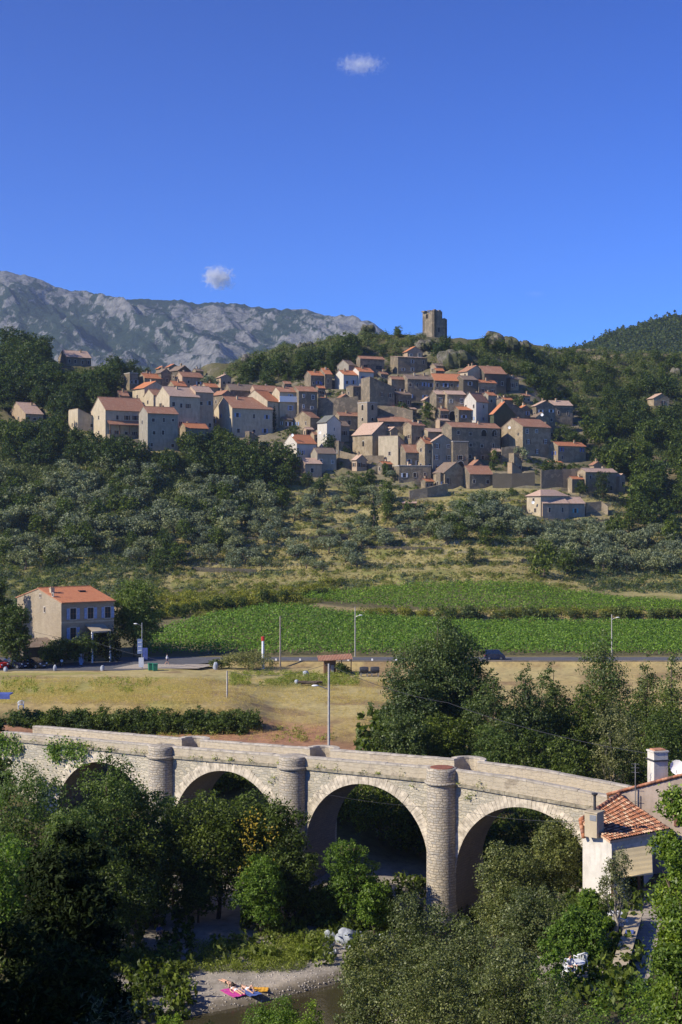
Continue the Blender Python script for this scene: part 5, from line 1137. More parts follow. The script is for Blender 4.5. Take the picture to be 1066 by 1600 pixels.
# ------------------------------------------------------------------ near and middle trees
def tuft(name, boxes, mat, n, h, seed, aspect=.18, up=True, **kw):
    """grass and herb clumps standing on the ground inside picture boxes"""
    g = np.random.default_rng(seed); P = []; Nn = []
    for (x0, x1, y0, y1, w) in boxes:
        for k in range(int(n*w)):
            x, y = g.uniform(x0, x1), g.uniform(y0, y1)
            if vnoise(x/22, y/10, seed) < (.2 if 'field_grass' in name else .36): continue
            X, Y = hit(x, y, 62); z = t1(X, Y); m = 16; hh = h*g.uniform(.5, 1.3); d = g.normal(size=(m, 3)); d[:, 2] = abs(d[:, 2])
            P.append(np.array([X, Y, z])+np.stack([d[:, 0]*.16, d[:, 1]*.16, hh*g.uniform(.1, 1, m)], 1)); Nn.append(np.stack([d[:, 0], d[:, 1], d[:, 2]*.4], 1))
    Nn = np.concatenate(Nn); Nn /= np.linalg.norm(Nn, axis=1)[:, None]
    return leaves(name, np.concatenate(P), Nn, h*.45, MATS[mat], seed, aspect, .4, **kw)
plain('bark_dark', (.02, .017, .014), .95, .3, 4)
def near_green():
    T = near_tree
    # before the bridge, left bank
    T('willow_tree', 172, 1166, 104, 165, 'poplar', 'leaf_willow', 22000, .20, 'tall feathery willow rising in front of the left arch of the bridge')
    T('leafy_tree', -6, 1120, 133, 46, 'broad', 'leaf_oak', 5000, .22, 'dark tree at the left end of the bridge')
    T('leafy_tree', 0, 1175, 126, 60, 'broad', 'leaf_green', 7000, .22, 'green tree below the left end of the bridge')
    T('willow_tree', 45, 1200, 101, 180, 'broad', 'leaf_willow', 15000, .20, 'bushy willow at the far left below the ivy covered bridge end')
    T('willow_tree', 118, 1262, 98, 130, 'broad', 'leaf_willow', 13000, .20, 'lighter willow between the two tallest trees on the left', seed=5)
    T('willow_tree', 10, 1300, 92, 120, 'broad', 'leaf_bright', 11000, .20, 'pale green tree at the left edge behind the dark foreground tree')
    T('ash_tree', 215, 1285, 103, 130, 'broad', 'leaf_green', 14000, .22, 'dark leafy tree shading the back of the beach on the left')
    T('willow_tree', 225, 1215, 106, 100, 'broad', 'leaf_willow', 10000, .2, 'light willow against the foot of the first pier')
    T('ash_tree', 268, 1246, 109, 110, 'broad', 'leaf_willow', 11000, .20, 'tree between the first and second piers of the bridge')
    T('ash_tree', 340, 1240, 106, 160, 'broad', 'leaf_green', 16000, .22, 'dense tree left of the yellowing one before the bridge')
    t = T('ash_tree', 412, 1242, 107, 150, 'broad', 'leaf_green', 18000, .22, 'big tree with one yellowing branch before the second arch')
    g = np.random.default_rng(3); P = np.concatenate([np.array(c)+g.normal(size=(34, 3))*np.array([.35, .2, .5]) for c in ((-1.1, -3.3, 7.4), (-1.0, -3.5, 6.4), (-.7, -3.4, 5.6), (-1.2, -3.7, 4.2), (-.6, -3.6, 7.9), (.6, -3.4, 6.7))])
    leaves('yellow_leaves', P, np.tile([[-.4, -.8, .4]], (len(P), 1)), .2, MATS['leaf_yellow'], 2, .6, .5, t)
    T('young_tree', 408, 1338, 102, 92, 'broad', 'leaf_bright', 13000, .17, 'rounded bright young tree in front of the big tree by the beach')
    T('ash_tree', 450, 1248, 105.5, 90, 'broad', 'leaf_green', 10000, .2, 'leafy tree covering the lower part of the second pier')
    T('young_tree', 462, 1330, 104, 80, 'broad', 'leaf_green', 8000, .2, 'tree against the foot of the second pier')
    T('young_tree', 548, 1312, 104, 92, 'broad', 'leaf_bright', 13000, .17, 'light green tree standing before the third arch', tight=.12)
    T('young_tree', 586, 1372, 102.5, 70, 'broad', 'leaf_bright', 9000, .17, 'smaller light green tree at the right foot of the third arch')
    T('young_tree', 505, 1375, 105, 80, 'shrub', 'leaf_green', 8000, .19, 'low dark tree under the left side of the third arch')
    T('reed_clump', 290, 1290, 108, 46, 'shrub', 'leaf_reed', 4000, .3, 'patch of tall pale reeds between the trees before the bridge', 'reeds', aspect=.12)
    T('ash_tree', 160, 1350, 96, 150, 'broad', 'leaf_green', 13000, .2, 'dark shaded tree at the left end of the beach')
    T('ash_tree', 235, 1330, 104, 100, 'broad', 'leaf_green', 9000, .2, 'dark shaded tree overhanging the back of the beach')
    T('ash_tree', 310, 1340, 105, 80, 'broad', 'leaf_willow', 8000, .2, 'dark tree right of the one overhanging the beach')
    # behind the bridge, seen through its arches
    for x, y, Y, w, lb in [(590, 1212, 124, 170, 'tree seen through the third arch'), (505, 1235, 127, 120, 'dark tree behind the left side of the third arch'), (655, 1262, 122, 90, 'tree behind the right side of the third arch'), (845, 1252, 116, 150, 'tree seen through the fourth arch'), (775, 1270, 119, 110, 'dark tree behind the left side of the fourth arch'), (905, 1262, 112, 90, 'tree behind the right end of the fourth arch'), (350, 1205, 131, 130, 'tree seen through the second arch'), (160, 1182, 139, 140, 'tree seen through the first arch'), (105, 1190, 141, 110, 'dark tree behind the left side of the first arch'), (215, 1200, 134, 90, 'dark tree behind the first pier'), (300, 1215, 130, 90, 'dark tree behind the left side of the second arch')]:
        T('ash_tree', x, y, Y, w, 'broad', 'leaf_green', 9000, .26, lb, twigs=False)
    # behind the bridge, rising above it
    T('poplar_tree', 690, 945, 150, 150, 'poplar', 'leaf_poplar', 26000, .24, 'tallest poplar behind the bridge, right of the dry field', tight=.13)
    T('poplar_tree', 705, 985, 151, 135, 'broad', 'leaf_poplar', 16000, .24, 'broad crown just right of the top of the tallest poplar')
    T('poplar_tree', 648, 1030, 147, 120, 'broad', 'leaf_poplar', 15000, .24, 'poplar at the left foot of the tallest one')
    T('poplar_tree', 735, 1010, 152, 90, 'broad', 'leaf_green', 11000, .25, 'dark tree leaning right of the tallest poplar')
    T('poplar_tree', 770, 1045, 140, 105, 'poplar', 'leaf_poplar', 17000, .22, 'poplar second right of the tallest one')
    T('poplar_tree', 822, 1036, 142, 95, 'poplar', 'leaf_poplar', 17000, .22, 'poplar in the middle of the row behind the bridge')
    T('poplar_tree', 862, 1030, 146, 80, 'poplar', 'leaf_poplar', 14000, .22, 'narrow poplar right of the middle of the row behind the bridge')
    T('poplar_tree', 940, 978, 148, 125, 'poplar', 'leaf_poplar', 20000, .23, 'tall ragged poplar on the right behind the bridge')
    T('poplar_tree', 918, 1062, 143, 80, 'broad', 'leaf_green', 9000, .24, 'dark tree at the foot of the tall ragged poplar')
    T('poplar_tree', 1006, 1015, 144, 90, 'poplar', 'leaf_poplar', 17000, .22, 'dense poplar near the right edge behind the bridge')
    T('poplar_tree', 1050, 1005, 141, 96, 'poplar', 'leaf_poplar', 17000, .22, 'dense poplar at the right edge behind the bridge')
    T('olive_tree', 962, 1090, 132, 110, 'broad', 'leaf_grey_green', 11000, .2, 'grey green tree with bare twigs above the right end of the bridge', bark='bark_pale')
    T('leafy_tree', 690, 1120, 138, 110, 'broad', 'leaf_green', 12000, .23, 'dark tree just behind the parapet under the tallest poplar')
    T('leafy_tree', 625, 1118, 136, 90, 'broad', 'leaf_poplar', 11000, .23, 'leftmost tree above the parapet right of the dry field')
    T('leafy_tree', 765, 1130, 134, 90, 'broad', 'leaf_willow', 9000, .22, 'light green tree just above the parapet in the middle')
    T('leafy_tree', 830, 1130, 131, 90, 'broad', 'leaf_green', 10000, .23, 'dark tree above the fourth arch')
    T('leafy_tree', 890, 1150, 128, 90, 'broad', 'leaf_green', 10000, .23, 'dark tree above the sloping right end of the parapet')
    T('leafy_tree', 1050, 1120, 126, 110, 'broad', 'leaf_green', 11000, .23, 'dark tree behind the white chimney')
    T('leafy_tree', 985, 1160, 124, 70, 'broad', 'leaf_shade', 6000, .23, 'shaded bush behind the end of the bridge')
    # middle distance left
    T('plane_tree', 211, 905, 226, 92, 'broad', 'leaf_willow', 16000, .34, 'large pale leaved tree right of the stone house with orange roof')
    T('leafy_tree', 20, 945, 209, 70, 'broad', 'leaf_oak', 12000, .34, 'dark tree hiding the left foot of the stone house with orange roof')
    T('leafy_tree', -5, 893, 224, 50, 'broad', 'leaf_oak', 8000, .36, 'dark tree at the left edge beside the stone house')
    T('leafy_tree', 86, 992, 214, 60, 'shrub', 'leaf_oak', 5000, .3, 'dark bush at the corner of the stone house with orange roof')
    T('leafy_tree', 128, 985, 214, 50, 'shrub', 'leaf_green', 4000, .3, 'green shrub under the front of the stone house')
    T('leafy_tree', 165, 985, 219, 60, 'broad', 'leaf_shade', 6000, .3, 'dark tree in front of the porch of the stone house')
    T('bush', 535, 1033, 206, 26, 'shrub', 'leaf_green', 2500, .2, 'green bush beside the little red roofed shelter', 'bush')
    T('bush', 388, 1018, 212, 92, 'shrub', 'leaf_grey_green', 6000, .22, 'wide grey thicket beside the road left of the leaning pole', 'bush')
    T('bush', 345, 1026, 212, 36, 'shrub', 'leaf_scrub', 2500, .2, 'small dark thicket behind the stone marker', 'bush')
    # hedge on the bank of the dry field
    g = random.Random(8)
    for i, x in enumerate(range(30, 392, 24)):
        T('bush', x, 1102+g.uniform(-4, 6)+(3 if x > 300 else 0), 150.2, 46, 'shrub', 'leaf_green' if i % 3 else 'leaf_willow', 2600, .2, 'dark bush in the hedge on the bank of the dry field', 'bush', 'hedge bushes on the bank', zg=7.6)
    for i, x in enumerate(range(-10, 386, 20)):
        T('bush', x, 1116+g.uniform(-4, 4)+max(0, x-230)*.04, 148.6, 40, 'shrub', 'leaf_oak' if i % 2 else 'leaf_green', 2200, .2, 'dark bush in the lower row of the hedge under the field bank', 'bush', 'lower hedge bushes under the bank', zg=7.0)
    # right bank in front of the bridge
    T('holm_oak', 655, 1392, 80, 150, 'broad', 'leaf_holm', 22000, .13, 'grey green holm oak hiding the foot of the thickest round pier', tight=.13)
    T('holm_oak', 590, 1440, 74, 130, 'broad', 'leaf_holm', 18000, .125, 'rounded holm oak left of the pier foot beside the boulders', tight=.13)
    T('holm_oak', 790, 1320, 90, 130, 'broad', 'leaf_holm', 20000, .14, 'holm oak rising right of the thickest pier', tight=.13)
    T('holm_oak', 868, 1286, 92, 110, 'broad', 'leaf_holm', 19000, .14, 'tall holm oak before the right half of the fourth arch', tight=.13)
    T('holm_oak', 730, 1432, 76, 150, 'broad', 'leaf_holm', 20000, .125, 'holm oak in the middle of the lower right wood', tight=.13, seed=99)
    T('holm_oak', 830, 1392, 80, 140, 'broad', 'leaf_holm', 18000, .13, 'darker holm oak left of the white house wall', tight=.13)
    T('holm_oak', 680, 1480, 66, 200, 'broad', 'leaf_holm', 24000, .11, 'broad holm oak at the bottom centre right', tight=.12)
    T('holm_oak', 560, 1510, 68, 100, 'broad', 'leaf_holm', 10000, .12, 'small holm oak reaching the river at the bottom', tight=.12)
    T('holm_oak', 790, 1470, 62, 150, 'broad', 'leaf_holm', 18000, .11, 'leafy holm oak at the bottom left of the white chairs', tight=.12)
    T('fig_tree', 925, 1398, 79.5, 60, 'broad', 'leaf_bright', 11000, .17, 'bright fig tree in front of the white house wall', tight=.15)
    T('fig_tree', 903, 1418, 76, 90, 'broad', 'leaf_bright', 10000, .17, 'fig tree left of the paved terrace', zg=5.5)
    T('fig_tree', 860, 1455, 70, 90, 'broad', 'leaf_bright', 9000, .15, 'light green tree left of the white chairs', zg=3.5)
    T('fig_tree', 930, 1522, 60, 90, 'shrub', 'leaf_bright', 8000, .13, 'light green bush below the white chairs', zg=4.5)
    T('fig_tree', 1062, 1455, 62, 120, 'broad', 'leaf_bright', 15000, .14, 'light green tree at the right end of the terrace', zg=6)
    T('fig_tree', 1025, 1530, 54, 150, 'broad', 'leaf_bright', 15000, .12, 'light green tree in the bottom right corner', zg=6)
    T('fig_tree', 880, 1530, 52, 170, 'broad', 'leaf_holm', 15000, .10, 'grey green bush at the bottom right', zg=6)
    T('olive_tree', 962, 1322, 79, 56, 'olive', 'leaf_grey_green', 3600, .12, 'thin olive with crooked bare branches before the cream awning', zg=7, bark='bark_pale')
    T('laurel_tree', 1078, 1180, 42, 150, 'broad', 'leaf_laurel', 30000, .12, 'glossy leaved laurel reaching in from the right edge', tight=.16, zg=11.5)
    T('laurel_tree', 1092, 1192, 41, 130, 'broad', 'leaf_laurel', 22000, .12, 'second glossy laurel crown right at the edge, behind the first', tight=.16, zg=11.5)
    T('laurel_tree', 1078, 1380, 40, 135, 'broad', 'leaf_laurel', 24000, .12, 'lower glossy laurel at the right edge', tight=.16, zg=10.5)
    # bottom shrubs and foreground in shade
    T('acacia_shrub', 428, 1548, 80, 100, 'shrub', 'leaf_bright', 9000, .12, 'fern leaved shrub at the water edge in the bottom centre')
    T('acacia_shrub', 486, 1556, 78, 70, 'shrub', 'leaf_bright', 5000, .12, 'shrub right of the fern leaved one at the water edge')
    T('acacia_shrub', 268, 1580, 76, 50, 'shrub', 'leaf_bright', 5000, .12, 'small bright shrub left of the fern leaved one')
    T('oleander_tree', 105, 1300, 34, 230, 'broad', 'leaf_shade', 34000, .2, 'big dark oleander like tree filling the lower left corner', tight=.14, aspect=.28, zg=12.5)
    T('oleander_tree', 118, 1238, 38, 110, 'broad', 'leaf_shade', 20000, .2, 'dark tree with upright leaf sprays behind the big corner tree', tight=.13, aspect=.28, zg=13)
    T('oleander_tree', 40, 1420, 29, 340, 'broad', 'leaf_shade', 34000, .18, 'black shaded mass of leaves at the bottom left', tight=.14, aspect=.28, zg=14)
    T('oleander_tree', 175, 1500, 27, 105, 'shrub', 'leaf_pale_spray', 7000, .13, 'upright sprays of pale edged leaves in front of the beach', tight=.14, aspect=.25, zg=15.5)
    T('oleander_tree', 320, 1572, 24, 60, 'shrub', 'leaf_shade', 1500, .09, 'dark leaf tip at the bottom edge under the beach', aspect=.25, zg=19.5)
    # trees added further left, out of the picture, to shade its corner
    for i, (x, y, z, h, w) in enumerate([(-17, 22, 21, 18, 12), (-23, 35, 16, 20, 13), (-30, 50, 11, 20, 13)]):
        H_ = h; L_ = lobes_for('broad', h, w, random.Random(i)); rg_ = np.random.default_rng(i); root = empty('leafy_tree', (x, y, z-4), 0, ['added shade tree beyond the left edge, nearest the viewpoint', 'added shade tree beyond the left edge, second from the viewpoint', 'added shade tree beyond the left edge, farthest from the viewpoint'][i], 'tree'); pos, nr = crown_pts(L_, 900, 14, rg_, .2, .6); link('crown', qmesh('crown', leafverts(pos, nr, .5, rg_, .6), MATS['leaf_oak']), root); trunk_mb('broad', h, w, L_, random.Random(i), True).build('trunk', MATS['bark'], root)
    # herbs
    tuft('beach_herbs', [(170, 300, 1492, 1520, 1), (300, 480, 1478, 1520, 1.6), (380, 500, 1466, 1500, 1), (235, 275, 1520, 1540, .2), (480, 520, 1462, 1480, .3), (560, 600, 1490, 1510, .2)], 'grass_green', 480, .5, 2, kind='stuff')
    tuft('tall_herbs', [(180, 300, 1490, 1515, 1), (330, 500, 1470, 1505, 1.5), (230, 290, 1520, 1545, .3), (495, 600, 1475, 1515, .4)], 'grass_green', 60, .9, 22, .4, kind='stuff')
    tuft('undergrowth', [(380, 620, 1400, 1462, .7), (540, 1000, 1380, 1590, 1.3), (0, 300, 1380, 1600, .8)], 'leaf_green', 1300, .9, 12, .5, kind='stuff')
    tuft('field_grass', [(0, 620, 1062, 1100, 4), (200, 620, 1100, 1160, 1.0), (0, 330, 1060, 1102, 2)], 'grass_dry', 1300, .4, 13, .1, kind='stuff')
    tuft('field_weeds', [(360, 560, 1052, 1072, 1.2), (0, 250, 1062, 1085, .5), (400, 520, 1140, 1160, .1), (240, 420, 1135, 1155, .05)], 'grass_green', 800, .55, 14, .25, kind='stuff')
    tuft('bank_growth', [(560, 1060, 1120, 1210, 1)], 'leaf_green', 1200, 1.6, 15, .5, kind='stuff')
def cap_disc():
    c = B(0, 0, ZT(0)+.045); mb = MB(); mb.lathe((0, 0, 0), [(PR_-.28, -.02), (PR_-.3, .03), (.02, .04)], 24); plain('rust_red', (.26, .1, .06), .9, .3, 3)
    mb.build('cap_plate', MATS['rust_red'], None, False, c, label='rusty red disc lying on top of the thickest round pier', cat='cap')
# ------------------------------------------------------------------ people (one skinned surface each)
plain('skin', (.55, .33, .23), .6, .1, 5); plain('hair_dark', (.02, .014, .01), .6); plain('cloth_white', (.75, .76, .8), .8, .1); plain('cloth_black', (.015, .015, .02), .8); plain('cloth_blue', (.07, .12, .3), .9, .2); plain('cloth_navy', (.03, .045, .12), .9)
plain('towel_pink', (.55, .06, .30), .95, .15, 8); plain('towel_blue', (.08, .13, .36), .95, .2, 8); plain('towel_orange', (.7, .36, .04), .95, .2, 8); plain('cloth_brown', (.2, .1, .05), .9); plain('plastic_white', (.72, .73, .72), .35, .05)
def skin_mesh(name, V, E, Rd, mats, pick, sub=1):
    me = bpy.data.meshes.new(name); me.from_pydata(V, E, []); o = bpy.data.objects.new(name, me); COL.objects.link(o)
    md = o.modifiers.new('skin', 'SKIN'); md.use_smooth_shade = True; 
    if not me.skin_vertices: me.skin_vertices.new()
    for i, r in enumerate(Rd): me.skin_vertices[0].data[i].radius = (r, r) if not isinstance(r, tuple) else r; me.skin_vertices[0].data[i].use_root = (i == 0)
    o.modifiers.new('sub', 'SUBSURF').levels = sub; o.modifiers['sub'].render_levels = sub
    bpy.context.view_layer.update(); dg = bpy.context.evaluated_depsgraph_get()
    nm = bpy.data.meshes.new_from_object(o.evaluated_get(dg)); nm.materials.clear()
    for m in mats: nm.materials.append(MATS[m])
    for p in nm.polygons: p.material_index = pick(p.center); p.use_smooth = True
    bpy.data.objects.remove(o); bpy.data.meshes.remove(me); nm.name = name; return nm
def person(J, mats, pick, label, loc, rz, hair='hair_dark', hair_long=0):
    """J: joint positions; every limb grows out of one surface with tapering radii"""
    V = []; E = []; Rd = []
    def add(p, r, par=None):
        V.append(tuple(p)); Rd.append(r); i = len(V)-1
        if par is not None: E.append((par, i))
        return i
    g = {k: Vector(v) for k, v in J.items()}
    pv = add(g['pelvis'], .125); w = add(g['pelvis'].lerp(g['chest'], .5), .105, pv); ch = add(g['chest'], (.145, .115), w)
    nk = add(g['neck'], .052, ch); up = (g['head']-g['neck']).normalized(); hb = add(g['neck'].lerp(g['head'], .55), .066, nk); hd = add(g['head'], .093, hb); add(g['head']+up*.075, .07, hd)
    fwd = Vector(J.get('face', (0, -1, 0))); add(g['head']+fwd*.1-up*.02, .018, hd)     # nose
    for s in ('l', 'r'):
        sh = add(g['sh_'+s], .055, ch); el = add(g['el_'+s], .04, sh); wr = add(g['wr_'+s], .027, el); d = (g['wr_'+s]-g['el_'+s]).normalized()
        pal = add(g['wr_'+s]+d*.06, .03, wr); a = d.orthogonal().normalized()
        for k, ln in enumerate((.06, .075, .08, .072, .055)): 
            base = g['wr_'+s]+d*(.09 if k else .04)+a*((k-2.2)*.019 if k else -.05); q = add(base, .01, pal); t = add(base+d*ln*.55+a*(-.015 if k == 0 else 0), .009, q); add(base+d*ln+d.cross(a)*.018, .007, t)
        hp = add(g['hip_'+s], .088, pv); kn = add(g['kn_'+s], .056, hp); cf = add(g['kn_'+s].lerp(g['an_'+s], .35), .053, kn); an = add(g['an_'+s], .034, cf); ft = Vector(J.get('foot_'+s, J.get('foot', (0, -.15, -.03)))); he = add(g['an_'+s]+ft*.5, .036, an); add(g['an_'+s]+ft, .026, he)
    root = empty('person', loc, rz, label, 'person')
    link('body', skin_mesh('body', V, E, Rd, mats, pick), root)
    mb = MB(); h = g['head']-fwd*.03+up*.035; mb.blob(h, (.105, .105, .105), 3, .08, 12)
    if hair_long: mb.blob(h-fwd*.03-up*.12, (.09, .08, .13), 4, .1, 10)
    mb.build('hair', MATS[hair], root, True)
    mb = MB()       # eyes and mouth
    sd = up.cross(fwd).normalized()
    for k in (-1, 1): mb.blob(g['head']+fwd*.088+sd*k*.032+up*.012, (.011, .011, .009), 1, 0, 6)
    mb.blob(g['head']+fwd*.085-up*.045, (.022, .012, .006), 1, 0, 6, 1)
    mb.build('face', [MATS['cloth_black'], MATS['red_paint']], root)
    return root
def lying(knee=0, arms_up=False, arm=.28):
    """lying along +y (head at +y), back on the ground, face up"""
    J = dict(pelvis=(0, .0, .12), chest=(0, .36, .13), neck=(0, .52, .11), head=(0, .66, .12), face=(0, 0, 1), foot=(0, -.02, .14))
    for s, k in (('l', -1), ('r', 1)):
        J['sh_'+s] = (k*.17, .44, .12); J['el_'+s] = (k*arm, .2, .06) if not arms_up else (k*.3, .6, .07); J['wr_'+s] = (k*(arm+.02), -.04, .05) if not arms_up else (k*.12, .8, .06)
        J['hip_'+s] = (k*.09, -.06, .11); kh = .42 if (knee and k > 0) else .1; J['kn_'+s] = (k*.1, -.46 if kh < .3 else -.34, kh); J['an_'+s] = (k*.12, -.86 if kh < .3 else -.6, .07)
    return J
def bathers():
    dirn = math.atan2(.81, -.58)-math.pi/2      # heads away from the camera and to the left
    def put(px, py): X, Y = hit(px, py, 70); return (X, Y, t1(X, Y)+.02)
    def towel(px, py, w, l, mat, lb, rz):
        mb = MB(); r = random.Random(px); n = 10; m = 16
        zf = lambda i, j: .02+.012*math.sin(i*1.1+j*.6)+.008*math.sin(j*1.7)
        P = lambda i, j, dz: (w*(i/n-.5)+.01*math.sin(j), l*(j/m-.5)+.012*math.sin(i), zf(i, j)+dz)
        for i in range(n):
            for j in range(m): mb.poly([P(i, j, .02), P(i+1, j, .02), P(i+1, j+1, .02), P(i, j+1, .02)]); mb.poly([P(i, j+1, 0), P(i+1, j+1, 0), P(i+1, j, 0), P(i, j, 0)])
        for i in range(n): mb.poly([P(i, 0, 0), P(i+1, 0, 0), P(i+1, 0, .02), P(i, 0, .02)]); mb.poly([P(i+1, m, 0), P(i, m, 0), P(i, m, .02), P(i+1, m, .02)])
        for j in range(m): mb.poly([P(0, j+1, 0), P(0, j, 0), P(0, j, .02), P(0, j+1, .02)]); mb.poly([P(n, j, 0), P(n, j+1, 0), P(n, j+1, .02), P(n, j, .02)])
        o = mb.build('towel', MATS[mat], None, True, put(px, py), label=lb, cat='towel'); o.rotation_euler.z = rz
    towel(364, 1552, .9, 1.7, 'towel_pink', 'bright pink beach towel under the middle sunbather', dirn); towel(390, 1551, .9, 1.6, 'towel_blue', 'dark blue towel under the sunbather with a raised knee', dirn); towel(407, 1547, .8, 1.0, 'towel_orange', 'orange towel lying alone at the right of the sunbathers', dirn+.9)
    two = lambda a, b: (lambda c: 1 if (-.13 < c.y < .04 or a < c.y < b) and abs(c.x) < .2 and c.z > .02 else 0)
    z0 = put(369, 1550); person(lying(0), ['skin', 'cloth_white'], two(.3, .4), 'sunbather in a pale bikini lying on her back on the pink towel', z0, dirn, hair_long=1)
    z0 = put(387, 1548); person(lying(1), ['skin', 'cloth_white'], lambda c: 1 if -.13 < c.y < .06 and abs(c.x) < .2 else 0, 'sunbather in white trunks lying with one knee raised on the blue towel', z0, dirn)
    J = lying(0, True); J['face'] = (0, 0, -1); J['foot'] = (0, -.1, -.03); z0 = put(356, 1538)
    person(J, ['skin', 'cloth_black'], two(.26, .34), 'sunbather in a black bikini lying face down, feet towards the trees', z0, dirn+math.pi, hair_long=1)
    # seated figure in the shade and dog
    J = dict(pelvis=(0, .1, .12), chest=(0, .05, .46), neck=(0, .0, .62), head=(0, -.03, .76), face=(0, -1, 0), foot=(0, -.15, 0))
    for s, k in (('l', -1), ('r', 1)): J.update({'sh_'+s: (k*.17, .03, .53), 'el_'+s: (k*.24, -.1, .34), 'wr_'+s: (k*.12, -.3, .38), 'hip_'+s: (k*.09, .05, .12), 'kn_'+s: (k*.13, -.3, .42), 'an_'+s: (k*.12, -.5, .07)})
    person(J, ['skin', 'cloth_blue', 'cloth_navy'], lambda c: 1 if c.z > .3 and c.z < .62 and c.y > -.2 and abs(c.x) < .27 else (2 if c.z < .3 and c.y > -.25 else 0), 'person in blue sitting on the shaded pebbles at the back of the beach', put(249, 1462), .5)
    V = [(0, .18, .14), (0, .1, .26), (0, -.02, .38), (0, -.06, .5), (0, -.1, .56), (0, -.2, .53), (0, .3, .06), (.05, -.04, .2), (.05, -.06, .02), (-.05, -.04, .2), (-.05, -.06, .02), (.1, .12, .1), (.12, -.02, .03), (-.1, .12, .1), (-.12, -.02, .03), (.04, -.08, .63), (-.04, -.08, .63), (0, .42, .04)]
    E = [(0, 1), (1, 2), (2, 3), (3, 4), (4, 5), (0, 6), (2, 7), (7, 8), (2, 9), (9, 10), (0, 11), (11, 12), (0, 13), (13, 14), (4, 15), (4, 16), (6, 17)]
    o = link('dog', skin_mesh('dog', V, E, [.11, .1, .09, .06, .06, .03, .03, .035, .025, .035, .025, .06, .025, .06, .025, .015, .015, .015], ['cloth_brown'], lambda c: 0), None, put(278, 1482), 2.2); tag(o, 'small brown dog sitting in a patch of sun on the beach', 'dog')
def walker():
    J = dict(pelvis=(0, 0, .92), chest=(0, -.02, 1.28), neck=(0, -.03, 1.45), head=(0, -.05, 1.59), face=(0, -1, 0))
    J.update(sh_l=(-.17, -.02, 1.38), sh_r=(.17, -.02, 1.38), el_l=(-.23, .12, 1.14), el_r=(.23, -.12, 1.14), wr_l=(-.22, .05, .9), wr_r=(.2, -.32, .98), hip_l=(-.09, 0, .88), hip_r=(.09, 0, .88), kn_l=(-.1, -.18, .5), kn_r=(.1, .08, .48), an_l=(-.1, -.3, .09), an_r=(.1, .36, .14))
    X, Y, _ = PW(261, 1048, 213.5); person(J, ['skin', 'cloth_white', 'cloth_navy'], lambda c: 1 if 1.0 < c.z < 1.44 and abs(c.x) < .3 else (2 if .62 < c.z <= 1.0 and abs(c.x) < .19 else 0), 'person in a pale top walking along the road past the green bins', (X, Y, t1(X, Y)+.02), math.pi/2)
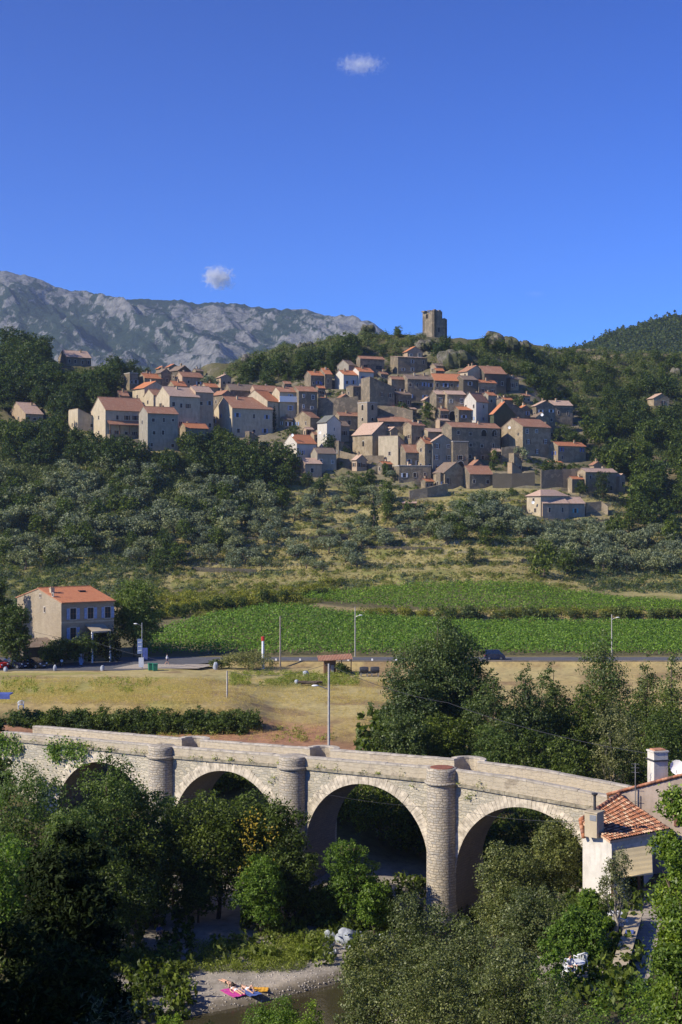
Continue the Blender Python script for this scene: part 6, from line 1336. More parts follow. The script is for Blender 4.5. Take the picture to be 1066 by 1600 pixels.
# ------------------------------------------------------------------ vehicles
plain('car_black', (.012, .013, .016), .22, .1, 1, .6); plain('car_red', (.45, .015, .012), .25, .1, 1, .6); plain('car_navy', (.012, .02, .05), .25, .1, 1, .6); plain('tyre', (.015, .015, .015), .8); plain('rim', (.35, .35, .36), .35, .1, 3, .5, .8); plain('lamp_glass', (.75, .78, .8), .1, .05, 1, .8); plain('car_glass', (.015, .018, .02), .08, .1, 1, .8); plain('plate', (.7, .7, .68), .5, .05)
def car(label, mat, px, py, Y, rz, kind='hatch', L=4.1):
    X = (px-533)*Y/F; root = empty('parked_car' if kind != 'van' else 'van', (X, Y, t1(X, Y)+.03), rz, label, 'car' if kind != 'van' else 'van')
    hw = .86; hl = L/2; rf = 1.46 if kind != 'van' else 1.9
    low = [(-hl, .35), (-hl+.02, .75), (-hl+.25, .93 if kind != 'van' else 1.05), (-hl+1.05, 1.0 if kind != 'van' else 1.15), (hl-.2, 1.02 if kind != 'van' else 1.15), (hl, .8), (hl, .35), (hl-.35, .2), (-hl+.35, .2)]
    cab = {'hatch': [(-hl+.85, .97), (-hl+1.7, rf-.04), (-hl+2.2, rf), (hl-.6, rf-.06), (hl-.12, 1.0)], 'van': [(-hl+.45, 1.1), (-hl+1.05, rf-.05), (-hl+1.4, rf), (hl-.12, rf), (hl-.04, 1.1)]}[kind]
    mb = MB()
    def ext(poly, w0, w1):
        def wd(z): t = max(0, min(1, (z-.95)/(rf-.95))); return w0+(w1-w0)*t
        A = [(x, -wd(z), z) for x, z in poly]; Bq = [(x, wd(z), z) for x, z in poly]; mb.poly(A); mb.poly(Bq[::-1])
        for i in range(len(poly)): j = (i+1) % len(poly); mb.poly([A[j], A[i], Bq[i], Bq[j]])
    ext(low, hw, hw); ext(cab, hw-.04, hw-.17)
    for sx in (-hl+.75, hl-.75):
        for s in (-1, 1): mb.tube([(sx, s*(hw-.02), .34), (sx, s*(hw+.02), .34)], .4, 14)
    mb.box((-hl-.01, 0, .32), (.1, 1.5, .2)); mb.box((hl+.01, 0, .34), (.1, 1.5, .22)); mb.box((-hl+1.3, -hw-.06, 1.03), (.14, .16, .1)); mb.box((-hl+1.3, hw+.06, 1.03), (.14, .16, .1))
    mb.build('body', MATS[mat], root)
    g = MB(); (x0, z0), (x1, z1) = cab[0], cab[1]; (x3, z3), (x4, z4) = cab[3], cab[4]
    wz = lambda z: hw-.04-(.13)*max(0, min(1, (z-.95)/(rf-.95)))
    q = lambda x, s, z, o: (x+o, s*wz(z)*.88, z)
    g.poly([q(x0+.06, -1, z0+.05, -.02), q(x1-.03, -1, z1-.02, -.03), q(x1-.03, 1, z1-.02, -.03), q(x0+.06, 1, z0+.05, -.02)]); g.poly([q(x4-.02, 1, z4+.08, .02), q(x3+.02, 1, z3-.05, .02), q(x3+.02, -1, z3-.05, .02), q(x4-.02, -1, z4+.08, .02)])
    zt = rf-.12; mid = (x0+x4)/2
    for s in (-1, 1):
        for a, b in ((x0+.3, mid-.05), (mid+.05, x4-.3)):
            ta = .45 if a < mid-.5 else 0; tb = .35 if b > mid+.5 else 0; P = [(a, s*(wz(1.05)+.012), 1.05), (b, s*(wz(1.05)+.012), 1.05), (b-tb, s*(wz(zt)+.012), zt), (a+ta, s*(wz(zt)+.012), zt)]
            g.poly(P if s < 0 else P[::-1])
    g.build('window', MATS['car_glass'], root)
    for sx in (-hl+.75, hl-.75):
        for s in (-1, 1):
            w = MB(); w.tube([(sx, s*(hw-.2), .32), (sx, s*(hw+.03), .32)], .32, 18); wo = w.build('wheel', MATS['tyre'], root)
            w = MB(); w.tube([(sx, s*(hw+.0), .32), (sx, s*(hw+.045), .32)], .2, 12); w.build('rim', MATS['rim'], wo)
    for s in (-1, 1):
        h = MB(); h.blob((-hl+.06, s*.62, .72), (.1, .2, .1), 1, 0, 10); h.build('headlight', MATS['lamp_glass'], root, True)
        h = MB(); h.box((hl+.01, s*.7, .82), (.05, .2, .22)); h.build('tail_light', MATS['red_paint'], root)
    h = MB(); h.box((-hl-.07, 0, .42), (.02, .5, .11)); h.build('number_plate', MATS['plate'], root)
    return root
def motorbike(px, Y, rz):
    X = (px-533)*Y/F; root = empty('motorbike', (X, Y, t1(X, Y)+.02), rz, 'grey and white motorbike standing on the parking beside the black hatchback', 'motorbike')
    for x in (-.72, .72):
        w = MB(); n = 20
        for i in range(n):
            a0, a1 = 2*math.pi*i/n, 2*math.pi*(i+1)/n; w.tube([(x+.28*math.cos(a0), 0, .33+.28*math.sin(a0)), (x+.28*math.cos(a1), 0, .33+.28*math.sin(a1))], .055, 6, cap=False)
        wo = w.build('wheel', MATS['tyre'], root); w = MB(); w.tube([(x, -.06, .33), (x, .06, .33)], .16, 10); w.build('rim', MATS['rim'], wo)
    b = MB(); b.box((0, 0, .45), (.55, .3, .35)); b.tube([(-.72, .08, .33), (-.42, .05, .95)], .03); b.tube([(-.72, -.08, .33), (-.42, -.05, .95)], .03); b.tube([(.72, 0, .33), (.1, 0, .5), (-.4, 0, .85)], .05); b.tube([(.1, .14, .35), (.85, .16, .45)], .06); b.build('frame', MATS['metal_dark'], root)
    b = MB(); b.blob((-.15, 0, .85), (.3, .17, .16), 2, .05, 12); b.blob((-.5, 0, .82), (.2, .2, .22), 3, .05, 12); b.build('fairing', MATS['plastic_white'], root, True)
    b = MB(); b.box((.38, 0, .84), (.65, .24, .1), 0, 0, .8); b.build('seat', MATS['cloth_black'], root)
    b = MB(); b.tube([(-.4, -.36, 1.02), (-.46, 0, .98), (-.4, .36, 1.02)], .018); b.build('handlebar', MATS['metal_dark'], root)
    b = MB(); b.blob((-.68, 0, .88), (.06, .1, .09), 1, 0, 8); b.build('headlight', MATS['lamp_glass'], root)
# ------------------------------------------------------------------ road and things along it
def pole(name, px, ytop, Y, r, label, cat, mat='post_wood', zg=None, arm=None, lamp=False, lean=0):
    X = (px-533)*Y/F; zg = t1(X, Y) if zg is None else zg; H = EYE-(ytop-800)*Y/F-zg
    root = empty(name, (X, Y, zg), 0, label, cat); mb = MB(); mb.tube([(0, 0, -.5), (lean*.5, 0, H*.5), (lean, 0, H)], [r, r*.85, r*.7], 8); mb.build('pole', MATS[mat], root)
    if lamp:
        az = arm or (.9, -.2, H*.85); b = MB(); b.tube([(lean*.8, 0, az[2]-.35), (az[0]*.8, az[1]*.8, az[2])], .04, 6); b.build('arm', MATS['metal_grey'], root)
        b = MB(); b.blob((az[0], az[1], az[2]), (.3, .15, .08), 2, 0, 10); b.build('lamp_head', MATS['white_paint'], root, True)
    return root, Vector((X+lean, Y, zg+H))
def cable(label, pts, sag=1.0, r=.02):
    mb = MB(); P = []
    for a, b in zip(pts[:-1], pts[1:]):
        a, b = Vector(a), Vector(b)
        for i in range(13):
            t = i/12; p = a.lerp(b, t); p.z -= sag*4*t*(1-t); P.append(p)
    mb.tube(P, r, 5); mb.build('cable', MATS['metal_dark'], label=label, cat='cable')
def roadside():
    m, nt, n, l = newmat('asphalt'); ob = coord(nt); f = noise(nt, ob, .6, 6, .65); fn = noise(nt, ob, 14, 3)
    finish(nt, mixc(nt, .4, ramp(nt, f, [(.3, (.075, .078, .085)), (.6, (.125, .125, .13)), (.8, (.17, .165, .155))]), ramp(nt, fn, [(.3, (.06, .06, .065)), (.7, (.16, .16, .16))])), .9, .3, fn, .3, .02); MATS['asphalt'] = m
    mb = MB(); Z = 8.03; xs = list(range(-62, 112, 3))
    def near(x):
        px = 533+F*x/212; return 219.2 if px > 350 else (206.0 if px < 215 else 206.0+(px-215)/135*13.2)
    for a, b in zip(xs[:-1], xs[1:]): mb.poly([(a, near(a), Z), (b, near(b), Z), (b, 225.2, Z), (a, 225.2, Z)])
    mb.build('road', MATS['asphalt'], kind='structure')
    # gravel lay-by where the walker is
    mb = MB(); mb.poly([(-33.5, 208.5, 8.036), (-21, 208.8, 8.036), (-18.5, 214.5, 8.036), (-31, 214.8, 8.036)]); plain('gravel', (.42, .36, .28), .95, .3, 4); mb.build('pavement', MATS['gravel'], kind='structure')
    mb = MB(); mb.bx(-16, 112, 218.35, 218.95, 6.3, 8.16); mb.build('road_wall', MATS['stone_grey'], label='low stone wall holding up the road along the dry field', cat='wall')
    for k in range(9):
        x = -10+k*3.7; mb = MB(); mb.box((x, 218.7, 8.3), (.3, .3, .3), 0, 0, .7); mb.build('marker_stone', MATS['white_paint'], label='small white stone on the edge of the road above the retaining wall', cat='marker stone', group='white edge stones of the road')
    car('bright red car at the left edge of the parking', 'car_red', -8, 1040, 208.5, R(175)+math.pi*0, L=4.0)
    bpy.data.objects[[o.name for o in bpy.data.objects if o.get('category') == 'car'][-1]].rotation_euler.z = R(150)
    car('dark blue car between the red car and the black hatchback', 'car_navy', 24, 1040, 209.5, R(148), L=4.0); car('black hatchback parked on the road nearest the motorbike', 'car_black', 52, 1040, 210.0, R(146), L=4.4)
    motorbike(96, 212, R(110)); car('dark blue van driving along the road behind the tall poplar', 'car_navy', 773, 1028, 221.5, R(180), 'van', 3.7).scale = (.85, .85, .8)
    for k, (px, Y, w, h, lb) in enumerate([(86, 206, .8, 1.2, 'rough stone bollard beside the black hatchback'), (160, 206, .8, 1.1, 'rough stone bollard in the middle of the parking edge'), (337, 211, 1.1, 1.6, 'large rough stone marker beside the roadside thicket'), (9, 205, .9, .9, 'pale rough stone in front of the red car'), (478, 205, 1.2, 1.0, 'grey rock lying left of the red roofed shelter'), (464, 193, .8, .8, 'small white rock in the green weeds')]):
        X = (px-533)*Y/F; mb = MB(); mb.blob((0, 0, h*.3), (w*.34, w*.3, h*.42), k+5, .15, 12); mb.build('stone_bollard' if k < 4 else 'rock', MATS['boulder'], None, True, (X, Y, t1(X, Y)), label=lb, cat='stone')
    plain('bin_green', (.03, .2, .12), .5, .1)
    for k, (px, lb) in enumerate(((235.5, 'green wheeled bin on the left of the pair by the road'), (242.5, 'green wheeled bin on the right of the pair by the road'))):
        Y = 206.5-k*.6; X = (px-533)*Y/F; r = empty('bin', (X, Y, t1(X, Y)), .3, lb, 'bin'); mb = MB(); mb.box((0, 0, .5), (.62, .6, .9), 0, 0, 1.12); mb.build('body', MATS['bin_green'], r); mb = MB(); mb.box((0, 0, 1.02), (.76, .74, .08)); mb.build('lid', MATS['bin_green'], r)
        for s in (-1, 1): mb = MB(); mb.tube([(s*.25-.03, .32, .1), (s*.25+.03, .32, .1)], .1, 8); mb.build('wheel', MATS['tyre'], r)
    # blue and white banners on the lamp post, blue sign
    r, top = pole('street_lamp', 222, 973, 209, .09, 'street lamp with curved arm beside the blue and white banners', 'street lamp', 'metal_grey', None, (-.9, -.2, 6.6), True)
    for k, (dx, z0, z1, m, lb) in enumerate([(-.25, 2.2, 4.4, 'shutter_pale_blue', 'tall pale blue banner on the street lamp'), (.55, 1.4, 3.1, 'shutter_blue', 'darker blue banner right of the tall pale one'), (0, .3, 1.7, 'white_paint', 'white leaning board under the banners')]):
        X = (222-533)*209/F+dx; mb = MB(); mb.box((0, 0, (z0+z1)/2), (.72, .06, z1-z0), .2)
        if k == 0:
            for j in range(3): mb.box((0, -.04, z0+.5+j*.6), (.5, .02, .12), .2, 1)
        mb.build('banner', [MATS[m], MATS['white_paint']], None, False, (X, 208.6-k*.2, t1(X, 208)), label=lb, cat='banner')
    X = (127-533)*214/F; mb = MB(); mb.box((0, 0, 1.1), (.7, .08, 1.6)); mb.box((0, -.05, 1.5), (.5, .03, .16), 0, 1); mb.box((0, 0, .15), (.4, .4, .3)); mb.build('sign_board', [MATS['shutter_pale_blue'], MATS['white_paint']], None, False, (X, 214, t1(X, 214)), label='pale blue sign board on the road before the dark garden', cat='sign')
    pole('tapered_post', 411, 995, 213, .24, 'red topped white post rising from the roadside thicket', 'post', 'white_paint')
    X = (411-533)*213/F; mb = MB(); mb.tube([(0, 0, .0), (0, 0, .62)], [.27, .25], 10); mb.build('post_cap', MATS['red_paint'], None, False, (X, 213, EYE-(1001-800)*213/F), label='red cap on the white roadside post', cat='post cap')
    poles = {}
    for nm, args in dict(a=('utility_pole', 438, 963, 217, .13, 'brown wooden pole leaning slightly beside the road before the vineyard', 'utility pole'), b=('utility_pole', 355, 1048, 163, .11, 'short grey pole standing on the bank of the dry field', 'utility pole', 'concrete')).items(): poles[nm] = pole(*args)[1]
    poles['c'] = pole('street_lamp', 555, 948, 226.5, .1, 'pole with white lamp at the near edge of the lower vineyard', 'street lamp', 'concrete', None, (.9, -.3, 6.6), True)[1]
    poles['d'] = pole('street_lamp', 956, 960, 227, .1, 'pole with white lamp beside the tall ragged poplar', 'street lamp', 'concrete', None, (.9, -.3, 6.2), True)[1]
    poles['e'] = pole('utility_pole', 514, 1037, 119, .12, 'tall concrete pole with white lamp standing behind the bridge parapet', 'utility pole', 'concrete', 8.2, (-1.15, -.2, 8.3), True)[1]
    cable('long cable from the concrete pole over the trees to the white chimney', [poles['e']-Vector((0, 0, .1)), PW(700, 1098, 112), PW(1012, 1177, 95)], .4, .018)
    cable('cable from the concrete pole to the short pole on the bank', [poles['e'], poles['b']], .8, .018)
    cable('cable between the brown leaning pole and the lamp pole at the vineyard', [poles['a'], poles['c']], .6, .02)
    cable('cable crossing in front of the stone house at the left', [PW(-20, 965, 190), PW(150, 1004, 200), poles['b']+Vector((0, 0, 0))], .5, .018)
    cable('thin cable crossing the third arch of the bridge', [PW(470, 1232, 104), PW(700, 1262, 101), PW(905, 1283, 89)], .3, .012)
    # shelter, barrels, log pile, rubble
    Y = 207.; X = (523-533)*Y/F; z = t1(X, Y); r = empty('shelter', (X, Y, z), .08, 'small dark wooden shelter with flat red tiled roof in the field', 'shelter')
    mb = MB(); mb.bx(-1.5, .2, .0, 2.0, 0, 2.0); mb.build('wall', MATS['wood_brown'], r); mb = MB(); mb.poly([(-2.4, -.9, 2.1), (2.6, -.9, 2.35), (2.6, 2.2, 2.75), (-2.4, 2.2, 2.5)]); mb.poly([(-2.4, -.9, 1.98), (-2.4, 2.2, 2.38), (2.6, 2.2, 2.63), (2.6, -.9, 2.23)]); mb.poly([(-2.4, -.9, 1.98), (2.6, -.9, 2.23), (2.6, -.9, 2.35), (-2.4, -.9, 2.1)]); mb.build('roof', [MATS['roof_terracotta']], r)
    for x in (2.3, .9): mb = MB(); mb.bx(x, x+.14, -.6, -.46, -.2, 2.2); mb.build('post', MATS['wood_brown'], r)
    mb = MB(); mb.bx(-.55, -.1, -.1, 0, .1, 1.3); mb.build('door', MATS['shutter_grey'], r)
    for px, lb in ((569, 'black barrel on a frame, left of the pair in the dry field'), (586, 'black barrel on a frame, right of the pair in the dry field')):
        Y = 204.; X = (px-533)*Y/F; r = empty('barrel', (X, Y, t1(X, Y)), .1, lb, 'barrel'); mb = MB()
        mb.tube([(-.62, 0, .95), (-.6, 0, .95), (-.2, 0, .95), (.2, 0, .95), (.6, 0, .95), (.62, 0, .95)], [.36, .42, .46, .46, .42, .36], 16); mb.build('drum', MATS['metal_dark'], r)
        for s in (-1, 1): mb = MB(); mb.bx(s*.45-.05, s*.45+.05, -.35, .35, 0, .55); mb.build('stand', MATS['metal_grey'], r)
        mb = MB(); mb.tube([(-.64, 0, .95), (-.65, 0, .95)], .28, 12); mb.build('lid', MATS['metal_grey'], r)
    Y = 190.; X = (485-533)*Y/F; mb = MB(); g = random.Random(1)
    for k in range(14): mb.tube([(g.uniform(-1.7, -.6), g.uniform(-.5, .5), g.uniform(.1, .6)), (g.uniform(.2, 1.8), g.uniform(-.5, .5), g.uniform(.1, .6))], g.uniform(.06, .14), 6)
    mb.build('log_pile', MATS['bark'], None, False, (X, Y, t1(X, Y)), label='pile of dark branches lying in the dry field left of the concrete pole', cat='log pile')
    for px, py, Y, lb in ((575, 1172, 128, 'heap of pale rubble stones behind the bridge parapet'), (540, 1174, 129, 'low dark stone wall stub behind the bridge parapet')):
        X = (px-533)*Y/F; mb = MB()
        for k in range(26): mb.blob((g.uniform(-.8, .8), g.uniform(-.5, .5), g.uniform(0, .9)*(1 if px > 560 else .6)+(.9)), (g.uniform(.12, .28),)*3, k, .2, 8)
        mb.box((0, 0, .2), (2.2, 1.2, 1.8), 0, 0, .8)
        mb.build('rubble_heap', MATS['bridge_stone'] if px > 560 else MATS['stone_dark'], None, True, (X, Y, t1(X, Y)), label=lb, cat='rubble')
    # things on the left bank
    r = empty('garden_chair', PW(33, 1108, 151), R(200), 'white plastic garden chair above the hedge at the left', 'chair'); chair_parts(r, 1.1)
    X, Y, z = PW(4, 1084, 149); mb = MB(); mb.box((0, 0, 0), (1.9, 1.6, .12)); mb.box((0, -.8, -.25), (1.9, .08, .4)); mb.build('canopy', MATS['shutter_blue'], None, False, (X, Y, z), label='blue canopy over the terrace at the far left', cat='canopy')
    for s in (-1, 1): pass
    X, Y = hit(968, 672); r = empty('parasol', (X, Y, t1(X, Y)), 0, 'bright blue parasol on the upper right slope', 'parasol'); mb = MB(); mb.lathe((0, 0, 0), [(.02, 2.9), (1.3, 2.45), (1.3, 2.4), (.02, 2.8)], 10); plain('blue_cloth', (.05, .2, .7), .8); mb.build('canopy', MATS['blue_cloth'], r); mb = MB(); mb.tube([(0, 0, -.3), (0, 0, 2.8)], .03, 6); mb.build('pole', MATS['metal_grey'], r)
    X, Y = hit(640, 797); r = empty('pavilion', (X, Y, t1(X, Y)), 0, 'small open garden shelter with pink tiled roof below the village', 'shelter'); roof_mb(4.4, 2.4, 2.1, 'f', R(14)).build('roof', [MATS['roof_pink'], MATS['wood_brown']], r).location = (-2.2, 0, 0)
    for x in (-1.9, 0, 1.9): mb = MB(); mb.bx(x-.12, x+.12, 0, .24, -.5, 2.1); mb.build('post', MATS['wood_brown'], r)
    X, Y = hit(868, 733); r = empty('awning', (X, Y-1, t1(X, Y)), .3, 'orange red awning on posts below the blue shuttered house', 'awning'); mb = MB(); mb.poly([(-2.7, 0, 2.3), (2.7, 0, 2.3), (2.7, 2.4, 2.8), (-2.7, 2.4, 2.8)]); mb.poly([(-2.7, 2.4, 2.72), (2.7, 2.4, 2.72), (2.7, 0, 2.22), (-2.7, 0, 2.22)]); mb.poly([(-2.7, 0, 2.1), (2.7, 0, 2.1), (2.7, 0, 2.3), (-2.7, 0, 2.3)]); mb.build('cloth', MATS['roof_orange'], r)
    for x in (-2.5, 2.5): mb = MB(); mb.tube([(x, .1, -.5), (x, .1, 2.3)], .07, 6); mb.build('post', MATS['red_paint'], r)
    for px, py, lb in ((796, 668, 'white satellite dish on the great stone house'), (500, 676, 'white satellite dish by the tall slate gabled house'), (833, 785, 'white satellite dish left of the cream villa'), (457, 680, 'white satellite dish on the lowest white gabled house'), (847, 648, 'white satellite dish on the pink roofed stone house')):
        c_ = [r_ for r_ in RECTS if r_[0]+1 < px < r_[1]-1 and r_[2] < py+5 < r_[3]]
        if not c_: continue
        Y = min(r_[4] for r_ in c_)+.6; X, _, z = PW(px, py, Y); dish(X, Y, z, .5, lb)
def dish(X, Y, z, r, lb):
    root = empty('satellite_dish', (X, Y, z), R(-25), lb, 'satellite dish'); mb = MB(); n = 14
    for i in range(4):
        for k in range(n):
            a0, a1 = 2*math.pi*k/n, 2*math.pi*(k+1)/n; r0, r1 = r*i/4, r*(i+1)/4; f = lambda q, a: (q*math.cos(a), -.25*(1-(q/r)**2)*-r*.8-.0, q*math.sin(a))
            mb.poly([f(r0, a0), f(r0, a1), f(r1, a1), f(r1, a0)] if i else [f(0, 0), f(r1, a1), f(r1, a0)])
    mb.build('dish', MATS['white_paint'], root, True); mb = MB(); mb.tube([(0, 0, -r), (0, -r*.9, -.1)], .02, 5); mb.tube([(0, .2, -.2), (0, .25, -r*1.4)], .03, 5); mb.build('arm', MATS['metal_grey'], root)
def chair_parts(r, s=1.0):
    m = MATS['plastic_white']; mb = MB(); mb.box((0, 0, .43*s), (.5*s, .48*s, .04*s)); mb.build('seat', m, r)
    mb = MB()
    for i in range(9):
        a = R(200+i*17.5); x0, y0 = .27*s*math.cos(a+math.pi/1), .25*s*math.sin(a+math.pi/1); mb.tube([(x0, y0*.9+.02, .45*s), (x0*1.08, y0*1.15+.04, .88*s-.12*s*abs(i-4)/4)], .022*s, 5)
    P = [(.29*s*math.cos(R(200+i*17.5)+math.pi), .29*s*math.sin(R(200+i*17.5)+math.pi)+.04, .88*s-.12*s*abs(i-4)/4) for i in range(9)]; mb.tube(P, .035*s, 6); mb.build('backrest', m, r)
    for x in (-1, 1):
        for y in (-1, 1): mb = MB(); mb.tube([(x*.22*s, y*.2*s, .43*s), (x*.27*s, y*.26*s, 0)], [.035*s, .022*s], 6); mb.build('leg', m, r)
        mb = MB(); mb.tube([(x*.28*s, .18*s, .66*s), (x*.29*s, -.2*s, .64*s), (x*.26*s, -.24*s, .43*s)], .025*s, 6); mb.build('armrest', m, r)
# ------------------------------------------------------------------ stone house with orange roof on the left
def orange_house():
    Y = 216.; X = (96-533)*Y/F; s = Y/F; z = 8.0; th = R(36)
    # widths from the picture: gable 23..96, front 96..180
    b = X/Y; Ls = (73*s)/(math.sin(th)+math.cos(th)*b)*1.0; Lf = (84*s)/(math.cos(th)-math.sin(th)*b)
    Ls = min(Ls, 22); zc = EYE-(942-800)*s; h = zc-z; zr = EYE-(920-800)*(Y+7)/F
    p = math.atan2(zr-zc, Ls/2)
    root = empty('stone_house', (X, Y, z), th, 'large stone house with bright orange roof and pale blue shutters beside the road', 'house')
    body_mb(Lf, Ls, h, 'f', p, 1.5).build('wall', MATS['stone_gold'], root); rf = roof_mb(Lf, Ls, h, 'f', p, .45).build('roof', [MATS['roof_orange'], MATS['roof_terracotta']], root)
    chimney(rf, .9, Ls*.32, h+Ls*.32*math.tan(p), .6, .6, .8); mb = MB(); mb.bx(Lf*.62, Lf*.62+1.0, Ls*.3, Ls*.3+.8, h+Ls*.3*math.tan(p), h+Ls*.3*math.tan(p)+.42); mb.build('skylight', MATS['glass'], rf)
    for u in (.22, .55, .88):
        put_window(root, 'f', Lf*u, h-1.75, .95, 1.7, 'frame_pale', 'shutter_pale_blue')
    put_window(root, 'f', Lf*.22, h-4.7, .95, 1.7, 'frame_pale', 'shutter_pale_blue')
    mb = MB(); mb.bx(0, Lf, -.05, 0, h-3.15, h-2.9); mb.build('string_course', MATS['render_cream'], root)
    for u, zz, w in ((.46, 1.0, .5), (.18, 1.4, .42), (.36, -1.35, .5)): put_window(root, 'l', Ls*(1-u) if False else Ls*u, h+zz-1.9+1.6 if zz > 0 else h+zz, w, w*1.5 if zz < 0 else w, 'red_paint' if False else 'frame_pale')
    mb = MB(); mb.poly([(Lf*.44, -2.6, h-4.35), (Lf*.80, -2.6, h-4.35), (Lf*.80, 0, h-3.5), (Lf*.44, 0, h-3.5)]); mb.poly([(Lf*.44, 0, h-3.58), (Lf*.80, 0, h-3.58), (Lf*.80, -2.6, h-4.43), (Lf*.44, -2.6, h-4.43)]); mb.poly([(Lf*.44, -2.6, h-4.6), (Lf*.80, -2.6, h-4.6), (Lf*.80, -2.6, h-4.35), (Lf*.44, -2.6, h-4.35)]); mb.build('porch_canopy', MATS['render_cream'], root)
    for u in (.45, .79): mb = MB(); mb.bx(Lf*u-.12, Lf*u+.12, -2.5, -2.3, -1, h-4.4); mb.build('post', MATS['white_paint'], root)
    mb = MB(); mb.bx(Lf*.5, Lf*.5+1.1, -.04, .02, 0, 2.3); mb.build('door', MATS['opening_shade'], root)
    mb = MB(); mb.bx(-5.5, -.1, 1.5, 5, -1, 2.6); mb.build('annex_wall', MATS['stone_dark'], root); mb = MB(); mb.poly([(-5.8, 1.0, 2.6), (0, 1.0, 2.6), (0, 5.2, 3.6), (-5.8, 5.2, 3.6)]); mb.build('annex_roof', MATS['roof_brown'], root)
# ------------------------------------------------------------------ house at the right end of the bridge, terrace
def tiles(mb, A, Bp, C, D, across, rows, rr, r=.085):
    """rounded tiles laid from the ridge A-B down to the eave D-C, every tile its own half pipe"""
    A, Bp, C, D = map(Vector, (A, Bp, C, D)); n = (Bp-A).cross(D-A).normalized(); n = n if n.z > 0 else -n
    for i in range(across):
        u = (i+.5)/across; t = A.lerp(Bp, u); b = D.lerp(C, u); dirv = (b-t).normalized(); side = dirv.cross(n).normalized(); w = ((Bp-A).length/across*.5)*(1-0)+0
        w0 = (A.lerp(Bp, (i+1)/across)-A.lerp(Bp, i/across)).length*.5; w1 = (D.lerp(C, (i+1)/across)-D.lerp(C, i/across)).length*.5
        for k in range(rows):
            v0, v1 = k/rows, (k+1.12)/rows; m = rr.choice((0, 0, 1, 1, 2, 3)); lift0, lift1 = .015, .05+rr.uniform(0, .015); q0, q1 = t.lerp(b, v0), t.lerp(b, min(v1, 1.03)); jx = rr.uniform(-.012, .012); ring = []
            for q, lf, ww, sc_ in ((q0, lift0, (w0+(w1-w0)*v0), .8), (q1, lift1, (w0+(w1-w0)*v1), .98)):
                ring.append([q+side*(math.cos(a)*ww*sc_+jx)+n*(math.sin(a)*ww*.95*sc_+lf) for a in [math.pi*j/6 for j in range(7)]])
            for j in range(6): mb.poly([ring[0][j], ring[0][j+1], ring[1][j+1], ring[1][j]], m)
            mb.poly(list(ring[1]), 4)  # mouth of the pipe closed near-black, its inner shade painted on
plain('tile_a', (.40, .17, .09), .85, .35, 5, .1); plain('tile_b', (.48, .24, .14), .85, .35, 5, .1); plain('tile_c', (.26, .13, .09), .85, .4, 5, .1); plain('tile_d', (.62, .42, .27), .85, .3, 5, .1); plain('under_tile_shade', (.05, .03, .02), .9)
TILE = ['tile_a', 'tile_b', 'tile_c', 'tile_d', 'under_tile_shade']
plain('awning_cream', (.82, .64, .32), .9, .08, 1)
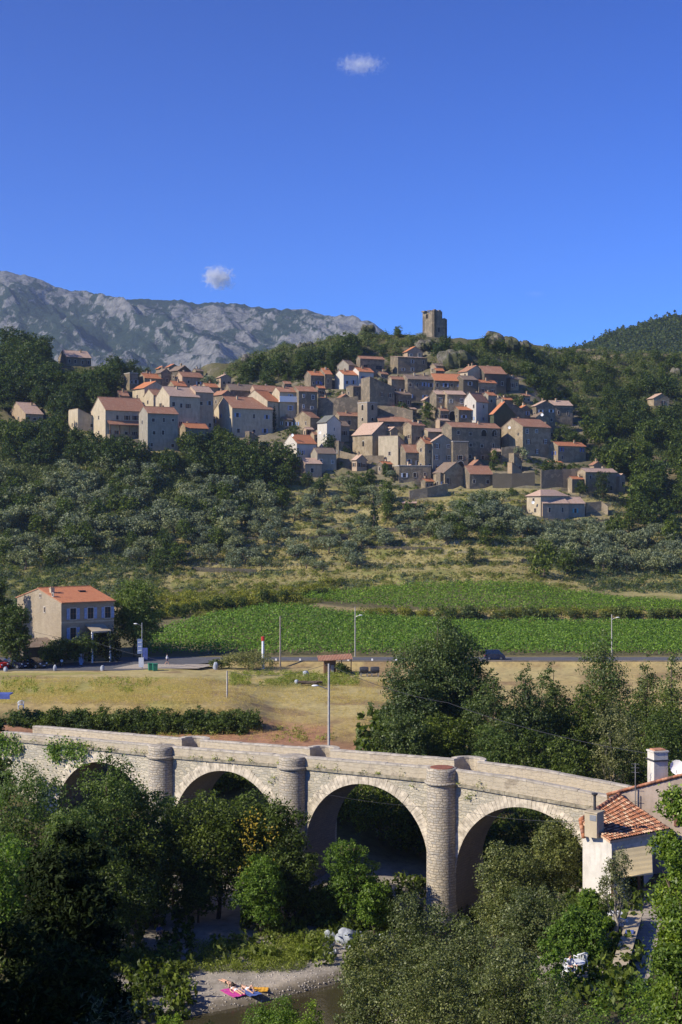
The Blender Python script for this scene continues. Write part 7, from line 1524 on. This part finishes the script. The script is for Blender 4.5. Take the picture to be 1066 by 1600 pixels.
def bridge_house():
    rr = random.Random(6); V3 = Vector
    A, B_, C, D = V3((14.83, 88, 11.87)), V3((18.2, 93, 12.45)), V3((20.6, 89.2, 11.1)), V3((16.27, 86, 11.1))
    root = empty('white_house', (14.83, 88, 7), 0, 'white walled house with mossy red tile roof at the right end of the bridge', 'house'); o = V3((14.83, 88, 7))
    L = lambda p: tuple(V3(p)-o)
    rf = MB(); n = V3((0, 0, 1)); und = [L(p-n*.12) for p in (A, B_, C, D)]; rf.poly([L(A), L(D), L(C), L(B_)], 2); rf.poly(und[::-1] if False else [und[0], und[1], und[2], und[3]], 4)
    for a, b in ((A, D), (D, C), (C, B_)): rf.poly([L(a), L(a-n*.14), L(b-n*.14), L(b)], 3)
    tiles(rf, L(A), L(B_), L(C), L(D), 25, 12, rr); ro = rf.build('roof', [MATS[t] for t in TILE], root, False)
    rg = MB(); 
    for i in range(13):
        p, q = A.lerp(B_, i/13), A.lerp(B_, (i+1.1)/13); rg.tube([L(p+n*.06), L(q+n*.09)], [.16, .145], 10, i % 3)
    for i in range(4): p, q = A.lerp(A+V3((.1, -.5, -.9)), i/4), A.lerp(A+V3((.1, -.5, -.9)), (i+1.1)/4); rg.tube([L(p), L(q)], .13, 8, i % 3)
    rg.build('ridge_tiles', [MATS[t] for t in TILE], ro, True)
    w = MB(); a0, d0 = A+V3((.12, -.02, -.1)), D+V3((.12, .12, -.1)); c0 = C+V3((-.3, .25, -.1))
    w.poly([L((a0.x, a0.y, 5.5)), L((d0.x, d0.y, 5.5)), L(d0), L(a0)]); w.poly([L((d0.x, d0.y, 9.6)), L((c0.x, c0.y, 9.6)), L(c0), L(d0)]); b0 = B_+V3((0, .3, -.1)); w.poly([L((b0.x, b0.y, 5.5)), L((a0.x, a0.y, 5.5)), L(a0), L(b0)])
    w.poly([L((d0.x+2.9, d0.y+4.5, 5.5)), L((c0.x, c0.y+3, 5.5)), L((c0.x, c0.y+3, 10)), L((d0.x+2.9, d0.y+4.5, 10))]); w.poly([L((d0.x, d0.y, 5.5)), L((d0.x+1.2, d0.y+1.9, 5.5)), L((d0.x+1.2, d0.y+1.9, 10)), L((d0.x, d0.y, 10))])
    w.build('wall', MATS['render_shade_toned'], root)
    w = MB(); w.poly([L((d0.x-.02, d0.y-.03, 10.62)), L((c0.x, c0.y-.03, 10.62)), L((c0.x, c0.y-.03, 11.0)), L((d0.x-.02, d0.y-.03, 11.0))]); w.build('fascia', MATS['frame_pale'], root)
    f = MB(); fc = A.lerp(D, .33)+V3((.05, -.15, 0)); f.box(L((fc.x+.15, fc.y-.1, 11.9)), (.85, .85, 1.5), R(-40)); f.box(L((fc.x+.15, fc.y-.1, 12.68)), (.98, .98, .08), R(-40)); f.box(L((fc.x+.0, fc.y-.53, 12.35)), (.45, .04, .35), R(-40), 1); cm = f.build('chimney', [MATS['render_cream'], MATS['metal_grey']], root)
    f = MB(); f.tube([L((fc.x+.2, fc.y, 12.7)), L((fc.x+.2, fc.y, 13.6))], .085, 10); f.lathe(L((fc.x+.2, fc.y, 13.6)), [(.09, 0), (.2, .1), (.2, .16), (.02, .2)], 10); f.build('flue', MATS['metal_dark'], cm)
    for p in (d0, d0.lerp(c0, .5)):   # terrace posts under the awning
        w = MB(); w.bx(*(L((p.x-.08, 0, 0))[0], L((p.x+.08, 0, 0))[0], L((0, p.y-.3, 0))[1], L((0, p.y-.14, 0))[1], -.2, 2.7)); w.build('post', MATS['wood_brown'], root)
    # cream awning
    aw = empty('awning', (16.4, 85.7, 10.55), 0, 'cream cloth awning stretched below the eave of the white house', 'awning'); mb = MB(); T0, T1 = V3((16.55, 85.75, 10.6)), V3((19.05, 87.2, 10.6)); B0, B1 = V3((16.35, 84.35, 9.3)), V3((18.75, 85.6, 9.25)); q = V3((16.4, 85.7, 10.55)); nn = 22
    for i in range(nn):
        for j in range(1):
            a, b = i/nn, (i+1)/nn; wv = lambda t: V3((0, 0, .008*math.sin(t*nn*1.6)-.06*math.sin(math.pi*t)))
            mb.poly([T0.lerp(B0, a)+wv(a)-q, T0.lerp(B0, b)+wv(b)-q, T1.lerp(B1, b)+wv(b)-q, T1.lerp(B1, a)+wv(a)-q])
    mb.tube([B0-q, B1-q], .05, 8); mb.build('cloth', MATS['awning_cream'], aw, True)
    # pink gabled house behind
    P0 = V3((17.6, 93.4, 12.45)); th = R(-14); r2 = empty('gabled_house', (17.6, 93.4, 6), th, 'pinkish plastered gable house behind the white one with tall white chimney', 'house')
    Wd = 9.2; hh = 6.35; ap = hh+1.6; g = MB(); F0 = [(0, 0, -.5), (Wd, 0, -.5), (Wd, 0, hh), (Wd*.56, 0, ap), (0, 0, hh)]; g.poly(F0); Bk = [(x, 6, z-(2.6 if z > 0 else 0)) for x, y, z in F0]; g.poly(Bk[::-1])
    for i in range(5): j = (i+1) % 5; g.poly([F0[j], F0[i], Bk[i], Bk[j]])
    g.build('wall', MATS['gable_plaster'], r2)
    g = MB(); P = [(-.15, -.05, hh+.1), (Wd*.56, -.05, ap+.16), (Wd*.56, 6.2, ap-2.5), (-.15, 6.2, hh-2.6)]; g.poly([P[0], P[1], P[2], P[3]], 2); g.poly([(a, b, c-.12) for a, b, c in P][::-1], 3); Q = [(Wd*.56, -.05, ap+.16), (Wd+.1, -.05, hh+.1), (Wd+.1, 6.2, hh-2.6), (Wd*.56, 6.2, ap-2.5)]; g.poly(Q, 2)
    tiles(g, P[0], P[1], P[2], P[3], 24, 14, rr)
    n_ = 15
    for i in range(n_): a, b = V3(P[0]).lerp(V3(P[1]), i/n_), V3(P[0]).lerp(V3(P[1]), (i+1.1)/n_); g.tube([a, b+V3((0, 0, .02))], [.1, .085], 8, i % 3)
    rf2 = g.build('roof', [MATS[t] for t in TILE], r2)
    g = MB(); g.box((3.1, .8, 7.6), (1.0, .95, 3.4), .5); g.box((3.1, .8, 8.75), (1.16, 1.1, .09), .5, 2); g.box((3.1, .8, 9.02), (.66, .62, .55), .5, 2); g.box((2.82, .92, 9.04), (.4, .78, .55), .5); g.box((3.1, .8, 9.32), (1.12, 1.05, .09), .5); g.box((3.1, .8, 9.4), (.8, .7, .1), .5, 1); g.build('chimney', [MATS['render_shade_toned'], MATS['tile_b'], MATS['metal_dark']], rf2)
    w = MB(); w.bx(4.15, 4.4, -.08, .05, 4.6, 6.6); w.bx(5.3, 5.55, -.08, .05, 4.6, 6.6); w.bx(4.4, 5.3, -.08, .05, 6.35, 6.6); w.bx(4.4, 5.3, -.02, .05, 4.6, 6.35, 1); w.build('window', [MATS['tile_c'], MATS['glass']], r2)
    w = MB(); w.tube([(1.7, -.15, 4.2), (1.7, -.15, 8.6)], .03, 6)
    w.tube([(1.85, -.15, 4.5), (1.85, -.15, 6.6)], .025, 6)
    for z in (5.2, 6.1, 6.9): w.tube([(1.5, -.12, z), (2.1, -.12, z)], .015, 5)
    for z in (8.0, 8.3, 8.55): w.tube([(1.45, -.15, z), (1.95, -.15, z)], .012, 5)
    w.build('aerial', MATS['metal_grey'], r2)
    dish(22.0, 93.0, 14.3, .5, 'large satellite dish behind the tall white chimney at the right edge')
    # paved terrace with low wall
    stone('paving', (.46, .40, .32), (.36, .32, .26), (.2, .17, .13), .8, .5, distort=.08, msize=.02)
    mb = MB(); z = 7.16; mb.poly([PWz(905, 70.5, z), PWz(1010, 70.5, z), PWz(1045, 90, z), PWz(905, 90, z)]); mb.build('terrace', MATS['paving'], kind='structure')
    a, b = V3(PWz(968, 72.5, 7)), V3(PWz(994, 82.5, 7)); ang = math.atan2(b.y-a.y, b.x-a.x); L_ = (b-a).length; c = (a+b)/2
    r3 = empty('terrace_wall', (c.x, c.y, 7), ang, 'low terrace wall with broad pale coping at the right of the paving', 'wall'); mb = MB(); mb.box((0, 0, .0), (L_, .45, 1.5)); mb.build('wall', MATS['stone_dark'], r3); mb = MB(); n_ = 7
    for i in range(n_): mb.box((-L_/2+(i+.5)*L_/n_, 0, .8), (L_/n_-.02, .8, .1), 0)
    mb.build('coping', MATS['render_cream'], r3); mb = MB(); mb.box((.8, 0, .9), (.55, .45, .06)); mb.build('folded_cloth', MATS['shutter_blue'], r3)
    # red roofed lean-to low in the leaves
    r4 = empty('garden_shed', PWz(918, 68.2, 5.6), .15, 'low garden shed with red tiles half hidden by leaves below the terrace', 'shed'); g = MB(); tiles(g, (0, 1.9, 1.45), (3.0, 1.9, 1.45), (3.0, 0, 1.0), (0, 0, 1.0), 15, 5, rr); g.poly([(0, 0, 1.0), (3, 0, 1.0), (3, 1.9, 1.45), (0, 1.9, 1.45)], 2); g.build('roof', [MATS[t] for t in TILE], r4); g = MB(); g.bx(.1, 2.9, .15, 1.85, -1.5, 1.0); g.build('wall', MATS['stone_grey'], r4)
    r5 = empty('garden_shed', PWz(856, 64.5, 4.2), .3, 'second patch of red tiles sunk in the leaves at the bottom right', 'shed'); g = MB(); tiles(g, (0, 1.4, 1.4), (1.8, 1.4, 1.4), (1.8, 0, 1.0), (0, 0, 1.0), 9, 4, rr); g.poly([(0, 0, 1.0), (1.8, 0, 1.0), (1.8, 1.4, 1.4), (0, 1.4, 1.4)], 2); g.build('roof', [MATS[t] for t in TILE], r5); g = MB(); g.bx(.1, 1.7, .15, 1.3, -1.5, 1.0); g.build('wall', MATS['stone_grey'], r5)
    # white furniture and the seated guest
    zt = 7.3
    for k, (px, Y, rz, lb) in enumerate([(890, 72.2, R(25), 'white plastic chair with the seated guest'), (908, 73.8, R(200), 'white plastic chair facing the guest across the table'), (972, 80.5, R(160), 'pale chair in the shade at the back of the terrace')]):
        r = empty('garden_chair', PWz(px, Y, zt if k < 2 else 7.17), rz, lb, 'chair'); chair_parts(r, 1.05)
    mb = MB(); mb.poly([PWz(868, 69.5, 7.2), PWz(905.2, 69.5, 7.2), PWz(905.2, 76, 7.2), PWz(868, 76, 7.2)]); [mb.v.append(v) for v in ()]
    dk = MB(); p0, p1 = PWz(868, 69.5, 7.2), PWz(905, 76, 7.2); dk.bx(p0[0], p1[0], p0[1], p1[1], 4.5, 7.28); dk.build('terrace_platform', MATS['paving'], label='raised paved platform under the white chairs', cat='platform')
    for px, Y, z, lb in ((900, 72.6, zt, 'round white garden table between the two white chairs'), (960, 82, 7.17, 'pale table in the shade under the awning')):
        r = empty('table', PWz(px, Y, z), 0, lb, 'table'); mb = MB(); mb.lathe((0, 0, 0), [(.02, .74), (.48, .74), (.48, .7), (.02, .7)], 20); mb.build('tabletop', MATS['plastic_white'], r)
        for a in range(4): mb = MB(); mb.tube([(.3*math.cos(a*1.57), .3*math.sin(a*1.57), .7), (.36*math.cos(a*1.57), .36*math.sin(a*1.57), 0)], .025, 6); mb.build('leg', MATS['plastic_white'], r)
    J = dict(pelvis=(0, .05, .54), chest=(0, .02, .9), neck=(0, -.04, 1.06), head=(0, -.08, 1.2), face=(0, -1, 0))
    for s, k in (('l', -1), ('r', 1)): J.update({'sh_'+s: (k*.18, .0, .98), 'el_'+s: (k*.27, -.12, .74), 'wr_'+s: (k*.18, -.34, .76), 'hip_'+s: (k*.1, .02, .53), 'kn_'+s: (k*.12, -.42, .54), 'an_'+s: (k*.12, -.44, .1)})
    person(J, ['skin', 'cloth_white', 'cloth_navy'], lambda c: 1 if .6 < c.z < 1.05 and c.y > -.2 else (2 if c.z <= .62 and c.z > .25 else 0), 'dark haired guest in a white shirt sitting at the round white table', PWz(890, 72.2, zt+.0), R(25))
    # the small parasol / cloth over the second chair
def PWz(px, Y, z): return ((px-533)*Y/F, Y, z)
stucco('render_shade_toned', (.60, .56, .48), .2, .5); stucco('gable_plaster', (.50, .40, .31), .25, .35)  # white wall's base tone lowered for the tree's shading; stain streaks on top
# ------------------------------------------------------------------ camera, light, air
def setup():
    cam = bpy.data.cameras.new('camera'); co = bpy.data.objects.new('camera', cam); COL.objects.link(co)
    co.location = (0, 0, EYE); co.rotation_euler = (R(90), 0, 0); cam.sensor_fit = 'VERTICAL'; cam.sensor_height = 36; cam.lens = 50
    cam.clip_start = .5; cam.clip_end = 40000; sc.camera = co
    el, az = R(33), math.atan2(-.62, -.80)     # towards the sun: left and a little behind the camera
    d = Vector((-.92*math.cos(el), -.39*math.cos(el), math.sin(el))).normalized()
    s = bpy.data.lights.new('sun', 'SUN'); s.energy = 5.0; s.angle = R(.5); s.color = (1, .91, .76)
    so = bpy.data.objects.new('sun', s); COL.objects.link(so); so.rotation_euler = d.to_track_quat('Z', 'Y').to_euler(); so.location = (-50, -50, 100)
    w = bpy.data.worlds.new('World'); sc.world = w; w.use_nodes = True; nt = w.node_tree; nt.nodes.clear()
    sky = nt.nodes.new('ShaderNodeTexSky'); sky.sky_type = 'NISHITA'; sky.sun_disc = False; sky.sun_elevation = el
    sky.sun_rotation = math.atan2(d.x, d.y); sky.altitude = 200; sky.air_density = .85; sky.dust_density = .1; sky.ozone_density = 4
    bg = nt.nodes.new('ShaderNodeBackground'); bg.inputs[1].default_value = .05; out = nt.nodes.new('ShaderNodeOutputWorld')
    hs = nt.nodes.new('ShaderNodeHueSaturation'); hs.inputs['Saturation'].default_value = 1.0; gm = nt.nodes.new('ShaderNodeGamma'); gm.inputs[1].default_value = 1.55; nt.links.new(sky.outputs[0], gm.inputs[0]); nt.links.new(gm.outputs[0], hs.inputs['Color'])
    nt.links.new(mixc(nt, 1.0, hs.outputs[0], (.41, .66, 1.16), 'MULTIPLY'), bg.inputs[0]); nt.links.new(bg.outputs[0], out.inputs[0])
    sc.view_settings.view_transform = 'Standard'; sc.view_settings.look = 'None'; sc.view_settings.exposure = .38; sc.view_settings.gamma = 1
    sc.cycles.max_bounces = 6; sc.cycles.diffuse_bounces = 3; sc.cycles.glossy_bounces = 2; sc.cycles.transparent_max_bounces = 8; sc.cycles.volume_bounces = 2; sc.cycles.transmission_bounces = 4
    sc.cycles.volume_step_rate = 1
def haze():
    mb = MB(); mb.bx(-2900, 2900, -80, 5200, -300, 900); m, nt, n, l = newmat('air')
    p = nt.nodes.new('ShaderNodeVolumePrincipled'); p.inputs['Color'].default_value = (.62, .78, 1, 1); p.inputs['Density'].default_value = .00007; p.inputs['Anisotropy'].default_value = .3
    o = nt.nodes.new('ShaderNodeOutputMaterial'); l.new(p.outputs[0], o.inputs['Volume'])
    mb.build('haze', m, kind='stuff')
def clouds():
    for k, (px, py, wpx, hpx, dens, lb, seed) in enumerate([(563, 101, 96, 38, .02, 'thin wispy cloud alone high in the blue sky', 1.3), (341, 434, 64, 48, .1, 'small puffy white cloud just above the mountain ridge', 4.1), (836, 459, 46, 16, .003, 'faint wisp of cloud low in the sky to the right', 7.7)]):
        Y = 6500; X, _, Z = PW(px, py, Y); s = Y/F; mb = MB(); r2 = random.Random(k+2)
        mb.blob((0, 0, 0), (wpx*s*.5, wpx*s*.35, hpx*s*.5), 5, 0, 20)
        m, nt, n, l = newmat('cloud_vapour'); ob = coord(nt, 'Object')
        mp = nt.nodes.new('ShaderNodeMapping'); mp.inputs['Location'].default_value = (seed*100, seed*37, 0); l.new(ob, mp.inputs[0])
        f = noise(nt, mp.outputs[0], 5.5/(hpx*s), 5, .6, .5)
        sc_ = nt.nodes.new('ShaderNodeVectorMath'); sc_.operation = 'DIVIDE'; l.new(ob, sc_.inputs[0]); sc_.inputs[1].default_value = (wpx*s*.5, wpx*s*.35, hpx*s*.5)
        ln = nt.nodes.new('ShaderNodeVectorMath'); ln.operation = 'LENGTH'; l.new(sc_.outputs[0], ln.inputs[0])
        def mth(op, a, b, cl=False):
            q = nt.nodes.new('ShaderNodeMath'); q.operation = op; q.use_clamp = cl
            for i_, v in enumerate((a, b)):
                if hasattr(v, 'links'): l.new(v, q.inputs[i_])
                else: q.inputs[i_].default_value = v
            return q.outputs[0]
        fall = mth('SUBTRACT', 1.0, ln.outputs['Value']); dn = mth('ADD', mth('MULTIPLY', fall, 1.1), mth('MULTIPLY', mth('SUBTRACT', f, .62), 2.6))
        dn = mth('MULTIPLY', mth('MULTIPLY', dn, 1.0, True), dens)
        p = nt.nodes.new('ShaderNodeVolumePrincipled'); p.inputs['Color'].default_value = (.97, .97, .97, 1); p.inputs['Anisotropy'].default_value = .2; l.new(dn, p.inputs['Density'])
        o = nt.nodes.new('ShaderNodeOutputMaterial'); l.new(p.outputs[0], o.inputs['Volume'])
        c = mb.build('cloud', m, label=lb, cat='cloud', loc=(X, Y, Z))
setup(); far_protos(); village(); slopes(); build_terrain(); mountains(); bridge(); cap_disc(); water(); near_green(); roadside(); orange_house(); bridge_house(); bathers(); walker(); haze(); clouds()
